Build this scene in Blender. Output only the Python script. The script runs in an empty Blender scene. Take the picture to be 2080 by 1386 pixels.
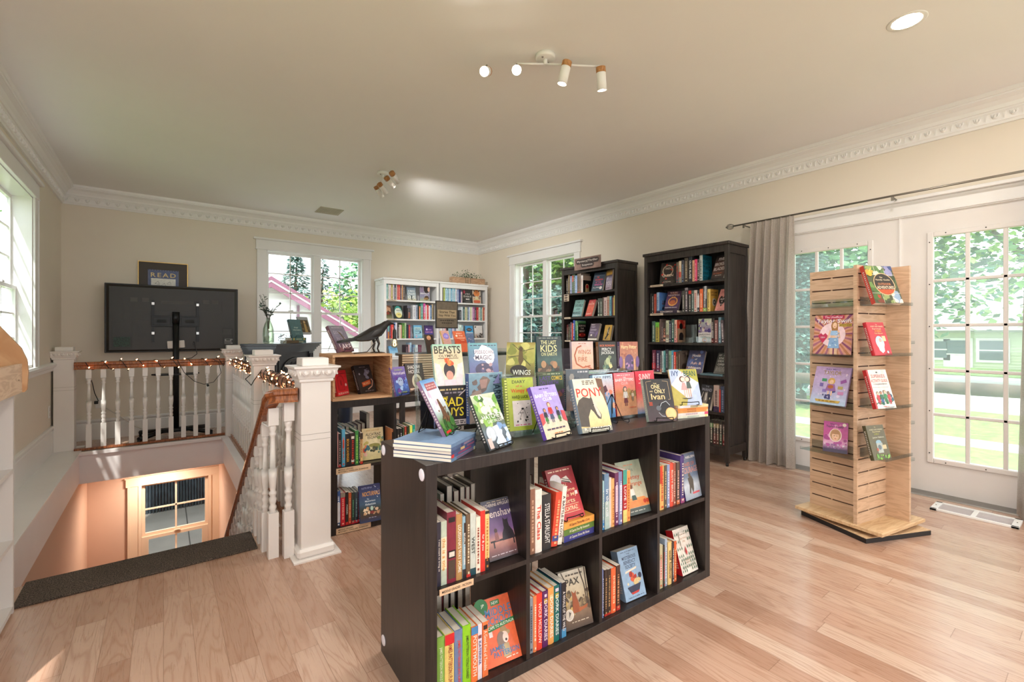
import bpy, math, random
from mathutils import Matrix, Vector
R = math.radians
SC = bpy.context.scene
COL = SC.collection

# ------------------------------------------------------------------ helpers
def lin(h):
    h = h.lstrip('#')
    out = []
    for i in (0, 2, 4):
        c = int(h[i:i+2], 16) / 255
        out.append(c / 12.92 if c <= 0.04045 else ((c + 0.055) / 1.055) ** 2.4)
    return (out[0], out[1], out[2], 1.0)

def tag(o, label=None, cat=None, group=None, kind=None):
    if label: o['label'] = label
    if cat: o['category'] = cat
    if group: o['group'] = group
    if kind: o['kind'] = kind
    return o

def empty(name, loc=(0, 0, 0), rz=0, label=None, cat=None, group=None):
    o = bpy.data.objects.new(name, None)
    COL.objects.link(o)
    o.location = loc
    o.rotation_euler = (0, 0, rz)
    o.empty_display_size = .05
    return tag(o, label, cat, group)

class MB:
    """collects shapes and links them as one mesh object"""
    def __init__(s, T=None):
        s.v = []; s.f = []; s.c = []; s.m = []; s.sm = []
        s.T = T
    def add(s, verts, faces, col=None, mat=0, smooth=False):
        b = len(s.v)
        if s.T is not None:
            verts = [tuple(s.T @ Vector(p)) for p in verts]
        s.v.extend(verts)
        for f in faces:
            s.f.append([b + i for i in f]); s.c.append(col); s.m.append(mat); s.sm.append(smooth)
    def box(s, x0, x1, y0, y1, z0, z1, col=None, mat=0):
        v = [(x0,y0,z0),(x1,y0,z0),(x1,y1,z0),(x0,y1,z0),(x0,y0,z1),(x1,y0,z1),(x1,y1,z1),(x0,y1,z1)]
        s.add(v, [(0,3,2,1),(4,5,6,7),(0,1,5,4),(1,2,6,5),(2,3,7,6),(3,0,4,7)], col, mat)
    def cbox(s, x0, x1, y0, y1, z0, z1, b=.002, col=None, mat=0):
        """box with chamfered edges"""
        b = min(b, (x1-x0)*.45, (y1-y0)*.45, (z1-z0)*.45)
        v = []
        for (z, i) in ((z0, b), (z0+b, 0), (z1-b, 0), (z1, b)):
            xa, xb, ya, yb = x0+i, x1-i, y0+i, y1-i
            if i == 0:
                v += [(xa+b,ya,z),(xb-b,ya,z),(xb,ya+b,z),(xb,yb-b,z),(xb-b,yb,z),(xa+b,yb,z),(xa,yb-b,z),(xa,ya+b,z)]
            else:
                v += [(xa,ya,z),(xb,ya,z),(xb,ya,z),(xb,yb,z),(xb,yb,z),(xa,yb,z),(xa,yb,z),(xa,ya,z)]
        f = []
        for k in range(3):
            for j in range(8):
                f.append((k*8+j, k*8+(j+1) % 8, k*8+8+(j+1) % 8, k*8+8+j))
        f.append((7,6,5,4,3,2,1,0)); f.append(tuple(range(24, 32)))
        s.add(v, f, col, mat)
    def prism(s, pts, h0, h1, axis='z', col=None, mat=0, smooth=False):
        """polygon pts (a,b) extruded from h0 to h1 along axis"""
        def P(a, b, h):
            return (a, b, h) if axis == 'z' else ((a, h, b) if axis == 'y' else (h, a, b))
        n = len(pts)
        v = [P(a, b, h0) for a, b in pts] + [P(a, b, h1) for a, b in pts]
        f = [tuple(range(n))[::-1], tuple(range(n, 2*n))]
        s.add(v, f, col, mat)
        s.add(v, [(i, (i+1) % n, n+(i+1) % n, n+i) for i in range(n)], col, mat, smooth)
    def lathe(s, prof, n=16, o=(0,0,0), col=None, mat=0, M=None, smooth=True):
        v = []; f = []
        for (r, z) in prof:
            for k in range(n):
                a = 2*math.pi*k/n
                p = Vector((r*math.cos(a), r*math.sin(a), z))
                if M is not None: p = M @ p
                v.append((p.x+o[0], p.y+o[1], p.z+o[2]))
        for i in range(len(prof)-1):
            for k in range(n):
                f.append((i*n+k, i*n+(k+1) % n, (i+1)*n+(k+1) % n, (i+1)*n+k))
        s.add(v, f, col, mat, smooth)
        caps = []
        if prof[0][0] > 1e-5: caps.append(tuple(range(n))[::-1])
        if prof[-1][0] > 1e-5: caps.append(tuple(range((len(prof)-1)*n, len(prof)*n)))
        b = len(s.v) - len(v)
        for c in caps:
            s.f.append([b+i for i in c]); s.c.append(col); s.m.append(mat); s.sm.append(False)
    def tube(s, pts, r, n=8, col=None, mat=0, cap=True, smooth=True):
        pts = [Vector(p) for p in pts]
        rs = r if isinstance(r, (list, tuple)) else [r]*len(pts)
        v = []; f = []
        ref = None
        for i, p in enumerate(pts):
            d = (pts[min(i+1, len(pts)-1)] - pts[max(i-1, 0)])
            d = d.normalized() if d.length > 1e-9 else Vector((0,0,1))
            if ref is None:
                ref = Vector((0,0,1)) if abs(d.z) < .9 else Vector((1,0,0))
            a = d.cross(ref)
            if a.length < 1e-6: a = d.cross(Vector((1,.3,.2)))
            a.normalize(); b = a.cross(d).normalized(); ref = b
            for k in range(n):
                t = 2*math.pi*k/n
                q = p + (a*math.cos(t) + b*math.sin(t))*rs[i]
                v.append(tuple(q))
        for i in range(len(pts)-1):
            for k in range(n):
                f.append((i*n+k, i*n+(k+1) % n, (i+1)*n+(k+1) % n, (i+1)*n+k))
        s.add(v, f, col, mat, smooth)
        if cap:
            b = len(s.v)-len(v)
            for c in (tuple(range(n))[::-1], tuple(range((len(pts)-1)*n, len(pts)*n))):
                s.f.append([b+i for i in c]); s.c.append(col); s.m.append(mat); s.sm.append(False)
    def ball(s, c, r, n=10, m=6, col=None, mat=0):
        rx, ry, rz = r if isinstance(r, (tuple, list)) else (r, r, r)
        v = [(c[0], c[1], c[2]-rz)]; f = []
        for i in range(1, m):
            a = -math.pi/2 + math.pi*i/m
            for k in range(n):
                t = 2*math.pi*k/n
                v.append((c[0]+rx*math.cos(a)*math.cos(t), c[1]+ry*math.cos(a)*math.sin(t), c[2]+rz*math.sin(a)))
        v.append((c[0], c[1], c[2]+rz))
        for k in range(n):
            f.append((0, 1+(k+1) % n, 1+k))
            for i in range(m-2):
                f.append((1+i*n+k, 1+i*n+(k+1) % n, 1+(i+1)*n+(k+1) % n, 1+(i+1)*n+k))
            f.append((len(v)-1, 1+(m-2)*n+k, 1+(m-2)*n+(k+1) % n))
        s.add(v, f, col, mat, True)
    def sweep(s, prof, path, col=None, mat=0):
        """profile (out, z) swept along an XY polyline; out = to the left-hand normal; mitred"""
        n = len(prof); v = []; f = []
        P = [Vector(p) for p in path]
        for i, p in enumerate(P):
            d0 = (P[i]-P[i-1]).normalized() if i > 0 else (P[1]-P[0]).normalized()
            d1 = (P[i+1]-P[i]).normalized() if i < len(P)-1 else d0
            n0 = Vector((-d0.y, d0.x)); n1 = Vector((-d1.y, d1.x))
            m = (n0+n1); m = m/ (m.dot(n0)) if m.length > 1e-6 else n0
            for (o, z) in prof:
                v.append((p.x+m.x*o, p.y+m.y*o, z))
        for i in range(len(P)-1):
            for k in range(n):
                f.append((i*n+k, i*n+(k+1) % n, (i+1)*n+(k+1) % n, (i+1)*n+k))
        f.append(tuple(range(n))); f.append(tuple(range((len(P)-1)*n, len(P)*n))[::-1])
        s.add(v, f, col, mat)
    def build(s, name, mats, parent=None, bevel=0, loc=None, rz=0):
        me = bpy.data.meshes.new(name)
        me.from_pydata([tuple(p) for p in s.v], [], s.f)
        if not isinstance(mats, (list, tuple)): mats = [mats]
        for m in mats: me.materials.append(m)
        me.polygons.foreach_set('material_index', s.m)
        me.polygons.foreach_set('use_smooth', s.sm)
        if any(c is not None for c in s.c):
            at = me.attributes.new('Col', 'FLOAT_COLOR', 'CORNER')
            data = []
            for f, c in zip(s.f, s.c):
                if c is None: c = (.5,.5,.5,1)
                if isinstance(c[0], (tuple, list)):
                    for q in c: data.extend(q)
                else:
                    data.extend(tuple(c)*len(f))
            at.data.foreach_set('color', data)
        me.update()
        o = bpy.data.objects.new(name, me)
        COL.objects.link(o)
        if parent is not None: o.parent = parent
        if loc is not None: o.location = loc
        if rz: o.rotation_euler = (0, 0, rz)
        if bevel:
            b = o.modifiers.new('edge', 'BEVEL'); b.width = bevel; b.segments = 2; b.limit_method = 'ANGLE'; b.angle_limit = R(40)
        return o

def copy_tree(o, parent=None):
    c = o.copy(); COL.objects.link(c)
    c.parent = parent
    for ch in list(o.children):
        copy_tree(ch, c)
    return c

# ------------------------------------------------------------------ lettering
_TC = {}
def glyphs(body, spacing=1.0):
    k = (body, spacing)
    if k in _TC: return _TC[k]
    cu = bpy.data.curves.new('lettering', 'FONT')
    cu.body = body; cu.size = 1; cu.resolution_u = 2; cu.space_character = spacing
    cu.offset = .012
    ob = bpy.data.objects.new('lettering', cu); COL.objects.link(ob)
    dg = bpy.context.evaluated_depsgraph_get()
    me = bpy.data.meshes.new_from_object(ob.evaluated_get(dg))
    vs = [(p.co.x, p.co.y) for p in me.vertices]
    fs = [tuple(p.vertices) for p in me.polygons]
    bpy.data.objects.remove(ob); bpy.data.curves.remove(cu); bpy.data.meshes.remove(me)
    if not vs: vs = [(0,0),(1,0),(1,1)]
    x0 = min(p[0] for p in vs); x1 = max(p[0] for p in vs); y0 = min(p[1] for p in vs); y1 = max(p[1] for p in vs)
    _TC[k] = ([((p[0]-x0)/max(x1-x0,1e-6)-.5, (p[1]-y0)/max(y1-y0,1e-6)-.5) for p in vs], fs, (x1-x0)/max(y1-y0,1e-6))
    return _TC[k]

# ------------------------------------------------------------------ materials
def node_mat(name):
    m = bpy.data.materials.new(name); m.use_nodes = True
    nt = m.node_tree; bs = nt.nodes['Principled BSDF']
    return m, nt, bs

def mat(name, h, rough=.5, metal=0, var=.06, scale=6, bump=0, bscale=60, coat=0, stretch=(1,1,1), spec=.5, sheen=0):
    m, nt, bs = node_mat(name)
    N, L = nt.nodes.new, nt.links.new
    c = lin(h)
    tc = N('ShaderNodeTexCoord'); mp = N('ShaderNodeMapping'); mp.inputs['Scale'].default_value = stretch
    L(tc.outputs['Object'], mp.inputs['Vector'])
    no = N('ShaderNodeTexNoise'); no.inputs['Scale'].default_value = scale; no.inputs['Detail'].default_value = 5
    L(mp.outputs['Vector'], no.inputs['Vector'])
    rp = N('ShaderNodeValToRGB')
    rp.color_ramp.elements[0].position = .3; rp.color_ramp.elements[1].position = .7
    rp.color_ramp.elements[0].color = tuple(max(x*(1-var*2), 0) for x in c[:3])+(1,)
    rp.color_ramp.elements[1].color = tuple(min(x*(1+var), 1) for x in c[:3])+(1,)
    L(no.outputs['Fac'], rp.inputs['Fac']); L(rp.outputs['Color'], bs.inputs['Base Color'])
    bs.inputs['Roughness'].default_value = rough; bs.inputs['Metallic'].default_value = metal
    bs.inputs['Specular IOR Level'].default_value = spec
    bs.inputs['Coat Weight'].default_value = coat
    if sheen: bs.inputs['Sheen Weight'].default_value = sheen
    if bump:
        n2 = N('ShaderNodeTexNoise'); n2.inputs['Scale'].default_value = bscale; n2.inputs['Detail'].default_value = 3
        L(mp.outputs['Vector'], n2.inputs['Vector'])
        bp = N('ShaderNodeBump'); bp.inputs['Strength'].default_value = bump; bp.inputs['Distance'].default_value = .002
        L(n2.outputs['Fac'], bp.inputs['Height']); L(bp.outputs['Normal'], bs.inputs['Normal'])
    return m

def print_mat(name, rough, coat=0, mottle=.0):
    m, nt, bs = node_mat(name)
    N, L = nt.nodes.new, nt.links.new
    at = N('ShaderNodeAttribute'); at.attribute_name = 'Col'
    if mottle:
        tc = N('ShaderNodeTexCoord'); no = N('ShaderNodeTexNoise')
        no.inputs['Scale'].default_value = 55; no.inputs['Detail'].default_value = 4
        L(tc.outputs['Object'], no.inputs['Vector'])
        mr = N('ShaderNodeMapRange'); mr.inputs['From Min'].default_value = .3; mr.inputs['From Max'].default_value = .7
        mr.inputs['To Min'].default_value = 1-mottle; mr.inputs['To Max'].default_value = 1+mottle
        L(no.outputs['Fac'], mr.inputs['Value'])
        mx = N('ShaderNodeVectorMath'); mx.operation = 'SCALE'
        L(at.outputs['Color'], mx.inputs[0]); L(mr.outputs['Result'], mx.inputs['Scale'])
        L(mx.outputs['Vector'], bs.inputs['Base Color'])
    else:
        L(at.outputs['Color'], bs.inputs['Base Color'])
    bs.inputs['Roughness'].default_value = rough
    bs.inputs['Coat Weight'].default_value = coat; bs.inputs['Coat Roughness'].default_value = .15
    return m

def wood_mat(name, a, b, rough=.45, scale=(30, 30, 2.2), coat=0, dist=2.5, rings=5, spec=.5):
    """wood grain along local Z of the scale vector's smallest entry"""
    m, nt, bs = node_mat(name)
    N, L = nt.nodes.new, nt.links.new
    tc = N('ShaderNodeTexCoord'); mp = N('ShaderNodeMapping'); mp.inputs['Scale'].default_value = scale
    L(tc.outputs['Object'], mp.inputs['Vector'])
    no = N('ShaderNodeTexNoise'); no.inputs['Scale'].default_value = 1; no.inputs['Detail'].default_value = 6; no.inputs['Distortion'].default_value = dist*.3
    L(mp.outputs['Vector'], no.inputs['Vector'])
    mu = N('ShaderNodeMath'); mu.operation = 'MULTIPLY'; mu.inputs[1].default_value = rings
    L(no.outputs['Fac'], mu.inputs[0])
    fr = N('ShaderNodeMath'); fr.operation = 'PINGPONG'; fr.inputs[1].default_value = .5
    L(mu.outputs[0], fr.inputs[0])
    rp = N('ShaderNodeValToRGB'); rp.color_ramp.elements[0].color = lin(a); rp.color_ramp.elements[1].color = lin(b)
    rp.color_ramp.elements[0].position = .05; rp.color_ramp.elements[1].position = .4
    L(fr.outputs[0], rp.inputs['Fac']); L(rp.outputs['Color'], bs.inputs['Base Color'])
    bs.inputs['Roughness'].default_value = rough; bs.inputs['Coat Weight'].default_value = coat
    bs.inputs['Specular IOR Level'].default_value = spec
    return m

def glow_mat(name, h, strength):
    m, nt, bs = node_mat(name)
    bs.inputs['Base Color'].default_value = lin(h); bs.inputs['Emission Color'].default_value = lin(h)
    bs.inputs['Emission Strength'].default_value = strength
    return m

def clear_mat(name, tint='#ffffff', gloss=.08, haze=0, rough=.03):
    """thin clear sheet: transparent with a glossy surface and, if asked for, a little haze"""
    m = bpy.data.materials.new(name); m.use_nodes = True
    nt = m.node_tree; nt.nodes.clear()
    N, L = nt.nodes.new, nt.links.new
    out = N('ShaderNodeOutputMaterial'); tr = N('ShaderNodeBsdfTransparent'); gl = N('ShaderNodeBsdfGlossy')
    tr.inputs['Color'].default_value = lin(tint); gl.inputs['Roughness'].default_value = rough
    lw = N('ShaderNodeLayerWeight'); lw.inputs['Blend'].default_value = .35
    mr = N('ShaderNodeMapRange'); mr.inputs['To Min'].default_value = gloss*.4; mr.inputs['To Max'].default_value = min(gloss*4, .7)
    L(lw.outputs['Fresnel'], mr.inputs['Value'])
    mx = N('ShaderNodeMixShader'); L(mr.outputs['Result'], mx.inputs['Fac']); L(tr.outputs[0], mx.inputs[1]); L(gl.outputs[0], mx.inputs[2])
    last = mx
    if haze:
        df = N('ShaderNodeBsdfTranslucent'); df.inputs['Color'].default_value = (.9, .95, 1, 1)
        m2 = N('ShaderNodeMixShader'); m2.inputs['Fac'].default_value = haze
        L(mx.outputs[0], m2.inputs[1]); L(df.outputs[0], m2.inputs[2]); last = m2
    L(last.outputs[0], out.inputs['Surface'])
    return m
# ------------------------------------------------------------------ palette
PRINT = print_mat('printed_paper', .42, .12, .10)
GLOSSY = print_mat('laminated_cover', .28, .25, .08)
PAGES = mat('book_pages', '#e6dbcb', .8, var=.05, scale=3, stretch=(1, 1, 200))
WALLP = mat('cream_wall_paint', '#e9e0d2', .75, var=.015, scale=1.5, bump=.05, bscale=180)
PEACH = mat('peach_wall_paint', '#d8b49c', .75, var=.02, scale=1.5, bump=.05, bscale=180)
CEIL = mat('ceiling_paint', '#f2f1f0', .8, var=.012, scale=1.2)
TRIM = mat('white_trim_paint', '#f0efee', .35, var=.01, scale=4, coat=.1)
TRIMW = mat('white_newel_paint', '#efe9e4', .38, var=.012, scale=4, coat=.1)
FASC = mat('white_fascia_paint', '#ece6e6', .5, var=.012, scale=4)
BLACKBROWN = wood_mat('black_brown_veneer', '#1d1715', '#2b2320', .36, (26, 26, 1.6), rings=6)
DARKSTAIN = wood_mat('dark_stained_pine', '#292422', '#3a3330', .38, (20, 20, 1.4), rings=5)
WHITEWOOD = mat('white_painted_wood', '#eeeeee', .4, var=.012, scale=5)
CRATEW = wood_mat('pale_crate_wood', '#b98d66', '#cba37c', .6, (3, 30, 30), rings=6)
HANDW = wood_mat('varnished_oak_rail', '#7d4526', '#a8643a', .3, (24, 24, 2), coat=.4, rings=6)
BIRCH = wood_mat('birch_plywood', '#c9ab8e', '#dbc1a6', .55, (4, 4, 26), rings=5)
SLATW = wood_mat('maple_slatwall', '#c4a385', '#d4b597', .5, (3.2, 3.2, 24), rings=5)
SLATDK = mat('slat_groove', '#4a2c1c', .7)
WIRE = mat('black_wire', '#161515', .4, .6)
BLACKP = mat('black_plastic', '#1b1a1b', .45, var=.08, scale=30)
BLACKM = mat('black_metal', '#161718', .35, .4)
STEEL = mat('brushed_steel', '#8d8880', .35, .9)
CHROME = mat('bright_screw', '#c9c9c9', .3, .8)
ACRYL = clear_mat('clear_acrylic', '#f4f8f8', .10)
PANE = clear_mat('window_glass', '#fbfdfc', .05)
HAZEPANE = clear_mat('glare_haze_door_glass', '#f8fcfb', .06, haze=.10)  # milky haze mixed into the glass stands in for outdoor glare
LINEN = None
WHITEM = mat('white_enamel', '#ecebe8', .35, var=.01)
NAVY = mat('navy_velvet', '#1c2743', .8, var=.15, scale=14, sheen=.4)

def floor_mat():
    m, nt, bs = node_mat('oak_floor_boards')
    N, L = nt.nodes.new, nt.links.new
    tc = N('ShaderNodeTexCoord'); sp = N('ShaderNodeSeparateXYZ'); L(tc.outputs['Object'], sp.inputs[0])
    def M(op, a, b=None, c=None):
        n = N('ShaderNodeMath'); n.operation = op
        for i, q in enumerate((a, b, c)):
            if q is None: continue
            if isinstance(q, (int, float)): n.inputs[i].default_value = q
            else: L(q, n.inputs[i])
        return n.outputs[0]
    x = M('DIVIDE', sp.outputs['X'], .092); row = M('FLOOR', x); fx = M('FRACT', x)
    wn = N('ShaderNodeTexWhiteNoise'); wn.noise_dimensions = '1D'; L(row, wn.inputs['W'])
    y = M('ADD', M('DIVIDE', sp.outputs['Y'], .92), M('MULTIPLY', wn.outputs['Value'], 9))
    col = M('FLOOR', y); fy = M('FRACT', y)
    cb = N('ShaderNodeCombineXYZ'); L(row, cb.inputs[0]); L(col, cb.inputs[1])
    w2 = N('ShaderNodeTexWhiteNoise'); w2.noise_dimensions = '2D'; L(cb.outputs[0], w2.inputs['Vector'])
    idv = w2.outputs['Value']
    # board tone
    rp = N('ShaderNodeValToRGB'); e = rp.color_ramp.elements
    e[0].color = lin('#ab856f'); e[1].color = lin('#cbb09c'); e[1].position = 1
    for p, h in ((.35, '#b9957f'), (.6, '#be9c87'), (.8, '#c3a28d')):
        q = rp.color_ramp.elements.new(p); q.color = lin(h)
    L(idv, rp.inputs['Fac'])
    # cathedral grain
    gx = M('ADD', M('MULTIPLY', sp.outputs['X'], 13), M('MULTIPLY', idv, 57))
    gy = M('ADD', M('MULTIPLY', sp.outputs['Y'], 1.5), M('MULTIPLY', idv, 91))
    cg = N('ShaderNodeCombineXYZ'); L(gx, cg.inputs[0]); L(gy, cg.inputs[1])
    n1 = N('ShaderNodeTexNoise'); n1.inputs['Scale'].default_value = 1; n1.inputs['Detail'].default_value = 1.5; n1.inputs['Distortion'].default_value = .25
    L(cg.outputs[0], n1.inputs['Vector'])
    rings = M('PINGPONG', M('MULTIPLY', n1.outputs['Fac'], 11), .5)
    line = N('ShaderNodeMapRange'); line.inputs['From Min'].default_value = 0; line.inputs['From Max'].default_value = .22; line.inputs['To Min'].default_value = 1; line.inputs['To Max'].default_value = 0
    L(rings, line.inputs['Value'])
    # fine fibre
    cf = N('ShaderNodeCombineXYZ'); L(M('MULTIPLY', sp.outputs['X'], 260), cf.inputs[0]); L(M('ADD', M('MULTIPLY', sp.outputs['Y'], 9), M('MULTIPLY', idv, 33)), cf.inputs[1])
    n2 = N('ShaderNodeTexNoise'); n2.inputs['Scale'].default_value = 1; n2.inputs['Detail'].default_value = 3
    L(cf.outputs[0], n2.inputs['Vector'])
    g = M('MULTIPLY', M('MULTIPLY', line.outputs['Result'], M('ADD', M('MULTIPLY', n2.outputs['Fac'], .5), .15)), .85)
    mx = N('ShaderNodeMix'); mx.data_type = 'RGBA'; L(g, mx.inputs['Factor']); L(rp.outputs['Color'], mx.inputs['A']); mx.inputs['B'].default_value = lin('#8a5534')
    # fine mottling
    f2 = N('ShaderNodeMapRange'); f2.inputs['To Min'].default_value = .9; f2.inputs['To Max'].default_value = 1.08; L(n2.outputs['Fac'], f2.inputs['Value'])
    sc = N('ShaderNodeVectorMath'); sc.operation = 'SCALE'; L(mx.outputs['Result'], sc.inputs[0]); L(f2.outputs['Result'], sc.inputs['Scale'])
    # seams
    ex = M('MINIMUM', fx, M('SUBTRACT', 1, fx)); ey = M('MINIMUM', fy, M('SUBTRACT', 1, fy))
    seam = M('MAXIMUM', M('LESS_THAN', ex, .010), M('LESS_THAN', ey, .0012))
    m2 = N('ShaderNodeMix'); m2.data_type = 'RGBA'; L(M('MULTIPLY', seam, .55), m2.inputs['Factor']); L(sc.outputs['Vector'], m2.inputs['A']); m2.inputs['B'].default_value = lin('#6d452c')
    L(m2.outputs['Result'], bs.inputs['Base Color'])
    rr = N('ShaderNodeMapRange'); rr.inputs['To Min'].default_value = .22; rr.inputs['To Max'].default_value = .36
    L(n2.outputs['Fac'], rr.inputs['Value']); L(rr.outputs['Result'], bs.inputs['Roughness'])
    bs.inputs['Coat Weight'].default_value = .35; bs.inputs['Coat Roughness'].default_value = .16
    return m
FLOOR = floor_mat()

# ------------------------------------------------------------------ room shell
XL, XR, YB, YF, ZC = -.867, 4.425, 6.792, -2.6, 2.75
HX0, HX1, HY0, HY1 = -.664, .55, 3.04, 6.10       # stair opening
def struct(mb, name, m, bevel=0):
    return tag(mb.build(name, m, bevel=bevel), kind='structure')

b = MB()
b.box(XL-.2, HX0, YF-.2, YB+.2, -.24, 0); b.box(HX1, XR+.25, YF-.2, YB+.2, -.24, 0)
b.box(HX0, HX1, YF-.2, HY0, -.24, 0); b.box(HX0, HX1, HY1+.001, YB+.2, -.24, 0)
struct(b, 'floor', FLOOR)
b = MB(); b.box(XL-.2, XR+.25, YF-.2, YB+.2, ZC, ZC+.15); struct(b, 'ceiling', CEIL)

def wall_with_holes(axis, c0, c1, a0, a1, z0, z1, holes):
    """wall slab between c0..c1 on its normal axis, along a0..a1, with rectangular openings (a0,a1,z0,z1)"""
    mb = MB()
    def bx(p, q, r, s_):
        if q-p < 1e-4 or s_-r < 1e-4: return
        if axis == 'x': mb.box(c0, c1, p, q, r, s_)
        else: mb.box(p, q, c0, c1, r, s_)
    cur = a0
    for (h0, h1, hz0, hz1) in sorted(holes):
        bx(cur, h0, z0, z1); bx(h0, h1, z0, hz0); bx(h0, h1, hz1, z1); cur = h1
    bx(cur, a1, z0, z1)
    return mb
W1 = (1.085, 2.365, .66, 2.275)          # back window x0,x1,z0,z1
W2 = (4.43, 5.75, .66, 2.262)            # right-wall window y0,y1
W3 = (3.75, 5.44, .885, 2.30)            # left-wall window
D1 = (.055, 1.925, 0, 2.035)             # double door
struct(wall_with_holes('y', YB, YB+.18, XL-.2, XR+.25, 0, ZC, [W1]), 'wall_back', WALLP)
struct(wall_with_holes('x', XR, XR+.16, YF-.2, YB, 0, ZC, [W2, D1, (-2.2, -.5, .5, 2.2)]), 'wall_right', WALLP)  # last opening is unseen, added to let in daylight
struct(wall_with_holes('x', XL-.16, XL, YF-.2, YB, 0, ZC, [W3, (-.6, 1.6, .885, 2.3)]), 'wall_left', WALLP)  # second opening is unseen, added for more daylight
struct(wall_with_holes('y', YF-.16, YF, XL, XR, 0, ZC, [(-.3, 1.5, .5, 2.3), (2.1, 3.9, .5, 2.3)]), 'wall_front', WALLP)  # unseen wall; its wide openings are added for soft fill light

# lower level seen through the stair opening
LW = (-.20, .44, -1.75, -.58)
struct(wall_with_holes('y', YB, YB+.18, HX0-.2, HX1+.2, -2.75, -.241, [LW]), 'wall_lower_back', PEACH)
b = MB(); b.box(HX0-.15, HX0, 2.9, YB, -2.75, -.29); struct(b, 'wall_lower_left', PEACH)
b = MB(); b.box(HX1, HX1+.15, 2.9, YB, -2.75, -.29); struct(b, 'wall_lower_right', PEACH)
b = MB(); b.box(HX0-.1, HX1+.1, 2.85, YB, -2.85, -2.75); struct(b, 'floor_lower', mat('grey_lower_floor', '#8d8780', .6))
b = MB(); b.box(HX0, HX1, HY1+.03, YB, -.31, -.242); struct(b, 'ceiling_lower', FASC)
b = MB()
b.box(HX0-.012, HX0+.012, HY0, HY1+.02, -.29, .004); b.box(HX1-.012, HX1+.012, HY0, HY1+.02, -.29, .004)
b.box(HX0+.012, HX1-.012, HY1, HY1+.03, -.30, .004)
b.box(HX0+.01, HX1-.01, HY1-.03, HY1+.02, -.022, .008); b.box(HX1-.035, HX1+.03, HY0+.25, HY1, -.016, .012)
struct(b, 'trim_1', FASC)
b = MB()                                        # white ledge beside the stair well
b.box(XL, HX0+.02, 2.80, HY1+.34, 0, .012)
struct(b, 'trim_2', TRIM)
st = MB()
for k in range(14):
    st.box(HX0+.013, HX1-.013, HY0+k*.245, HY0+(k+1)*.245+.03, -.185*(k+1)-.04, -.185*(k+1))
    st.box(HX0+.013, HX1-.013, HY0+k*.245-.012, HY0+k*.245, -.185*(k+1)-.02, -.185*k-.04)
tag(st.build('stairs', HANDW), kind='structure')

# cornice: cove above an egg-and-dart band
CPROF = [(0, 2.552), (.016, 2.552), (.02, 2.566), (.026, 2.572), (.030, 2.625), (.036, 2.634), (.036, 2.642), (.044, 2.646),
         (.050, 2.668), (.066, 2.694), (.088, 2.710), (.094, 2.712), (.096, 2.722), (.104, 2.724), (.108, 2.75), (0, 2.75)]
def cornice(name, path):
    mb = MB(); mb.sweep(CPROF, path)
    for (p, q) in zip(path[:-1], path[1:]):
        p, q = Vector(p), Vector(q); d = (q-p); Ln = d.length; d.normalize(); nrm = Vector((-d.y, d.x))
        k = int(Ln/.084)
        for i in range(k):
            c = p + d*((i+.5)*Ln/k)
            ang = math.atan2(d.y, d.x)
            M = Matrix.Translation((c.x, c.y, 0)) @ Matrix.Rotation(ang, 4, 'Z')
            mb.T = M
            pts = []
            for t in range(9):
                a = math.pi + math.pi*t/8
                pts.append((.022*math.cos(a), 2.618+.034*math.sin(a)))
            for t in range(8):                       # raised egg rim
                (x0, z0), (x1, z1) = pts[t], pts[t+1]
                mb.add([(x0, .027, z0), (x1, .027, z1), (x1*.72, .038, 2.618+(z1-2.618)*.78), (x0*.72, .038, 2.618+(z0-2.618)*.78)], [(0,3,2,1)])
                mb.add([(x0*.72, .038, 2.618+(z0-2.618)*.78), (x1*.72, .038, 2.618+(z1-2.618)*.78), (x1*.55, .028, 2.618+(z1-2.618)*.6), (x0*.55, .028, 2.618+(z0-2.618)*.6)], [(0,3,2,1)])
            mb.ball((0, .029, 2.606), (.010, .010, .016), 6, 4)
            mb.prism([(.036, 2.622), (.048, 2.622), (.042, 2.582)], .026, .036, 'y')
            mb.T = None
    return tag(mb.build(name, TRIM), kind='structure')
cornice('trim_3', [(XR, YF), (XR, YB), (XL, YB), (XL, YF)])

# baseboards and the left wall's chair rail
def baseboard(name, path, h):
    mb = MB(); mb.sweep([(0, 0), (.018, 0), (.018, h-.05), (.012, h-.04), (.026, h-.022), (.026, h-.006), (.016, h), (0, h)], path)
    return struct(mb, name, TRIM)
baseboard('baseboard_back', [(XR, YB), (XL, YB)], .225)
baseboard('baseboard_left', [(XL, YB), (XL, 2.9)], .27)
baseboard('baseboard_right', [(XR, 2.02), (XR, YB)], .18)
b = MB(); b.sweep([(0, .80), (.018, .805), (.022, .83), (.040, .845), (.046, .868), (.030, .882), (0, .884)], [(XL, YB), (XL, 2.9)])
struct(b, 'trim_4', TRIM)

# ------------------------------------------------------------------ windows
def casing(mb, axis, c, s, a0, a1, z0, z1, w=.115, head=.125, crown=.015, over=.03):
    """flat casing round an opening; c = wall face, s = +1/-1 direction into the room"""
    def bx(p, q, r, t, d0, d1):
        lo, hi = sorted((c+s*d0, c+s*d1))
        if axis == 'x': mb.cbox(lo, hi, p, q, r, t, .003)
        else: mb.cbox(p, q, lo, hi, r, t, .003)
    bx(a0-w, a0, z0-.03, z1, 0, .018); bx(a1, a1+w, z0-.03, z1, 0, .018)
    bx(a0-w-.001, a0-w+.02, z0-.03, z1, .018, .026); bx(a1+w-.02, a1+w+.001, z0-.03, z1, .018, .026)
    bx(a0-w-.012, a1+w+.012, z1, z1+head, 0, .024)
    bx(a0-w-over-.012, a1+w+over+.012, z1+head, z1+head+crown+.01, 0, .05)
    bx(a0-w-.018, a1+w+.018, z1-.004, z1+.010, 0, .030)

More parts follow.
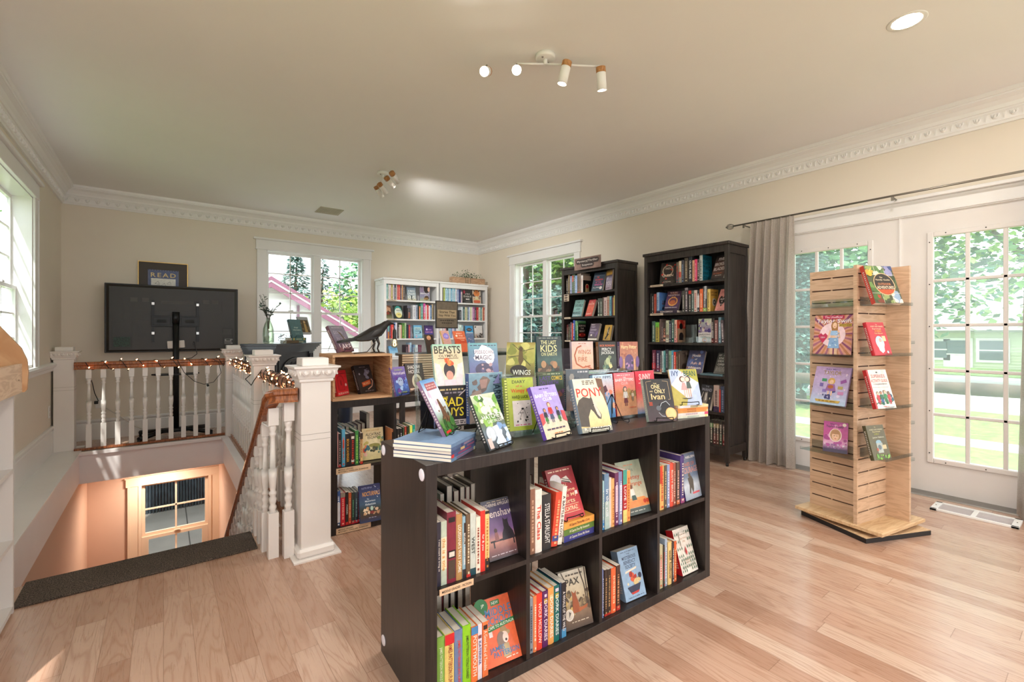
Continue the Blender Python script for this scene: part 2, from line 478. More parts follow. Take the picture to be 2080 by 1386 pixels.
def sash_window(name, axis, c, s, a0, a1, z0, z1, zm, split, rows=3, cols=2, set_back=.06, sill=True):
    """double-hung unit(s): outer casing, jambs, and for each bay an upper and a lower sash with muntins and glass"""
    root = tag(empty(name), kind='structure')
    mb = MB(); casing(mb, axis, c, s, a0, a1, z0, z1)
    def bx(m_, p, q, r, t, d0, d1):
        lo, hi = sorted((c+s*d0, c+s*d1))
        if axis == 'x': m_.box(lo, hi, p, q, r, t)
        else: m_.box(p, q, lo, hi, r, t)
    if sill:
        bx(mb, a0-.14, a1+.14, z0-.03, z0, -.1, .06)
    mb.build('casing', TRIM, root)
    j = MB()
    bx(j, a0, a0+.012, z0, z1, -.15, 0); bx(j, a1-.012, a1, z0, z1, -.15, 0); bx(j, a0, a1, z1-.012, z1, -.15, 0); bx(j, a0, a1, z0, z0+.02, -.15, 0)
    bays = []
    if split:
        mid = (a0+a1)/2; bx(j, mid-.04, mid+.04, z0, z1, -set_back-.07, -set_back+.02)
        bays = [(a0+.012, mid-.04), (mid+.04, a1-.012)]
    else: bays = [(a0+.012, a1-.012)]
    j.build('jamb', TRIM, root)
    for (p, q) in bays:
        for (za, zb, db) in ((zm, z1-.012, -set_back-.028), (z0+.02, zm+.03, -set_back)):
            sh = MB(); fw = .028
            bx(sh, p, p+fw, za, zb, db-.024, db); bx(sh, q-fw, q, za, zb, db-.024, db)
            bx(sh, p+fw, q-fw, zb-fw, zb, db-.024, db); bx(sh, p+fw, q-fw, za, za+fw+.004, db-.024, db)
            so = sh.build('sash', TRIM, root)
            mu = MB()
            for i in range(1, cols):
                x = p+fw+(q-p-2*fw)*i/cols; bx(mu, x-.007, x+.007, za+fw, zb-fw, db-.018, db-.008)
            for i in range(1, rows):
                z = za+fw+(zb-za-2*fw)*i/rows; bx(mu, p+fw, q-fw, z-.007, z+.007, db-.018, db-.008)
            if mu.v: mu.build('muntin_grid', TRIM, so)
            g = MB(); bx(g, p+fw, q-fw, za+fw, zb-fw, db-.0145, db-.0125)
            g.build('glass_pane', PANE, so)
        lk = MB(); mx_ = (p+q)/2; bx(lk, mx_-.03, mx_+.03, zm+.03, zm+.042, -set_back-.02, -set_back+.004); bx(lk, mx_-.006, mx_+.03, zm+.042, zm+.05, -set_back-.014, -set_back-.002)
        lk.build('sash_lock', WHITEM, root)
    return root
sash_window('window_1', 'y', YB, -1, *W1, 1.44, True)
sash_window('window_2', 'x', XR, -1, *W2, 1.415, True)
sash_window('window_3', 'x', XL, 1, *W3, 1.52, True, set_back=.09, sill=False)
for i, (a, c_, s_, ax) in enumerate((((-2.2, -.5, .5, 2.2), XR, -1, 'x'), ((-.6, 1.6, .885, 2.3), XL, 1, 'x'), ((-.3, 1.5, .5, 2.3), YF, 1, 'y'), ((2.1, 3.9, .5, 2.3), YF, 1, 'y'))):
    pass
# lower window with peach-painted casing
root = tag(empty('window_4'), kind='structure')
PTRIM = mat('cream_lower_trim', '#ead0b4', .45, var=.01)
a0, a1, z0, z1 = LW
mb = MB(); y1 = YB-.001
for (p, q, r, t, dd) in ((a0-.125, a0, z0-.1, z1, .022), (a1, a1+.125, z0-.1, z1, .022), (a0-.14, a1+.14, z1, z1+.09, .028), (a0-.15, a1+.15, z1+.09, z1+.10, .034), (a0-.125, a0-.10, z0-.1, z1, .03), (a1+.10, a1+.125, z0-.1, z1, .03), (a0-.03, a0, z0-.1, z1, .03), (a1, a1+.03, z0-.1, z1, .03)):
    mb.box(p, q, y1-dd, y1, r, t)
mb.build('casing', PTRIM, root)
for (za, zb, yy, i) in ((-1.20, z1, .055, 0), (z0, -1.20, .03, .032)):
    p, q = a0, a1
    sh = MB(); fw = .03+i
    sh.box(p, p+fw, YB+yy, YB+yy+.03, za, zb); sh.box(q-fw, q, YB+yy, YB+yy+.03, za, zb)
    sh.box(p+fw, q-fw, YB+yy, YB+yy+.03, zb-.035, zb); sh.box(p+fw, q-fw, YB+yy, YB+yy+.03, za, za+.035)
    so = sh.build('sash', PTRIM, root)
    mu = MB(); mu.box((p+q)/2-.009, (p+q)/2+.009, YB+yy+.008, YB+yy+.022, za+.035, zb-.035); mu.box(p+fw, q-fw, YB+yy+.008, YB+yy+.022, (za+zb)/2-.009, (za+zb)/2+.009)
    mu.build('muntin_grid', PTRIM, so)
    g = MB(); g.box(p+fw, q-fw, YB+yy+.013, YB+yy+.016, za+.035, zb-.035); g.build('glass_pane', PANE, so)
mb = MB(); mb.box(.10, .16, YB+.02, YB+.05, -1.2, -1.185); mb.box(.11, .15, YB+.01, YB+.03, -1.185, -1.177); mb.build('sash_lock', PTRIM, root)

# ------------------------------------------------------------------ double glazed door
PAINTD = mat('white_door_paint', '#e9e5e2', .4, var=.012)
DX = XR-.01
def door_leaf(name, y0, y1, gy0, gy1):
    root = tag(empty(name), kind='structure')
    z0, z1, gz0, gz1 = .012, 2.03, .262, 1.862
    d0, d1 = XR-.002, XR+.042
    mb = MB(); mb.box(d0, d1, y0, gy0, z0, z1); mb.box(d0, d1, gy1, y1, z0, z1); mb.box(d0, d1, gy0, gy1, z0, gz0); mb.box(d0, d1, gy0, gy1, gz1, z1)
    mb.build('leaf_panel', PAINTD, root)
    fr = MB()
    for (p, q, r, t) in ((gy0-.032, gy0+.004, gz0-.032, gz1+.032), (gy1-.004, gy1+.032, gz0-.032, gz1+.032)):
        fr.cbox(d0-.014, d0, p, q, r, t, .005)
    for (r, t) in ((gz0-.032, gz0+.004), (gz1-.004, gz1+.032)):
        fr.cbox(d0-.014, d0, gy0+.004, gy1-.004, r, t, .005)
    fo = fr.build('glazing_frame', PAINTD, root)
    mu = MB()
    for i in (1, 2):
        y = gy0+(gy1-gy0)*i/3; mu.cbox(d0-.008, d0+.012, y-.012, y+.012, gz0, gz1, .004)
    for i in range(1, 5):
        z = gz0+(gz1-gz0)*i/5; mu.cbox(d0-.008, d0+.012, gy0, gy1, z-.011, z+.011, .004)
    mu.build('muntin_grid', PAINTD, fo)
    g = MB(); g.box(d0+.016, d0+.019, gy0, gy1, gz0, gz1); g.build('glass_pane', HAZEPANE, root)
    sc = MB()
    for y in (gy0+.07, gy1-.07, (gy0+gy1)/2):
        for z in (gz0-.016, gz1+.016): sc.ball((d0-.015, y, z), .0042, 6, 4)
    for i in range(6):
        z = gz0+.04+(gz1-gz0-.08)*i/5
        for y in (gy0-.016, gy1+.016): sc.ball((d0-.015, y, z), .0042, 6, 4)
    sc.build('screw', mat('dark_screw', '#3a3634', .4, .6), fo)
    return root
door_leaf('door_1', .99, 1.895, 1.182, 1.722)
door_leaf('door_2', .08, .985, .262, .802)
b = MB(); c_ = XR
b.box(XR, XR+.16, .03, .08, 0, 2.05); b.box(XR, XR+.16, 1.895, 1.95, 0, 2.05); b.box(XR, XR+.16, .03, 1.95, 2.03, 2.07)
b.box(XR-.012, XR+.05, .984, .991, .01, 2.03)
casing(b, 'x', XR, -1, .055, 1.925, 0, 2.04, w=.11, head=.105)
b.box(XR-.02, XR, -.06, 2.04, 2.03, 2.055)
struct(b, 'trim_5', TRIM)
b = MB(); b.prism([(XR-.09, 0), (XR-.085, .008), (XR+.01, .02), (XR+.16, .02), (XR+.16, 0)], .06, 1.92, 'y'); struct(b, 'trim_6', mat('grey_threshold', '#8f8c88', .4, .5))
# ------------------------------------------------------------------ stair railings
NX = .635
def newel(x, y, z0, label, base=False, s=.148, ztop=1.033):
    root = empty('newel_post', (x, y, z0), 0, label, 'newel post', 'white newel posts round the stair opening')
    h = s/2; H = ztop-z0
    sh = MB(); sh.box(-h, h, -h, h, 0, H-.115)
    sh.build('shaft', TRIMW, root, bevel=.003)
    if base:
        bs = MB(); bs.cbox(-h-.02, h+.02, -h-.02, h+.02, .008, .055, .012); bs.build('plinth', TRIMW, root)
        bs = MB(); bs.box(-h-.042, h+.042, -h-.042, h+.042, 0, .008); bs.build('base_plate', TRIMW, root)
    gr = MB()
    for z in (H-.395, H-.425):
        gr.box(-h-.0008, h+.0008, -h-.0008, h+.0008, z, z+.0022)
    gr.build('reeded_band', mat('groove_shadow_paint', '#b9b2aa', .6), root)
    cp = MB()
    prof = [(h, H-.125), (h+.010, H-.12), (h+.010, H-.108), (h+.014, H-.104), (h+.030, H-.056), (h+.034, H-.052), (h+.040, H-.050), (h+.040, H-.041), (h-.012, H-.041)]
    for (r0, a0), (r1, a1) in zip(prof[:-1], prof[1:]):
        v = [(-r0,-r0,a0),(r0,-r0,a0),(r0,r0,a0),(-r0,r0,a0),(-r1,-r1,a1),(r1,-r1,a1),(r1,r1,a1),(-r1,r1,a1)]
        cp.add(v, [(0,1,5,4),(1,2,6,5),(2,3,7,6),(3,0,4,7)])
    cp.cbox(-h+.008, h-.008, -h+.008, h-.008, H-.041, H, .004)
    co = cp.build('cap', TRIMW, root)
    eg = MB()                                        # egg and dart on the four sides
    for k in range(4):
        M = Matrix.Rotation(k*math.pi/2, 4, 'Z')
        for i in range(3):
            cx = (i-1)*.056
            eg.T = M @ Matrix.Translation((cx, -h-.022, H-.074)) @ Matrix.Rotation(R(-17), 4, 'X')
            for t in range(8):
                a, c = math.pi+math.pi*t/8, math.pi+math.pi*(t+1)/8
                q = lambda r, e, u: (r*math.cos(u)*.021, e, .016+r*math.sin(u)*.034)
                eg.add([q(1,-.002,a), q(1,-.002,c), q(.8,-.010,c), q(.8,-.010,a)], [(0,1,2,3)])
                eg.add([q(.8,-.010,a), q(.8,-.010,c), q(.62,-.001,c), q(.62,-.001,a)], [(0,1,2,3)])
            eg.ball((0, -.003, .004), (.010, .007, .014), 8, 5)
        for i in range(4):
            eg.T = M @ Matrix.Translation(((i-1.5)*.056, -h-.022, H-.074)) @ Matrix.Rotation(R(-17), 4, 'X')
            eg.prism([(-.008, .018), (.008, .018), (0, -.016)], -.008, 0, 'y')
    eg.T = None
    eg.build('egg_carving', TRIMW, co)
    return root
newel(NX, 2.60, 0, 'large white newel post with square base plate beside the black shelf', True)
newel(NX, 4.15, .0, 'white newel post in the middle of the side railing with lights on both sides')
newel(NX, 6.13, .0, 'white newel post at the corner where the two railings meet near the television')
newel(-.775, 6.28, .012, 'white newel post against the window wall at the end of the television side railing')

def baluster_mesh(name, h, parent, loc, s=.040, cut=0):
    """turned baluster: square ends, vase and rings between"""
    mb = MB(); q = s/2
    lo, hi = .30*h, .885*h
    mb.box(-q, q, -q, q, -cut, lo); mb.box(-q, q, -q, q, hi, h)
    P = [(.019, lo), (.013, lo+.012), (.018, lo+.022), (.018, lo+.03), (.012, lo+.04), (.017, lo+.055), (.019, lo+.07), (.013, lo+.085), (.019, lo+.095), (.019, lo+.103), (.012, lo+.112),
         (.016, lo+.13), (.0205, lo+.18), (.020, lo+.23), (.015, lo+.32*h*.75), (.0115, hi-.075), (.0115, hi-.06), (.017, hi-.052), (.017, hi-.044), (.012, hi-.036), (.018, hi-.02), (.019, hi-.008), (.016, hi)]
    mb.lathe(P, 14)
    return mb.build(name, TRIMW, parent, loc=loc)

def rail_profile(w=.029, h=.075):
    return [(-w, 0), (-w*.8, h*.12), (-w*.62, h*.3), (-w*.62, h*.45), (-w, h*.6), (-w, h*.8), (-w*.75, h*.95), (0, h), (w*.75, h*.95), (w, h*.8), (w, h*.6), (w*.62, h*.45), (w*.62, h*.3), (w*.8, h*.12), (w, 0)]

ZR = .808
def straight_rail(parent, p, q):
    p, q = Vector(p), Vector(q); d = q-p; ln = d.length; a = math.atan2(d.y, d.x)
    mb = MB(); mb.prism(rail_profile(), 0, ln, 'x')
    o = mb.build('handrail', HANDW, parent); o.location = (p.x, p.y, p.z); o.rotation_euler = (0, 0, a)
    return o
# railing at the television side
rt = empty('stair_railing', (-.07, 6.20, 0), 0, 'railing with eleven turned white balusters and oak handrail in front of the television', 'railing')
straight_rail(rt, (-.63, 0, ZR), (.63, 0, ZR))
mb = MB(); mb.box(-.63, .63, -.03, .03, .008, .030); mb.build('shoe_rail', HANDW, rt)
first = None
for k in range(11):
    x = -.593+.1097*k+.07
    if first is None: first = baluster_mesh('baluster', ZR-.03, rt, (x, 0, .030), .042)
    else:
        c = first.copy(); COL.objects.link(c); c.parent = rt; c.location = (x, 0, .030)
# side railing, two bays
def side_bay(y0, y1, n, label):
    r_ = empty('stair_railing', (NX, (y0+y1)/2, 0), 0, label, 'railing')
    L_ = (y1-y0)/2
    straight_rail(r_, (0, -L_, ZR), (0, L_, ZR))
    m_ = MB(); m_.box(-.03, .03, -L_, L_, 0, .030); m_.build('shoe_rail', HANDW, r_)
    for k in range(n):
        c = first.copy(); COL.objects.link(c); c.parent = r_; c.location = (0, -L_+(k+.5)*2*L_/n, .030)
side_bay(4.226, 6.054, 15, 'side railing bay with thick fairy lights between the corner post and middle post')
side_bay(2.676, 4.074, 12, 'side railing bay with fairy lights between the middle post and the large post')
# descending railing
SX = .435; pitch = .726
rs = empty('stair_railing', (SX, 2.66, 0), 0, 'sloping oak stair handrail with turned white balusters going down the stairs', 'railing')
def zrail(y): return .676 - pitch*(y-2.80)        # underside guide of the sloping handrail (absolute)
path = [(.555, 2.575, .845), (.50, 2.585, .845), (.462, 2.60, .843), (.442, 2.625, .832), (SX, 2.66, .805), (SX, 2.70, .765), (SX, 2.80, .693)]
for k in range(1, 22): path.append((SX, 2.80+.14*k, .693-pitch*.14*k))
prof = [(x, z-.035) for x, z in rail_profile(.030, .072)]
mb = MB(); V = []; n_ = len(prof)
for i, p in enumerate(path):
    p = Vector(p); d = Vector(path[min(i+1, len(path)-1)])-Vector(path[max(i-1, 0)]); d.normalize()
    side = d.cross(Vector((0, 0, 1))); side.normalize(); up = side.cross(d)
    for (a, c_) in prof:
        q = p + side*a + up*c_; V.append((q.x-SX, q.y-2.66, q.z))
F_ = [(i*n_+k, (i+1)*n_+k, (i+1)*n_+(k+1) % n_, i*n_+(k+1) % n_) for i in range(len(path)-1) for k in range(n_)]
F_ += [tuple(range(n_)), tuple(range((len(path)-1)*n_, len(path)*n_))[::-1]]
mb.add(V, F_, smooth=False); mb.build('handrail', HANDW, rs)
mb = MB(); mb.tube([(.03, .03, .74), (.05, .03, .70), (.03, .03, .668), (.0, .03, .675), (-.02, .06, .69)], .006, 8); mb.build('rail_bracket', WHITEM, rs)
bal = baluster_mesh('baluster', .80, rs, (.519-SX, 2.615-2.66, 0), .048)
bal2 = baluster_mesh('baluster', .775, rs, (.453-SX, 2.655-2.66, 0), .048)
step = .245
for k in range(13):
    y = 2.76+.1225*k
    if y < HY0-.02: zf = 0
    else: zf = -.185*(int((y-HY0)/step)+1)
    top = .693-pitch*(y-2.80)-.028
    baluster_mesh('baluster', top-zf, rs, (0, y-2.66, zf), .042)

# carpet strip at the head of the stairs
CARPET = None
m, nt, bs = node_mat('speckled_charcoal_carpet')
tcn = nt.nodes.new('ShaderNodeTexCoord'); non = nt.nodes.new('ShaderNodeTexNoise'); non.inputs['Scale'].default_value = 210; non.inputs['Detail'].default_value = 3; non.inputs['Roughness'].default_value = .8
nt.links.new(tcn.outputs['Object'], non.inputs['Vector'])
rpn = nt.nodes.new('ShaderNodeValToRGB'); rpn.color_ramp.elements[0].color = lin('#1c1613'); rpn.color_ramp.elements[1].color = lin('#8d7a6a'); rpn.color_ramp.elements[0].position = .42; rpn.color_ramp.elements[1].position = .72
nt.links.new(non.outputs['Fac'], rpn.inputs['Fac']); nt.links.new(rpn.outputs['Color'], bs.inputs['Base Color']); bs.inputs['Roughness'].default_value = .95
bpn = nt.nodes.new('ShaderNodeBump'); bpn.inputs['Strength'].default_value = .9; bpn.inputs['Distance'].default_value = .004
nt.links.new(non.outputs['Fac'], bpn.inputs['Height']); nt.links.new(bpn.outputs['Normal'], bs.inputs['Normal'])
CARPET = m
mb = MB(); mb.cbox(-.509, .405, 2.80, HY0+.018, .0, .009, .003); mb.box(-.509, .405, HY0+.004, HY0+.018, -.10, .004)
tag(mb.build('carpet_strip', CARPET), 'dark speckled carpet strip along the top edge of the stairs', 'carpet')

# ------------------------------------------------------------------ shelving
def kallax(ox, oy, rz, label, group, stickers, labels):
    root = empty('cube_shelf', (ox, oy, 0), rz, label, 'shelf', group)
    Wd, D, H, t, q = 1.468, .39, .768, .038, .016
    f = MB()
    f.box(0, t, 0, D, 0, H); f.box(Wd-t, Wd, 0, D, 0, H); f.box(t, Wd-t, 0, D, 0, t); f.box(t, Wd-t, 0, D, H-t, H)
    f.build('outer_frame', BLACKBROWN, root, bevel=.0012)
    s_ = MB(); s_.box(t, Wd-t, .003, D-.003, .384-q, .384); s_.build('middle_shelf', BLACKBROWN, root)
    for i in range(3):
        x = t+(Wd-2*t+q)*(i+1)/4-q
        for (z0, z1) in ((t, .384-q), (.384, H-t)):
            d = MB(); d.box(x, x+q, .003, D-.003, z0, z1); d.build('divider', BLACKBROWN, root)
    for (y, z) in stickers:
        k = MB(T=Matrix.Translation((0, y, z)) @ Matrix.Rotation(R(-90), 4, 'Y')); k.lathe([(.0185, 0), (.0185, .002), (.0165, .0034), (0, .0036)], 24)
        tag(k.build('felt_pad', mat('white_felt_pad', '#e6e2ea', .8), root), 'round white felt pad')
    for (a, z, w, h, lines) in labels:
        l_ = MB(); l_.box(a, a+w, -.0016, 0, z-h/2, z+h/2); lo = l_.build('shelf_label', mat('tan_label_card', '#d9b896', .7), root)
        tx = MB()
        for (txt, dz, hh, wf, off) in lines:
            gv, gf, _ = glyphs(txt)
            tx.add([(a+w*(off+wf/2)+p[0]*w*wf, -.0020, z+dz+p[1]*hh) for p in gv], gf)
        tx.build('label_lettering', BLACKP, lo)
    return root
KX, KY, KR = .6177, 1.237, -.04
K2X, K2Y, K2R = .7605, 2.715, -.04
def KM(ox, oy, r): return Matrix.Translation((ox, oy, 0)) @ Matrix.Rotation(r, 4, 'Z')
MK1, MK2 = KM(KX, KY, KR), KM(K2X, K2Y, K2R)
k1 = kallax(KX, KY, KR, 'low black brown cube shelf of eight cubbies standing in the middle of the floor', 'black cube shelves', [(.025, .735), (.36, .74), (.36, .055), (.025, .055)],
       [(.045, .376, .118, .020, [('MIDDLE GRADES - FICTION', 0, .0075, .86, .07)])])
k2 = kallax(K2X, K2Y, K2R, 'black brown cube shelf behind the large newel post with a crate on top', 'black cube shelves', [],
       [(.03, .366, .20, .034, [('MIDDLE GRADES', .007, .008, .42, .06), ('MYSTERY, THRILLER, SUSPENSE', -.006, .008, .86, .06)]), (.03, .020, .20, .034, [('MIDDLE GRADES', .007, .008, .42, .06), ('MYSTERY, THRILLER, SUSPENSE', -.006, .008, .86, .06)])])
tgm = MB(); tgm.box(1.18, 1.197, -.0012, 0, .742, .764); tgm.build('price_tag', clear_mat('clear_tag', '#d8d8d8', .2, haze=.2), k1)

def hemnes(name, ox, oy, rz, m, label, group, zs, labels=()):
    """tall bookcase: width along local x 0..0.9, front at y=0, depth to y=.37"""
    root = empty(name, (ox, oy, 0), rz, label, 'bookcase', group)
    Wd, D, H, p = .88, .345, 1.975, .038
    f = MB()
    for x in (0, Wd-p):
        f.box(x, x+p, 0, .030, .03, H-.028); f.box(x, x+p, D-.03, D, .03, H-.028)
    f.build('post_frame', m, root, bevel=.0015)
    s_ = MB()
    for x in (.008, Wd-p+.010):
        s_.box(x, x+.018, .03, D-.03, .10, H-.028)
    for x in (0, Wd-.022):
        s_.box(x, x+.022, .03, D-.03, H-.10, H-.028); s_.box(x, x+.022, .03, D-.03, .10, .17); s_.box(x, x+.022, .03, D-.03, .88, .95)
    s_.build('side_panel', m, root, bevel=.001)
    t_ = MB(); t_.cbox(-.012, Wd+.012, -.014, D+.004, H-.028, H, .003); t_.build('top_board', m, root)
    r_ = MB(); r_.box(p, Wd-p, .004, .022, H-.088, H-.028); r_.build('top_rail', m, root)
    r_ = MB(); r_.box(p, Wd-p, .006, .024, .085, .15); r_.build('plinth_rail', m, root)
    b_ = MB(); b_.box(.026, Wd-.026, D-.018, D-.010, .10, H-.03); b_.build('back_panel', m, root)
    for z in zs:
        q = MB(); q.cbox(.027, Wd-.027, .012, D-.018, z-.022, z, .001); so = q.build('shelf', m, root)
    ft = MB()
    for x in (.004, Wd-p+.004):
        for y in (.003, D-.027): ft.lathe([(.012, 0), (.013, .03)], 10, (x+.015, y+.012, 0))
    ft.build('foot', BLACKP, root)
    for (x, z, w, h, n) in labels:
        l_ = MB(); l_.box(x, x+w, -.003, .012, z-h, z); lo = l_.build('shelf_label', mat('cream_label_card', '#e0d0b8', .7), root)
        k = MB()
        for i in range(n):
            zz = z-h*(i+.5)/n; k.box(x+.1*w, x+.85*w, -.0035, -.0028, zz-h*.12, zz+h*.12)
        k.build('label_lettering', mat('label_ink', '#5a4a42', .7), lo)
    return root
ZD = (1.651, 1.366, 1.079, .781, .461, .17)
hemnes('tall_bookcase', 3.92, 2.931-.006, -math.pi/2, DARKSTAIN, 'tall dark stained bookcase beside the linen curtain', 'tall dark bookcases', ZD, [(.075, 1.651, .14, .018, 1), (.075, 1.366, .14, .020, 1), (.08, .781, .12, .016, 1)])
hemnes('tall_bookcase', 3.945, 4.181-.006, -math.pi/2, DARKSTAIN, 'tall dark stained bookcase partly covering the window with a sign on top', 'tall dark bookcases', (1.655, 1.366, 1.085, .79, .47, .17), [(.045, 1.648, .075, .085, 3), (.05, 1.366, .10, .02, 1), (.06, 1.085, .09, .018, 1)])
hemnes('tall_bookcase', 2.51, 6.335, 0, WHITEWOOD, 'tall white bookcase standing beside the window with the gable view', 'tall white bookcases', (1.662, 1.383, 1.096, .815, .49, .17), [(.06, 1.662, .13, .016, 1), (.06, 1.383, .13, .016, 1), (.06, 1.096, .13, .016, 1)])
hemnes('tall_bookcase', 3.415, 6.335, 0, WHITEWOOD, 'tall white bookcase in the room corner with a planter on top', 'tall white bookcases', (1.662, 1.383, 1.096, .815, .49, .17))
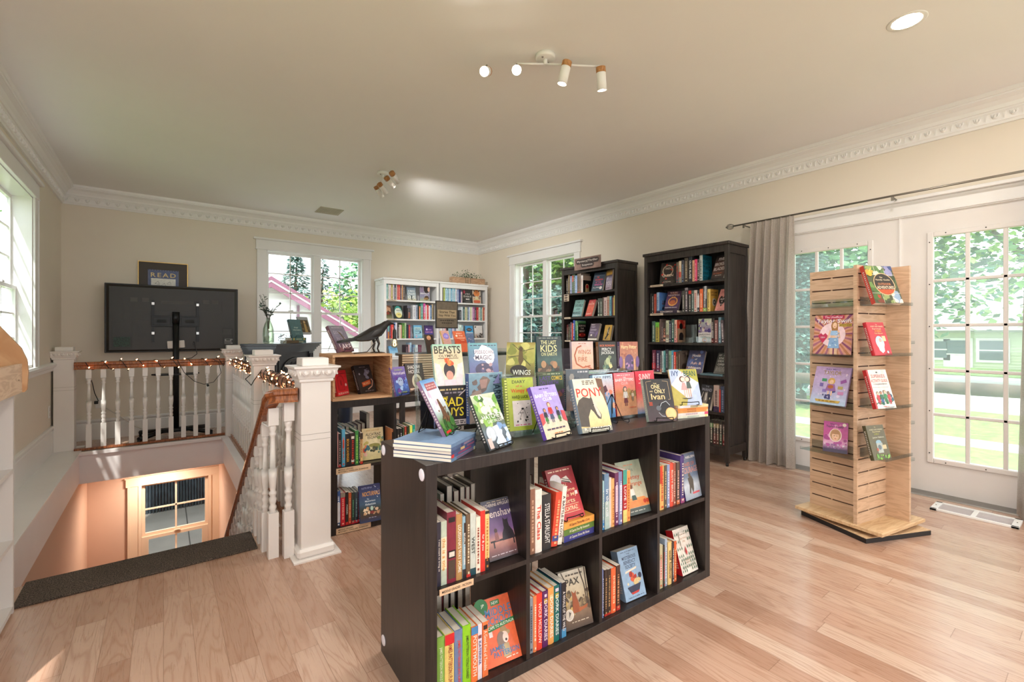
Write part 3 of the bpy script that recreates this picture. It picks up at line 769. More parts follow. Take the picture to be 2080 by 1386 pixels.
ROWS=[('k1a_up', 'K1', 0.384, [[0.047, 0.013, 0.197, '#2c2a3a', 'I was meant to bring us', '#e8e2da'], [0.0604, 0.0196, 0.196, '#b9c6b4', 'this is a title', '#d9a050', '0 1 .25 .75 #efe0c2'], [0.0804, 0.0316, 0.219, '#7d2236', 'll', '#2a1a1a', '.12 .88 .06 .32 #4a3a30;.1 .9 .35 .46 #1d1717;.2 .8 .37 .44 #d8d2c6;.15 .85 .86 .93 #1d1717'], [0.1124, 0.0216, 0.207, '#b58a55', "LOUISIANA'S WAY HOME", '#f2ead8'], [0.1344, 0.0116, 0.195, '#8fb3c4', 'BEVERLY, RIGHT HERE', '#f4f0e6', '0 1 0 .15 #2a1f22;.4 1 .55 .9 #30241f'], [0.148, 0.015, 0.199, '#6d5640', 'marks', '#d8c8a8', '0 1 0 .05 #c8342e'], [0.1634, 0.0206, 0.2, '#c5ccc4', 'WEST', '#3a3d3a', '0 1 0 .11 #1d4650'], [0.185, 0.016, 0.182, '#eddccb', 'marks', '#8a3a2c'], [0.2014, 0.0176, 0.198, '#d8332b', 'fur & you', '#f6ece4'], [0.2194, 0.0156, 0.194, '#ecca84', 'marks', '#c07a3a', '0 1 0 .2 #241d1c;0 1 .95 1 #241d1c']]), ('k1a_low', 'K1', 0.038, [[0.044, 0.028, 0.19, '#7fae48', 'JAMES PATTERSON MIDDLE SCHOOL', '#dfe8c8'], [0.073, 0.032, 0.189, '#e9d07a', 'JAMES PATTERSON I FUNNY', '#9a3a30', '0 1 .83 1 #d2232c'], [0.106, 0.029, 0.189, '#6f83ac', 'JAMES PATTERSON SAVE RAFE!', '#e0503c'], [0.1354, 0.0296, 0.193, '#8fce24', 'JAMES PATTERSON I TOTALLY FUNNIEST', '#3c4a1c'], [0.166, 0.025, 0.179, '#ef7a3d', 'POTTYMOUTH', '#f2ece0', '0 1 .86 1 #4586bd'], [0.1914, 0.0156, 0.179, '#e5dbe6', 'KATERINA', '#47508f', '.1 .9 .74 .8 #8a4a48'], [0.209, 0.022, 0.179, '#ee7b46', 'A Good Kind of Trouble', '#f7e9da', '.15 .85 .86 .94 #2b2320']]), ('k1b_up', 'K1', 0.384, [[0.404, 0.021, 0.229, '#8d6450', 'marks', '#caa58a'], [0.426, 0.03, 0.223, '#eee4da', 'The Class', '#d8442e'], [0.458, 0.04, 0.198, '#2a2b2c', 'STELLA STARLIGHT', '#dcdcd8'], [0.4984, 0.0286, 0.194, '#d94a33', 'marks', '#f0b080', '0 1 .1 .2 #3a4a8a'], [0.529, 0.02, 0.21, '#f0e6dc', 'A BATTLE IN LOVE', '#2a2424', '0 1 0 .04 #e0d6c8']]), ('k1b_low', 'K1', 0.038, [[0.401, 0.015, 0.194, '#8d99a5', 'marks', '#3d4a5a'], [0.4164, 0.0156, 0.197, '#ee8a56', 'marks', '#fbe3cc'], [0.4324, 0.0246, 0.2, '#e2402f', 'WOLF HOLLOW', '#f6e6dc'], [0.458, 0.026, 0.199, '#5d2460', 'DORK DIARIES', '#efe2f2', '.2 .8 .78 .87 #b99a3a;.3 .7 .9 .95 #e8dcf0'], [0.4844, 0.0266, 0.203, '#e9a45a', 'DORK DIARIES', '#fdf2e2', '.2 .8 .8 .88 #e8c890'], [0.5114, 0.0256, 0.202, '#176a66', 'DORK DIARIES', '#e4f0ee', '.2 .8 .78 .87 #b9ab3a;.2 .8 .9 .96 #d8d0e0'], [0.539, 0.009, 0.206, '#1d3a58'], [0.549, 0.022, 0.202, '#201d24', 'A WHALE OF THE WILD', '#e8e4e2', '0 1 0 .16 #4b93c4']]), ('k1c_up', 'K1', 0.384, [[0.762, 0.009, 0.193, '#9cc4cc', 'marks', '#e8e4da', '0 1 0 .2 #3b8fd0'], [0.7714, 0.0266, 0.218, '#6f8fae', 'in the still', '#e4ecf0', '0 1 0 .5 #a9c0bb'], [0.799, 0.011, 0.2, '#ddd2cd'], [0.8104, 0.0186, 0.193, '#e8b070', 'marks', '#b86a38'], [0.832, 0.021, 0.213, '#6a2f58', 'marks', '#e6d2dc', '.15 .85 .25 .75 #d9b9c8'], [0.854, 0.021, 0.213, '#7f86b2', 'marks', '#e6e2ee', '.15 .85 .25 .75 #c9cbe2'], [0.88, 0.024, 0.216, '#b8202c', 'LOVE 13', '#f6eeea', '0 1 .72 1 #3b9c8c;0 1 0 .24 #d8cf7c'], [0.9044, 0.0196, 0.209, '#ee9a52', 'marks', '#b8542e']]), ('k1c_low', 'K1', 0.038, [[0.758, 0.009, 0.19, '#7f8fc2', 'marks', '#e4e4f0'], [0.773, 0.017, 0.184, '#3a2a22', 'marks', '#c09a6a', '0 1 0 .05 #c03228'], [0.791, 0.018, 0.181, '#35261f', 'marks', '#c09a6a', '0 1 0 .05 #c03228'], [0.81, 0.027, 0.179, '#ee6a3c', 'marks', '#f2c8a0'], [0.84, 0.023, 0.181, '#4a2a1e', 'marks', '#d09a70', '0 1 0 .1 #c0322a']]), ('k1d_up', 'K1', 0.384, [[1.116, 0.029, 0.194, '#e9b86c', 'marks', '#c8452c', '0 .6 .6 1 #d8452e'], [1.148, 0.018, 0.192, '#5d5240', 'marks', '#c9b890'], [1.168, 0.019, 0.191, '#8b9cc4', 'marks', '#e6e6f0'], [1.1874, 0.0246, 0.195, '#e04f3a', 'RUSTY BROWN', '#f4d8c8'], [1.213, 0.017, 0.192, '#9c5444', 'marks', '#e8d0c0'], [1.236, 0.024, 0.191, '#54443c', 'marks', '#e2b0a0', '0 1 0 .1 #c86a3c'], [1.264, 0.028, 0.217, '#4c3a78', 'marks', '#e8dcc8', '0 1 0 .1 #a04a78']]), ('k1d_low', 'K1', 0.038, [[1.114, 0.023, 0.191, '#c6c09a', 'marks', '#d86a40', '.1 .9 .2 .66 #e8cfc4'], [1.138, 0.014, 0.184, '#3c352a', 'marks', '#c8362e'], [1.1524, 0.0156, 0.21, '#a3b6cc', 'marks', '#e4e8f0'], [1.174, 0.026, 0.19, '#e9c886', 'wolf hollow', '#4a3a26'], [1.201, 0.017, 0.182, '#3f3836', 'marks', '#e0dcd6'], [1.219, 0.017, 0.183, '#d8612f', 'marks', '#f2c890']]), ('k2a_up', 'K2', 0.384, [[0.015, 0.015, 0.196, '#2d7a38', 'ESCAPE', '#e8ece0', '0 1 0 .45 #2c2430;0 1 0 .06 #c42a2a'], [0.031, 0.016, 0.206, '#e9a9a4', 'marks', '#b04a40'], [0.049, 0.014, 0.194, '#26201f', 'marks', '#c8a8a0', '0 1 0 .07 #b8262c'], [0.066, 0.02, 0.217, '#58a6c8', 'marks', '#d24a34', '.25 .75 .5 .72 #c8503c'], [0.088, 0.025, 0.188, '#241d20', 'BOOK SCAVENGER', '#e0a43a'], [0.115, 0.028, 0.19, '#33211f', 'marks', '#c23a2c', '.2 .8 .82 .9 #d8d0c4;.2 .8 .1 .18 #cfc9bd'], [0.144, 0.019, 0.201, '#37823c', 'marks', '#a9d86a'], [0.164, 0.009, 0.193, '#2f2924', 'marks', '#c8c0b0'], [0.174, 0.015, 0.183, '#d8b47a', 'marks', '#8a4a30', '0 1 0 .08 #d03028;0 1 .8 1 #3a2d24']]), ('k2a_low', 'K2', 0.038, [[0.019, 0.016, 0.209, '#3b3560', 'JARKHY', '#e8d86a', '0 1 .8 1 #d02a34;0 1 .3 .8 #57554a'], [0.037, 0.022, 0.207, '#3f5f98', 'marks', '#e4e8f2', '.15 .85 .12 .68 #efe6e2;0 1 0 .1 #26303c'], [0.06, 0.026, 0.194, '#cc2230', 'marks', '#f0a898', '0 1 .86 1 #8a7f72'], [0.089, 0.015, 0.192, '#241b19', 'PODKIN', '#e6e0d6', '0 1 0 .09 #c8302a'], [0.105, 0.016, 0.186, '#b8552f', 'marks', '#f0b890', '0 1 0 .1 #c8302a'], [0.123, 0.017, 0.184, '#27362f', 'marks', '#5fa07a', '0 1 0 .1 #c8303a'], [0.141, 0.019, 0.182, '#2c3740', 'marks', '#86a8b0', '0 1 0 .1 #c8303a'], [0.161, 0.015, 0.181, '#6a2b38', 'marks', '#e0c0b0', '0 1 0 .1 #c8303a']]), ('k2b_up', 'K2', 0.384, [[0.368, 0.012, 0.184, '#d88a5a', 'marks', '#3a2a2a', '0 1 .4 .9 #2a2226'], [0.382, 0.017, 0.185, '#26211f', 'marks', '#dcd6cc'], [0.402, 0.016, 0.182, '#26211f', 'marks', '#dcd6cc'], [0.421, 0.014, 0.182, '#26211f', 'marks', '#dcd6cc'], [0.439, 0.01, 0.187, '#3e4a2e', 'marks', '#b0c080'], [0.451, 0.013, 0.19, '#a03a2a', 'marks', '#e8d0a0', '0 1 0 .5 #2a2a22'], [0.468, 0.015, 0.19, '#2a3a24', 'marks', '#8ac04a'], [0.485, 0.018, 0.193, '#d9dd6a', 'marks', '#f0a030'], [0.505, 0.016, 0.195, '#149a86', 'marks', '#b8e0d8']]), ('bd1', 'BD', 1.651, [[0.355, 0.026, 0.201, '#6a5f52', 'marks', '#c44a3a', '0 1 0 .55 #4a5560'], [0.383, 0.025, 0.21, '#e9dcc0', 'marks', '#c8503c', '0 1 .25 .5 #d9584a;0 1 0 .25 #8d968f'], [0.412, 0.027, 0.214, '#4a4a52', 'marks', '#8fa8c8'], [0.443, 0.039, 0.231, '#4f453d', 'marks', '#c8b89a'], [0.488, 0.034, 0.239, '#2c2f36', 'OLIVIE BLAKE', '#f0f0f0'], [0.525, 0.022, 0.2, '#e3b493', 'marks', '#a86a4a'], [0.548, 0.025, 0.205, '#e84a78', 'marks', '#f8b0c4'], [0.575, 0.02, 0.205, '#4a4344', 'marks', '#e8e2e0'], [0.597, 0.031, 0.239, '#c9cfca', 'marks', '#20363a']]), ('bd2', 'BD', 1.366, [[0.05, 0.025, 0.206, '#1f1b1c', 'marks', '#3a3436'], [0.077, 0.021, 0.204, '#15131a', 'marks', '#e8e4e4'], [0.101, 0.027, 0.198, '#a33a2f', 'marks', '#d87a5a'], [0.134, 0.029, 0.211, '#9db9d9', 'marks', '#3d5f95'], [0.419, 0.027, 0.206, '#4b4a45', 'marks', '#c8c4ba'], [0.449, 0.031, 0.232, '#4c4548', 'marks', '#e8e2e6', '0 1 .9 1 #8a8488'], [0.487, 0.028, 0.203, '#2e3230', 'marks', '#d0ccc0', '0 1 .84 1 #d83a30'], [0.516, 0.023, 0.203, '#4f635e', 'marks', '#cfe0da'], [0.541, 0.032, 0.203, '#d8c5bd', 'marks', '#c2543c'], [0.575, 0.02, 0.201, '#3d4148', 'marks', '#e8e8ea', '0 1 .2 .75 #e6e4e4'], [0.598, 0.033, 0.21, '#ee7240', 'marks', '#f8d8b8'], [0.633, 0.035, 0.232, '#56575a', 'marks', '#cfd0d2', '0 1 0 .14 #9ac05a;.4 1 .5 1 #b8babb'], [0.674, 0.028, 0.203, '#ecd27a', 'marks', '#8a6a2a']]), ('bd3', 'BD', 1.079, [[0.078, 0.04, 0.21, '#4e6a5e', 'marks', '#c8d4c0'], [0.121, 0.042, 0.198, '#b9ab52', 'marks', '#5a4a20', '0 1 .74 1 #6fc045'], [0.168, 0.017, 0.23, '#6b5a55'], [0.188, 0.02, 0.195, '#5d4a4c', 'marks', '#c8b8b0'], [0.209, 0.03, 0.197, '#3a2d28', 'DUNE', '#e8a088', '.1 .9 .05 .16 #cfa08a;.1 .9 .24 .34 #cfa08a'], [0.24, 0.032, 0.214, '#cdd3b5', 'marks', '#4a6a5a', '0 1 .2 .35 #a07a70;0 1 0 .18 #e8e4d4'], [0.275, 0.028, 0.206, '#3b3c48', 'marks', '#b0b2c4'], [0.304, 0.028, 0.226, '#48665e', 'marks', '#c8e0d4', '0 1 0 .16 #1e5a50'], [0.335, 0.027, 0.217, '#e0b6a5', 'marks', '#3a2a28', '0 1 0 .2 #e8a0a0'], [0.709, 0.031, 0.222, '#2b2624', 'marks', '#a8a09a', '0 1 0 .18 #5a1a1c;.2 .8 .2 .5 #8a8684'], [0.742, 0.031, 0.206, '#7b4f4c', 'marks', '#e0c8c0'], [0.779, 0.024, 0.23, '#6e8f9d', 'marks', '#dfe8ea'], [0.808, 0.028, 0.204, '#5f5257', 'marks', '#e8e2e4']]), ('bd4', 'BD', 0.781, [[0.081, 0.04, 0.217, '#6a2f47', 'marks', '#d8a8b8', '0 1 .12 .4 #c8303c'], [0.13, 0.041, 0.214, '#3c3358', 'marks', '#e0dcec', '0 1 .05 .3 #7a3a58'], [0.173, 0.017, 0.211, '#55525a', 'marks', '#c8c4cc', '0 1 0 .15 #e08a6a'], [0.193, 0.019, 0.209, '#cfe0e2', 'marks', '#3a5a6a'], [0.213, 0.019, 0.214, '#6fb3b5', 'marks', '#2a5a5a'], [0.238, 0.028, 0.227, '#41464e', 'marks', '#b0b6c0'], [0.271, 0.03, 0.215, '#8fb29a', 'marks', '#3a4a40', '0 1 0 .1 #b82a4a'], [0.302, 0.022, 0.219, '#59a7c4', 'marks', '#e8f0f4'], [0.326, 0.025, 0.205, '#e2483c', 'marks', '#f8d0c0'], [0.353, 0.021, 0.205, '#54453a', 'marks', '#c8b090'], [0.377, 0.023, 0.217, '#4a4038', 'marks', '#a8988a']]), ('bd5', 'BD', 0.461, [[0.734, 0.05, 0.239, '#b7a29a', 'marks', '#5a4a4a', '0 1 0 .2 #3d3050'], [0.786, 0.012, 0.202, '#cf3f35'], [0.8, 0.036, 0.232, '#47516a', 'marks', '#8f9ab8']]), ('bd6', 'BD', 0.17, [[0.699, 0.03, 0.215, '#2c2f28', 'marks', '#d8d4c8', '0 1 .68 .86 #5f8a5a'], [0.731, 0.028, 0.216, '#2e2826', 'marks', '#d8d4c8', '0 1 .68 .86 #8c7a5f;0 1 0 .45 #5a2a2c'], [0.761, 0.025, 0.218, '#2e2826', 'marks', '#d8d4c8', '0 1 .68 .86 #9b8a62;0 1 0 .45 #5a3a34'], [0.789, 0.026, 0.218, '#2c2d2a', 'marks', '#d8d4c8', '0 1 .68 .86 #5c5852;0 1 0 .45 #2f4a38'], [0.817, 0.022, 0.217, '#2e2826', 'marks', '#d8d4c8', '0 1 .68 .86 #6a5a58;0 1 0 .45 #7a2a30']]), ('sd1', 'SD', 1.655, [[0.063, 0.031, 0.19, '#1d1014', 'marks', '#e8dcc8'], [0.095, 0.03, 0.234, '#6d5a45', 'marks', '#c8b890'], [0.128, 0.034, 0.214, '#8590b5', 'marks', '#d8dcec'], [0.164, 0.024, 0.234, '#3c5a45', 'marks', '#c8d0b8', '0 1 .6 .92 #c83a30'], [0.189, 0.023, 0.236, '#5d6f60', 'marks', '#d0d8c8'], [0.214, 0.035, 0.212, '#8fb2e6', 'marks', '#e8f0fc'], [0.252, 0.032, 0.238, '#8a7866', 'marks', '#4a3a2a', '0 1 0 .05 #d87a70'], [0.286, 0.027, 0.237, '#9a8a80', 'marks', '#4a4440', '0 1 0 .05 #d87a70'], [0.316, 0.03, 0.204, '#efeae6', 'marks', '#c88a80']]), ('sd2', 'SD', 1.366, [[0.58, 0.032, 0.202, '#4b564f', 'marks', '#c8d0c8', '.1 .9 0 .12 #a8b09a'], [0.616, 0.032, 0.202, '#525b52', 'marks', '#c8d0c8', '.1 .9 0 .12 #a8b09a'], [0.653, 0.017, 0.21, '#6d5a55'], [0.672, 0.044, 0.208, '#d8c3c0', 'marks', '#7a4a48'], [0.718, 0.033, 0.218, '#b5a08d', 'marks', '#b8322c'], [0.754, 0.026, 0.216, '#86c3cf', 'marks', '#1e4a5a'], [0.781, 0.015, 0.21, '#1e2f55'], [0.798, 0.015, 0.201, '#b07a4a'], [0.815, 0.018, 0.221, '#efe48a']]), ('sd3', 'SD', 1.085, [[0.07, 0.027, 0.191, '#5a1d1d', 'marks', '#b8a8a0', '0 1 0 .4 #3c3a38'], [0.101, 0.027, 0.199, '#35302d', 'marks', '#c8c09a'], [0.135, 0.025, 0.22, '#6b5a63', 'marks', '#d8d0d4'], [0.161, 0.019, 0.207, '#d8533f'], [0.182, 0.029, 0.243, '#3d57b0', 'marks', '#d8e0f4'], [0.217, 0.028, 0.236, '#7fae7c', 'marks', '#2a5a2a', '0 1 0 .5 #2f6a38'], [0.246, 0.021, 0.214, '#4d8a50', 'marks', '#e8f0e4']]), ('wa1', 'WA', 1.662, [[0.049, 0.022, 0.226, '#5aa3a5', 'marks', '#e0f0f0'], [0.073, 0.019, 0.218, '#cfd6cb', 'marks', '#7a8a70'], [0.093, 0.026, 0.216, '#e6d5dc', 'marks', '#a87a90'], [0.12, 0.027, 0.228, '#a89a4a', 'marks', '#e8e0b0'], [0.15, 0.019, 0.215, '#e8dce2', 'marks', '#8a7a80'], [0.171, 0.025, 0.214, '#2f3442', 'marks', '#d8dce8'], [0.198, 0.012, 0.223, '#c8d2d0'], [0.211, 0.025, 0.232, '#b5252f', 'marks', '#f0b8a8'], [0.237, 0.024, 0.223, '#d0433a', 'marks', '#f8d8c8'], [0.264, 0.021, 0.222, '#4d4a52', 'marks', '#d0ccd4'], [0.287, 0.015, 0.224, '#d99f6b'], [0.304, 0.029, 0.22, '#5a4b48', 'marks', '#c8b8a8']]), ('wa2', 'WA', 1.383, [[0.371, 0.054, 0.205, '#2f2a30', 'marks', '#8a8484', '.3 .8 .08 .5 #c06434;0 1 .8 1 #6a6a7a'], [0.428, 0.03, 0.21, '#8b8c90', 'marks', '#3a3a40'], [0.46, 0.048, 0.211, '#e3e4ea', 'marks', '#9a9aa8'], [0.509, 0.031, 0.216, '#9fa9c0', 'marks', '#3d4868'], [0.546, 0.019, 0.219, '#2f3a33'], [0.566, 0.021, 0.196, '#ee8146', 'marks', '#fae0c8'], [0.589, 0.042, 0.243, '#3f8f80', 'marks', '#c8e8e0'], [0.634, 0.036, 0.244, '#cf4d9a', 'marks', '#f8d8ec', '0 1 0 .4 #d83a48'], [0.672, 0.02, 0.216, '#f0ebe8'], [0.694, 0.029, 0.223, '#cf3439', 'marks', '#f0a8a0'], [0.726, 0.023, 0.212, '#efeaf2'], [0.751, 0.023, 0.224, '#3f6d9f', 'marks', '#c8d8ec'], [0.776, 0.024, 0.236, '#b7a685', 'marks', '#6a5a40']]), ('wa3', 'WA', 1.096, [[0.056, 0.013, 0.203, '#5d3d6d'], [0.07, 0.024, 0.2, '#8fd0d0', 'marks', '#3a6a6a', '0 1 0 .5 #e8863c'], [0.096, 0.018, 0.214, '#3a2f4d', 'marks', '#a8a0c0'], [0.116, 0.012, 0.206, '#d23a3a'], [0.129, 0.031, 0.206, '#e04a42', 'marks', '#f8c0b0'], [0.163, 0.025, 0.23, '#6c86c9', 'marks', '#d8e0f8'], [0.189, 0.024, 0.233, '#e2e3ee'], [0.221, 0.025, 0.208, '#4b4242', 'marks', '#c8b8b8'], [0.249, 0.018, 0.203, '#efe9d6'], [0.269, 0.018, 0.2, '#d8a690'], [0.29, 0.041, 0.229, '#4f8238', 'marks', '#a8d068'], [0.333, 0.023, 0.23, '#b5ce9f', 'marks', '#4a6a3a'], [0.361, 0.015, 0.191, '#29464b'], [0.378, 0.015, 0.202, '#3a3548'], [0.395, 0.025, 0.202, '#b32531', 'marks', '#e89890'], [0.422, 0.025, 0.192, '#6f6c82', 'marks', '#d0cce0']]), ('wa4', 'WA', 0.815, [[0.34, 0.051, 0.185, '#3a2b33', 'marks', '#a88a98'], [0.392, 0.018, 0.187, '#e7b5bb'], [0.414, 0.028, 0.218, '#b5d8ee', 'marks', '#4a7a98'], [0.454, 0.022, 0.181, '#5f7091', 'marks', '#d0d8e8'], [0.477, 0.023, 0.186, '#7da6c2', 'marks', '#e0ecf4'], [0.504, 0.039, 0.183, '#dfeef2', 'marks', '#7a98a8'], [0.546, 0.019, 0.182, '#6a2d48', 'marks', '#d8b0c0'], [0.567, 0.018, 0.182, '#7c3d58', 'marks', '#d8b0c0'], [0.587, 0.019, 0.181, '#6a2d48', 'marks', '#d8b0c0']]), ('wb1', 'WB', 1.662, [[0.062, 0.012, 0.222, '#6b6a5a'], [0.076, 0.026, 0.224, '#c9d67a', 'marks', '#7a8a30'], [0.104, 0.034, 0.223, '#c2e3f0', 'marks', '#6a9ab0'], [0.14, 0.019, 0.223, '#5b9cc0', 'marks', '#d8ecf8'], [0.16, 0.02, 0.22, '#b4d4da', 'marks', '#3a5a8a'], [0.181, 0.021, 0.22, '#d7e6ef'], [0.205, 0.028, 0.224, '#5fa6c8', 'marks', '#e0f0f8'], [0.235, 0.021, 0.224, '#cfe3f0', 'marks', '#7a9ab8'], [0.259, 0.026, 0.224, '#8ec1d8', 'marks', '#e8f4e0'], [0.289, 0.027, 0.22, '#ece8f0', 'marks', '#9a94b0'], [0.32, 0.031, 0.211, '#8a9cc4', 'marks', '#e0e4f4'], [0.353, 0.035, 0.213, '#1d2560', 'marks', '#5a68b0'], [0.392, 0.024, 0.179, '#d7b9c4', 'marks', '#5a9a8a']]), ('wb2', 'WB', 1.383, [[0.353, 0.047, 0.162, '#2d2d33', 'marks', '#9a9aa0'], [0.403, 0.021, 0.216, '#e3eaf0'], [0.427, 0.038, 0.215, '#35525a', 'marks', '#b8d8cc'], [0.467, 0.022, 0.216, '#e5d8b5', 'marks', '#8a7a50'], [0.498, 0.015, 0.212, '#cfd9b0'], [0.515, 0.02, 0.216, '#27446b', 'marks', '#d0dcf0'], [0.537, 0.024, 0.216, '#cfdcf0', 'marks', '#7a8ab0'], [0.563, 0.025, 0.218, '#d8dfb4', 'marks', '#8a9a50'], [0.59, 0.023, 0.216, '#f0dde2'], [0.615, 0.039, 0.217, '#a05a97', 'marks', '#e8c8e4'], [0.659, 0.024, 0.216, '#4a3a44', 'marks', '#d8ccd0'], [0.687, 0.039, 0.22, '#b8262f', 'marks', '#e88a80'], [0.729, 0.036, 0.219, '#e0e0d0', 'marks', '#6a8a7a'], [0.767, 0.024, 0.22, '#3f8a93', 'marks', '#c8e8ec'], [0.793, 0.022, 0.219, '#d9c9ae'], [0.817, 0.036, 0.222, '#b8452f', 'marks', '#e8b8a0']]), ('wb3', 'WB', 1.096, [[-0.043, 0.052, 0.231, '#efe6f0'], [0.011, 0.023, 0.229, '#b7a3c9'], [0.036, 0.034, 0.229, '#c98ab0', 'marks', '#f0d0e4'], [0.073, 0.022, 0.227, '#eeeef2'], [0.097, 0.031, 0.23, '#d37f86', 'marks', '#f8d8d8'], [0.13, 0.03, 0.228, '#3d3040'], [0.163, 0.035, 0.231, '#a9d6e6', 'marks', '#4a8aa0'], [0.2, 0.03, 0.228, '#7f98c6'], [0.232, 0.037, 0.232, '#e9e2f0', 'marks', '#a898b8'], [0.271, 0.03, 0.229, '#3c4868', 'marks', '#b0bcd8'], [0.303, 0.042, 0.23, '#e8e8ee'], [0.349, 0.053, 0.213, '#dfeee9', 'marks', '#8ab0a4'], [0.407, 0.027, 0.208, '#9cc2cf', 'marks', '#e8f4f8']])]
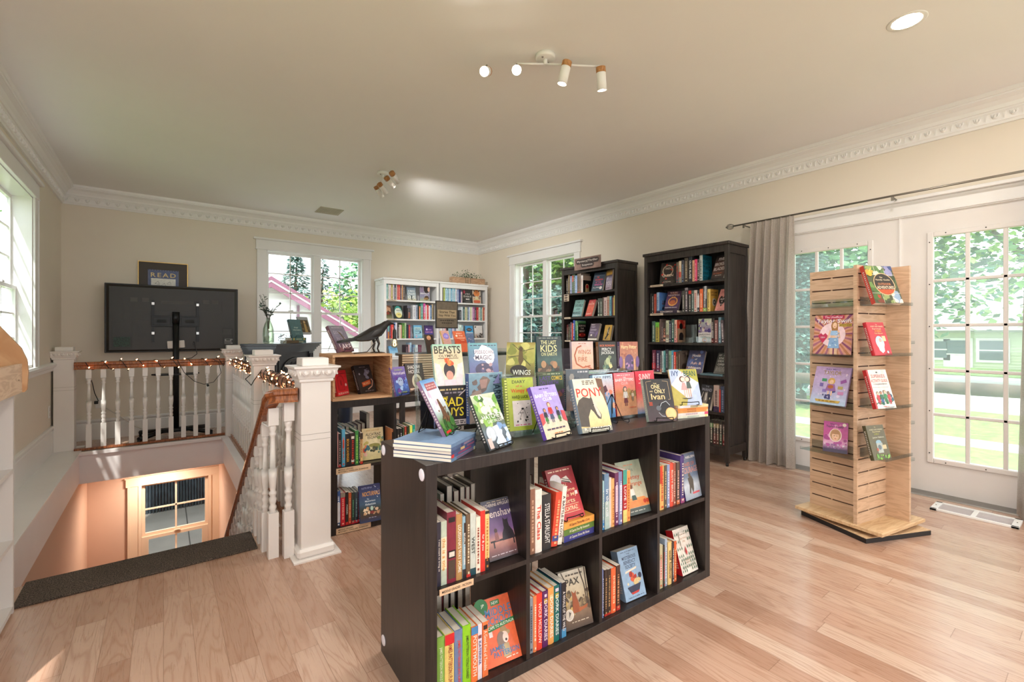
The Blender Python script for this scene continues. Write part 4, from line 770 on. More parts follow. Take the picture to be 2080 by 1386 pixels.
FACES={'tree': ([0.7347, 1.3227, 0.8231, 0.1291, 0.2028, 0.7317, 0.4816], 0.012), 'hatchet': ([0.853, 1.243, 0.7741, 0.1371, 0.1936, 0.3357, 0.4548], 0.016), 'bsclub': ([1.109, 1.251, 0.7741, 0.1453, 0.2028, 0.1385, 0.4262], 0.018), 'pony': ([1.2901, 1.2475, 0.7738, 0.1484, 0.2153, -0.16, 0.3389], 0.03), 'ivan': ([1.6972, 1.2409, 0.774, 0.1342, 0.1905, -0.439, 0.3202], 0.022), 'ivy': ([1.8854, 1.2385, 0.8269, 0.1406, 0.1728, -0.4902, 0.3309], 0.012), 'beasts': ([0.8069, 1.531, 0.9644, 0.1171, 0.1638, -0.197, 0.3324], 0.018), 'badguys': ([0.8064, 1.5363, 0.8064, 0.1261, 0.1554, -0.1533, 0.0005], 0.014), 'updown': ([0.9522, 1.5265, 0.9921, 0.1185, 0.136, -0.3623, 0.2786], 0.018), 'warrior': ([0.9243, 1.4832, 0.8159, 0.1558, 0.1917, -0.0216, 0.0414], 0.025), 'wings': ([1.0911, 1.4807, 0.9918, 0.1171, 0.1391, -0.7846, 0.2988], 0.018), 'diary': ([1.042, 1.4036, 0.7863, 0.1272, 0.2036, -0.202, 0.1651], 0.02), 'lastkids': ([1.2551, 1.475, 0.9966, 0.1187, 0.1531, -0.2618, 0.0972], 0.025), 'comics': ([1.2391, 1.4423, 0.849, 0.1187, 0.1516, -0.2849, 0.1629], 0.02), 'wfire': ([1.4511, 1.467, 1.0004, 0.1077, 0.1249, -0.308, 0.0647], 0.02), 'percy': ([1.6197, 1.4594, 0.9849, 0.1032, 0.1375, -0.1864, 0.0737], 0.02), 'potter': ([1.7613, 1.4536, 0.9807, 0.1091, 0.141, -0.2255, 0.0354], 0.022), 'sci': ([1.4012, 1.4529, 0.8215, 0.1188, 0.1819, -0.2382, 0.0355], 0.02), 'fipps': ([1.5321, 1.4, 0.7766, 0.1273, 0.1988, -0.0427, 0.1187], 0.02), 'bspink': ([1.668, 1.3933, 0.7781, 0.1303, 0.1999, -0.1216, 0.1338], 0.016), 'sunny': ([1.8097, 1.387, 0.773, 0.1347, 0.2067, -0.0767, 0.0973], 0.016), 'crenshaw': ([0.8773, 1.2787, 0.3879, 0.1267, 0.1932, -0.0535, 0.3545], 0.025), 'middle': ([0.8571, 1.2626, 0.042, 0.1353, 0.1998, -0.1068, 0.477], 0.02), 'capone': ([1.1663, 1.2506, 0.457, 0.1368, 0.1925, -0.0321, 0.4352], 0.022), 'pax': ([1.1998, 1.2472, 0.0419, 0.1278, 0.1999, -0.1749, 0.2893], 0.022), 'orange': ([1.548, 1.2448, 0.3881, 0.1463, 0.2225, -0.121, 0.3314], 0.022), 'benedict': ([1.5308, 1.231, 0.0419, 0.1203, 0.1958, -0.0888, 0.2896], 0.04), 'courage': ([1.9165, 1.1977, 0.3881, 0.1393, 0.2064, 0.001, 0.2105], 0.018), 'pie': ([1.9062, 1.2081, 0.0419, 0.1168, 0.1983, -0.0509, 0.3055], 0.04), 'alcatraz': ([0.9666, 2.7697, 0.388, 0.1299, 0.1903, -0.0686, 0.1596], 0.02), 'nocturn': ([0.9222, 2.6879, 0.0419, 0.1254, 0.2124, -0.0942, 0.209], 0.02), 'redbook': ([0.83, 2.8071, 0.7867, 0.1121, 0.1535, 0.6711, 0.1969], 0.022), 'vacancy': ([0.9783, 2.8418, 0.7868, 0.1327, 0.1863, 0.4276, 0.368], 0.025), 'horror': ([1.1347, 2.6605, 0.777, 0.1282, 0.1833, 0.4494, 0.2774], 0.014), 'shadow': ([1.281, 2.8055, 0.777, 0.1372, 0.1908, 0.1473, 0.2613], 0.02), 'lake': ([0.8858, 2.967, 1.0454, 0.1374, 0.1927, 0.5586, 0.5104], 0.025), 'outdoor': ([3.1137, 0.8006, 1.3297, 0.1797, 0.2297, -0.4988, 0.3384], 0.025), 'scarry': ([3.1128, 0.8013, 1.0422, 0.1326, 0.1901, -0.3486, 0.2718], 0.02), 'superkid': ([3.1224, 0.7986, 0.7466, 0.1489, 0.2184, -0.3736, 0.2764], 0.02), 'jungle': ([3.1046, 0.803, 0.4636, 0.1325, 0.1889, -0.3484, 0.2586], 0.02), 'whois': ([3.2017, 1.0845, 0.447, 0.1218, 0.1831, -1.4177, 0.2449], 0.012), 'swift': ([3.2119, 1.143, 1.0359, 0.2155, 0.2406, -1.7624, 0.1328], 0.006), 'taylor': ([3.2152, 1.1607, 0.7326, 0.2018, 0.2368, -1.7666, 0.3266], 0.012), 'queen': ([3.9565, 2.7698, 1.6568, 0.1542, 0.2242, -1.3677, 0.237], 0.03), 'blades': ([3.9812, 2.2448, 1.6569, 0.1504, 0.2302, -1.8985, 0.325], 0.03), 'dearing': ([3.9623, 2.7189, 1.3964, 0.147, 0.2046, -1.4633, 0.3756], 0.025), 'alex': ([3.9645, 2.1968, 1.3702, 0.1505, 0.2191, -1.6913, 0.4349], 0.02), 'shadows': ([3.9642, 2.3534, 1.0822, 0.1386, 0.2181, -1.7537, 0.0123], 0.02), 'half': ([3.9689, 2.4947, 0.7864, 0.1594, 0.2374, -1.4941, 0.418], 0.03), 'grey': ([3.9948, 2.225, 0.8014, 0.1461, 0.2058, -1.6178, 0.4411], 0.03), 'wand': ([3.9759, 2.3704, 0.4667, 0.1401, 0.2299, -1.8104, 0.2506], 0.035), 'woman': ([3.9786, 3.7132, 1.6603, 0.1564, 0.2324, -1.4494, 0.3214], 0.025), 'you': ([4.0208, 3.534, 1.6609, 0.1352, 0.23, -1.9161, 0.092], 0.02), 'teal': ([3.9802, 4.0299, 1.3723, 0.1431, 0.2155, -1.4945, 0.3158], 0.03), 'coral': ([3.9822, 3.8141, 1.3712, 0.1178, 0.2081, -1.6803, 0.3484], 0.035), 'couldkill': ([3.9852, 3.777, 1.0892, 0.1386, 0.2063, -1.5398, 0.3174], 0.035), 'yellow': ([4.0305, 3.5812, 1.0883, 0.1267, 0.1805, -1.741, 0.2185], 0.03), 'ove': ([2.8887, 6.3761, 1.6691, 0.1393, 0.2102, -0.0648, 0.2267], 0.02), 'perfect': ([3.0928, 6.38, 1.6676, 0.1577, 0.2255, -0.1414, 0.0834], 0.025), 'portrait': ([2.5262, 6.3847, 1.3873, 0.1384, 0.2056, 0.0595, 0.3573], 0.02), 'oval': ([2.6984, 6.3831, 1.3887, 0.1351, 0.2046, 0.0844, 0.2917], 0.025), 'lblue': ([2.9999, 6.385, 1.0996, 0.1365, 0.1973, -0.0235, 0.1594], 0.03), 'purple': ([3.1806, 6.3848, 1.0994, 0.1396, 0.1989, -0.0753, 0.1597], 0.02), 'skyblue': ([2.6318, 6.3839, 0.8192, 0.1317, 0.1862, 0.0417, 0.4663], 0.03), 'azyou': ([3.8619, 6.3798, 1.6678, 0.143, 0.2077, -0.1331, 0.1236], 0.02), 'tiger': ([4.0361, 6.3799, 1.6677, 0.1547, 0.2308, -0.1081, 0.1117], 0.02), 'mous': ([3.9111, 6.3846, 1.0989, 0.1411, 0.2026, -0.086, 0.2185], 0.02), 'white': ([4.0808, 6.3846, 1.0994, 0.1437, 0.2051, -0.1283, 0.171], 0.02), 'face': ([2.2354, 4.4628, 1.0424, 0.0998, 0.1267, -0.0918, 0.4574], 0.03), 'gold': ([2.4507, 4.4599, 1.0467, 0.0986, 0.1713, 0.0161, 0.4948], 0.03), 'sally': ([2.5877, 4.4544, 1.0596, 0.1403, 0.1618, -0.1697, 0.5873], 0.02), 'bluef': ([2.8504, 4.6108, 1.0431, 0.1073, 0.1347, 0.0865, 0.3259], 0.02), 'mant': ([1.1154, 5.4021, 1.1225, 0.1443, 0.2096, 0.4741, 0.3121], 0.03), 'mant2': ([1.2271, 5.4801, 1.1599, 0.1396, 0.2078, 0.5207, 0.3644], 0.02)}
# ------------------------------------------------------------------ books
CREAMP = lin('#e3d7c6')
def shade(c, k): return (min(c[0]*k, 1), min(c[1]*k, 1), min(c[2]*k, 1), 1)

class Art:
    """prints flat artwork on a rectangle: maps (u, v, layer) to local space"""
    def __init__(s, mb, f, w, h):
        s.mb = mb; s.f = f; s.w = w; s.h = h; s.k = 0
    def nxt(s): s.k += 1; return .00025+.00009*s.k
    def poly(s, pts, col):
        e = s.nxt(); s.mb.add([s.f(u, v, e) for u, v in pts], [tuple(range(len(pts)))], lin(col) if isinstance(col, str) else col)
    def run(s, A):
        for a in A:
            k = a[0]
            if k == 'r': s.poly([(a[1],a[2]),(a[3],a[2]),(a[3],a[4]),(a[1],a[4])], a[5])
            elif k == 'p': s.poly(a[1], a[2])
            elif k == 'e':
                n = 20; s.poly([(a[1]+a[3]*math.cos(2*math.pi*i/n), a[2]+a[4]*math.sin(2*math.pi*i/n)) for i in range(n)], a[5])
            elif k == 'g':
                e = s.nxt(); q = a[1]
                for (v0, c0), (v1, c1) in zip(q[:-1], q[1:]):
                    c0, c1 = lin(c0), lin(c1)
                    s.mb.add([s.f(0, v0, e), s.f(1, v0, e), s.f(1, v1, e), s.f(0, v1, e)], [(0,1,2,3)], [c0, c0, c1, c1])
            elif k == 't':
                gv, gf, asp = glyphs(a[1]); e = s.nxt(); c = lin(a[6])
                rot = R(a[7]) if len(a) > 7 else 0
                W, H = a[4]*s.w, a[5]*s.h
                V = []
                for p in gv:
                    x, y = p[0]*W, p[1]*H
                    x, y = x*math.cos(rot)-y*math.sin(rot), x*math.sin(rot)+y*math.cos(rot)
                    V.append(s.f(a[2]+x/s.w, a[3]+y/s.h, e))
                s.mb.add(V, gf, c)
            elif k == 'm':
                rn = random.Random(a[5]*7+int(a[1]*100)); n = a[5]; dv = (a[4]-a[2])/n
                for i in range(n):
                    x = a[1]; zz = a[2]+dv*i
                    while x < a[3]-.02:
                        w = rn.uniform(.05, .16); w = min(w, a[3]-x)
                        s.poly([(x, zz+dv*.2), (x+w, zz+dv*.2), (x+w, zz+dv*.75), (x, zz+dv*.75)], a[6]); s.k -= 1; x += w+.035
                s.k += 1
            elif k == 'n':
                rn = random.Random(a[1])
                for i in range(a[2]):
                    u, v = rn.uniform(a[3], a[5]), rn.uniform(a[4], a[6]); r = a[7]*rn.uniform(.4, 1.3); c = rn.choice(a[8]); n = 7; ph = rn.uniform(0, 6)
                    pts = [(u+r*rn.uniform(.6, 1.2)*math.cos(ph+2*math.pi*j/n), v+r*rn.uniform(.6, 1.2)*s.w/s.h*math.sin(ph+2*math.pi*j/n)) for j in range(n)]
                    pts = [(min(max(x, .005), .995), min(max(y, .005), .995)) for x, y in pts]
                    s.poly(pts, c)
                    s.k -= .7
            elif k == 'l':
                P = a[1]; e = s.nxt()
                for (x0, y0), (x1, y1) in zip(P[:-1], P[1:]):
                    dx, dy = (x1-x0)*s.w, (y1-y0)*s.h; L_ = math.hypot(dx, dy) or 1; ox, oy = -dy/L_*a[2]/2, dx/L_*a[2]/2*s.w/s.h
                    s.mb.add([s.f(x0+ox, y0+oy, e), s.f(x0-ox, y0-oy, e), s.f(x1-ox, y1-oy, e), s.f(x1+ox, y1+oy, e)], [(0,1,2,3)], lin(a[3]))
            elif k == 'f':   # simple printed figure: (u, v base, height, skin, hair, top, lower)
                u, v, h = a[1], a[2], a[3]; r = s.h/s.w*h
                s.run([('p', [(u-.10*r, v+.42*h), (u+.10*r, v+.42*h), (u+.15*r, v+.16*h), (u-.15*r, v+.16*h)], a[7]),
                       ('r', u-.08*r, v, u-.025*r, v+.2*h, a[7]), ('r', u+.025*r, v, u+.08*r, v+.2*h, a[7]),
                       ('p', [(u-.12*r, v+.72*h), (u+.12*r, v+.72*h), (u+.09*r, v+.40*h), (u-.09*r, v+.40*h)], a[6]),
                       ('p', [(u-.12*r, v+.72*h), (u-.08*r, v+.70*h), (u-.15*r, v+.40*h), (u-.19*r, v+.42*h)], a[6]),
                       ('p', [(u+.12*r, v+.72*h), (u+.08*r, v+.70*h), (u+.15*r, v+.40*h), (u+.19*r, v+.42*h)], a[6]),
                       ('e', u, v+.86*h, .115*r, .125*h, a[5]), ('e', u, v+.84*h, .085*r, .10*h, a[4])])

def book_mesh(t, h, d, col, hard, art=None, spine=None, side=None, detail=True, name=None, M=None, back=None):
    """stands on z=0, spine at y=0 facing -y, front cover at x=t facing +x"""
    c = lin(col) if isinstance(col, str) else col
    sc = lin(back) if back else c
    cm = MB(); pm = MB() if detail else cm
    bt = .0022 if hard else .0008; ov = .003 if hard else 0
    cm.box(0, bt, bt, d, 0, h, sc); cm.box(t-bt, t, bt, d, 0, h, c)
    if hard:
        n = 6; q = .0025
        pts = [(t*i/n, -q*math.sin(math.pi*i/n)) for i in range(n+1)]
        cm.prism(pts+[(t, bt), (0, bt)], 0, h, 'z', sc)
    else: cm.box(0, t, 0, bt, 0, h, sc)
    pm.box(bt+.0002, t-bt-.0002, bt+.0002, d-ov-.0012, ov, h-ov, CREAMP)
    if art:
        Art(cm, lambda u, v, e: (t+e, u*d, v*h), d, h).run(art)
    if side:
        Art(cm, lambda u, v, e: (-e, (1-u)*d, v*h), d, h).run(side)
    if spine:
        yo = -.0026 if hard else 0
        Art(cm, lambda u, v, e: (u*t, yo-e, v*h), t, h).run(spine)
    mats = [PRINT]
    o = cm.build(name or ('hardcover_book' if hard else 'paperback_book'), mats)
    if detail: pm.build('page_block', PAGES, o)
    if M is not None: o.matrix_world = M
    return o

def spine_title(o, txt, col, t, h, v0=.12, v1=.86, hard=False, size=.55):
    gv, gf, asp = glyphs(txt); yo = -.0026 if hard else 0
    H = t*size; L_ = min(h*(v1-v0), H*asp*1.35); cz = h*(v0+v1)/2
    m_ = MB(); m_.add([(t/2+p[1]*H, yo-.0011, cz-p[0]*L_) for p in gv], gf, lin(col))
    return m_.build('spine_title', PRINT, o)

def hue_word(h):
    c = h.lstrip('#'); r, g, b = (int(c[i:i+2], 16)/255 for i in (0, 2, 4))
    mx, mn = max(r, g, b), min(r, g, b); v = mx; s = 0 if mx == 0 else (mx-mn)/mx
    if s < .14 or v < .2: return 'black' if v < .24 else 'charcoal' if v < .36 else 'grey' if v < .72 else 'pale grey' if v < .86 else 'white'
    d = mx-mn
    H = (60*((g-b)/d) % 360) if mx == r else 60*((b-r)/d)+120 if mx == g else 60*((r-g)/d)+240
    if s < .3 and v > .72: base = {0: 'pink', 1: 'cream', 2: 'sage', 3: 'pale blue', 4: 'lilac'}[0 if H < 18 or H > 330 else 1 if H < 70 else 2 if H < 165 else 3 if H < 250 else 4]; return base
    n = 'red' if H < 12 or H >= 345 else 'orange' if H < 38 else 'yellow' if H < 66 else 'green' if H < 160 else 'teal' if H < 192 else 'blue' if H < 252 else 'purple' if H < 312 else 'pink'
    if n in ('orange', 'yellow', 'red') and (v < .62 or (s < .5 and v < .8)): n = 'dark red' if n == 'red' and s > .45 else 'brown' if v < .55 else 'tan'; return n
    return ('dark ' if v < .42 else 'pale ' if s < .42 and v > .65 else '')+n
ORD = 'first second third fourth fifth sixth seventh eighth ninth tenth eleventh twelfth thirteenth fourteenth fifteenth sixteenth'.split()

def rowM(case):
    if case == 'K1': return MK1 @ Matrix.Translation((0, .02, 0))
    if case == 'K2': return MK2 @ Matrix.Translation((0, .02, 0))
    if case == 'BD': return Matrix.Translation((3.95, 2.931, 0)) @ Matrix.Rotation(-math.pi/2, 4, 'Z')
    if case == 'SD': return Matrix.Translation((3.97, 4.181, 0)) @ Matrix.Rotation(-math.pi/2, 4, 'Z')
    if case == 'WA': return Matrix.Translation((2.51, 6.37, 0))
    return Matrix.Translation((3.415, 6.37, 0))

WHERE = {
 'k1a_up': ('the stair end', 'upper cubby nearest the stairs', 1), 'k1a_low': ('the stair end', 'lower cubby nearest the stairs', 1),
 'k1b_up': ('the stair end', 'upper cubby holding the lying stack', 1), 'k1b_low': ('the stair end', 'cubby below the lying stack', 1),
 'k1c_up': ('the stair end', 'upper cubby with the truck cover', 1), 'k1c_low': ('the stair end', 'lower cubby with the ship cover', 1),
 'k1d_up': ('the stair end', 'upper cubby nearest the glass door', 1), 'k1d_low': ('the stair end', 'lower cubby nearest the glass door', 1),
 'k2a_up': ('the newel post', 'upper cubby under the crate', 1), 'k2a_low': ('the newel post', 'lower cubby under the crate', 1),
 'k2b_up': ('the newel post', 'cubby beside the crate shelf divider', 1),
 'bd1': ('the window side', 'top shelf of the curtain bookcase', 0), 'bd2': ('the window side', 'second shelf of the curtain bookcase', 0), 'bd3': ('the window side', 'third shelf of the curtain bookcase', 0),
 'bd4': ('the window side', 'fourth shelf of the curtain bookcase', 0), 'bd5': ('the window side', 'fifth shelf of the curtain bookcase', 0), 'bd6': ('the window side', 'bottom shelf of the curtain bookcase', 0),
 'sd1': ('the window', 'top shelf of the bookcase with sign', 0), 'sd2': ('the window', 'second shelf of the bookcase with sign', 0), 'sd3': ('the window', 'third shelf of the bookcase with sign', 0),
 'wa1': ('the window', 'top shelf of the white window bookcase', 0), 'wa2': ('the window', 'second shelf of the white window bookcase', 0), 'wa3': ('the window', 'third shelf of the white window bookcase', 0), 'wa4': ('the window', 'fourth shelf of the white window bookcase', 0),
 'wb1': ('the window end', 'top shelf of the white corner bookcase', 0), 'wb2': ('the window end', 'second shelf of the white corner bookcase', 0), 'wb3': ('the window end', 'third shelf of the white corner bookcase', 0),
}
LEAN = {('k1b_up', 3): .13, ('k1b_up', 4): .13, ('wb1', 2): .03, ('bd3', 12): -.05}
DARKC = '#241f1f'
SIDEART = {
 ('bd1', 8): [('r',0,0,1,1,'#1d6f86'), ('t','READY',.45,.86,.75,.12,'#16262c'), ('t','PLAYER',.45,.70,.78,.12,'#0f1f26'), ('t','TWO',.45,.5,.8,.18,'#0d1a20'), ('t','ERNEST',.45,.3,.75,.1,'#12323c'), ('t','CLINE',.42,.12,.65,.14,'#0d1a20')],
 ('bd2', 3): [('g',[(0,'#5a86b4'),(1,'#4f78b8')]), ('n',5,14,.4,.15,.8,.6,.09,['#1d2438','#2c3a5a','#5d4a5a'])],
 ('bd2', 12): [('r',0,0,1,1,'#c79b45'), ('t','WILLIAM',.45,.86,.7,.08,'#2a2018'), ('t','GIBSON',.45,.74,.7,.08,'#2a2018'), ('e',.5,.42,.27,.18,'#b8b2a4'), ('e',.5,.42,.17,.115,'#4a443c'), ('e',.5,.42,.07,.05,'#c8c2b4')],
 ('bd3', 8): [('r',0,0,1,1,'#c9402f'), ('n',3,16,.3,.6,.95,.98,.12,['#d8604a','#b82c24','#e08068']), ('r',.05,0,1,.62,'#a8866a'), ('e',.48,.72,.2,.14,'#181210'), ('r',.25,.1,.75,.34,'#20191a'), ('e',.5,.36,.2,.08,'#20191a')],
 ('bd4', 10): [('r',0,0,1,1,'#6a5c50'), ('n',8,14,.3,.1,.95,.9,.11,['#2a2422','#8a7a6c','#4a4038']), ('e',.4,.3,.25,.14,'#3a2c24')],
 ('sd1', 8): [('r',0,0,1,1,'#141012'), ('r',0,.72,1,1,'#b8a090'), ('r',.3,0,.75,.3,'#c8a87a'), ('e',.52,.36,.22,.16,'#c8a87a'), ('e',.53,.36,.15,.11,'#b8202a')],
 ('sd3', 6): [('r',0,0,1,1,'#120c0c'), ('r',0,.93,1,1,'#2f6a38'), ('t','SURVIVE',.5,.82,.86,.10,'#d8c8c0'), ('t','THE',.5,.67,.42,.09,'#d8c8c0'), ('t','NIGHT',.5,.52,.66,.10,'#d8c8c0'), ('e',.5,.3,.48,.12,'#8a1a16'), ('e',.22,.31,.07,.04,'#f86a50'), ('e',.78,.31,.07,.04,'#f86a50'), ('t','RILEY SAGER',.5,.08,.86,.06,'#d8c8c0')],
}
for (key, case, zs, items) in ROWS:
    cf, where, fg = WHERE[key]; MR = rowM(case)
    for i, it in enumerate(items):
        s0, t, h, col = it[:4]
        txt = it[4] if len(it) > 4 else ''; tcol = it[5] if len(it) > 5 else '#d8d2c8'
        rn = random.Random(key+str(i))
        hard = t > .024 or rn.random() < .3
        d = min(h*.66, .165)+rn.uniform(-.008, .004)
        sp = []
        if len(it) > 6 and it[6]:
            for q in it[6].split(';'):
                u0, u1, v0, v1, c = q.split()
                sp.append(('r', float(u0), float(v0), float(u1), float(v1), c))
        if txt == 'marks':
            v = rn.uniform(.14, .22); vend = rn.uniform(.78, .88)
            while v < vend:
                L_ = rn.uniform(.015, .045); sp.append(('r', .32, v, .68, min(v+L_, vend), tcol)); v += L_+rn.uniform(.008, .03)
            sp.append(('r', .3, .05, .7, .09, tcol))
        M = MR @ Matrix.Translation((s0, 0, zs+.0005))
        ln = LEAN.get((key, i), 0)
        if ln: M = M @ Matrix.Translation((0 if ln > 0 else t, 0, 0)) @ Matrix.Translation((0, 0, .0006+t*math.sin(ln) if ln > 0 else .0006)) @ Matrix.Rotation(ln, 4, 'Y') @ Matrix.Translation((0 if ln > 0 else -t, 0, 0 if ln > 0 else t*math.sin(-ln)))
        o = book_mesh(t-.0003, h, d, col, hard, art=SIDEART.get((key, i)), spine=sp, detail=bool(fg), M=M)
        if txt and txt not in ('marks', 'll'):
            spine_title(o, txt, tcol, t, h, .12 if len(txt) > 6 else .25, .84 if len(txt) > 6 else .7, hard, .55 if len(txt) < 24 else .42)
        tag(o, '%s book spine, %s from %s, %s' % (hue_word(col), ORD[i], cf, where) if fg else '%s book spine, %s from %s, %s' % (hue_word(col), ORD[i], cf, where), 'book', 'books standing on the '+where)

def frameM(P, yaw, tilt, t):
    Nn = Vector((math.sin(yaw), -math.cos(yaw), 0)); Rr = Vector((math.cos(yaw), math.sin(yaw), 0))
    U = Vector((0, 0, 1))*math.cos(tilt)-Nn*math.sin(tilt); N2 = Rr.cross(U); N2.normalize()
    P = Vector(P)-N2*t
    M = Matrix.Identity(4)
    for i, a in enumerate((N2, Rr, U)):
        for j in range(3): M[j][i] = a[j]
    M.translation = P
    return M

def easel(P, w, yaw, tilt, t, label, hgt=.12):
    """black wire book easel; P = lower corner of the book's front cover"""
    Rr = Vector((math.cos(yaw), math.sin(yaw), 0)); Nn = Vector((math.sin(yaw), -math.cos(yaw), 0))
    z0 = P[2]
    C_ = Vector(P)+Rr*(w/2); C_.z = z0
    root = empty('book_easel', C_, 0, label, 'easel', 'black wire book easels')
    def q(n, r, z): return Nn*n+Rr*r+Vector((0, 0, z))
    hw = w*.30; tt = math.tan(tilt)
    def back(z): return -t/math.cos(tilt)-.004-z*tt
    a = MB()
    for sgn in (-1, 1):
        a.tube([q(back(hgt), sgn*.004, hgt), q(back(.05), sgn*hw*.6, .05), q(back(.004), sgn*hw, .003), q(.012, sgn*hw, .003), q(.018, sgn*hw, .008), q(.016, sgn*hw, .018)], .0019, 6)
    a.tube([q(.016, -hw, .018), q(.017, 0, .0165), q(.016, hw, .018)], .0019, 6)
    a.ball(q(back(hgt), 0, hgt), .006, 8, 5)
    a.build('wire_frame', WIRE, root)
    b_ = MB(); n0 = back(hgt)
    b_.tube([q(n0-.002, -.004, hgt), q(n0-.035, -.03, .003), q(n0-.035, .03, .003), q(n0-.002, .004, hgt)], .0019, 6)
    b_.build('rear_leg', WIRE, root)
    return root
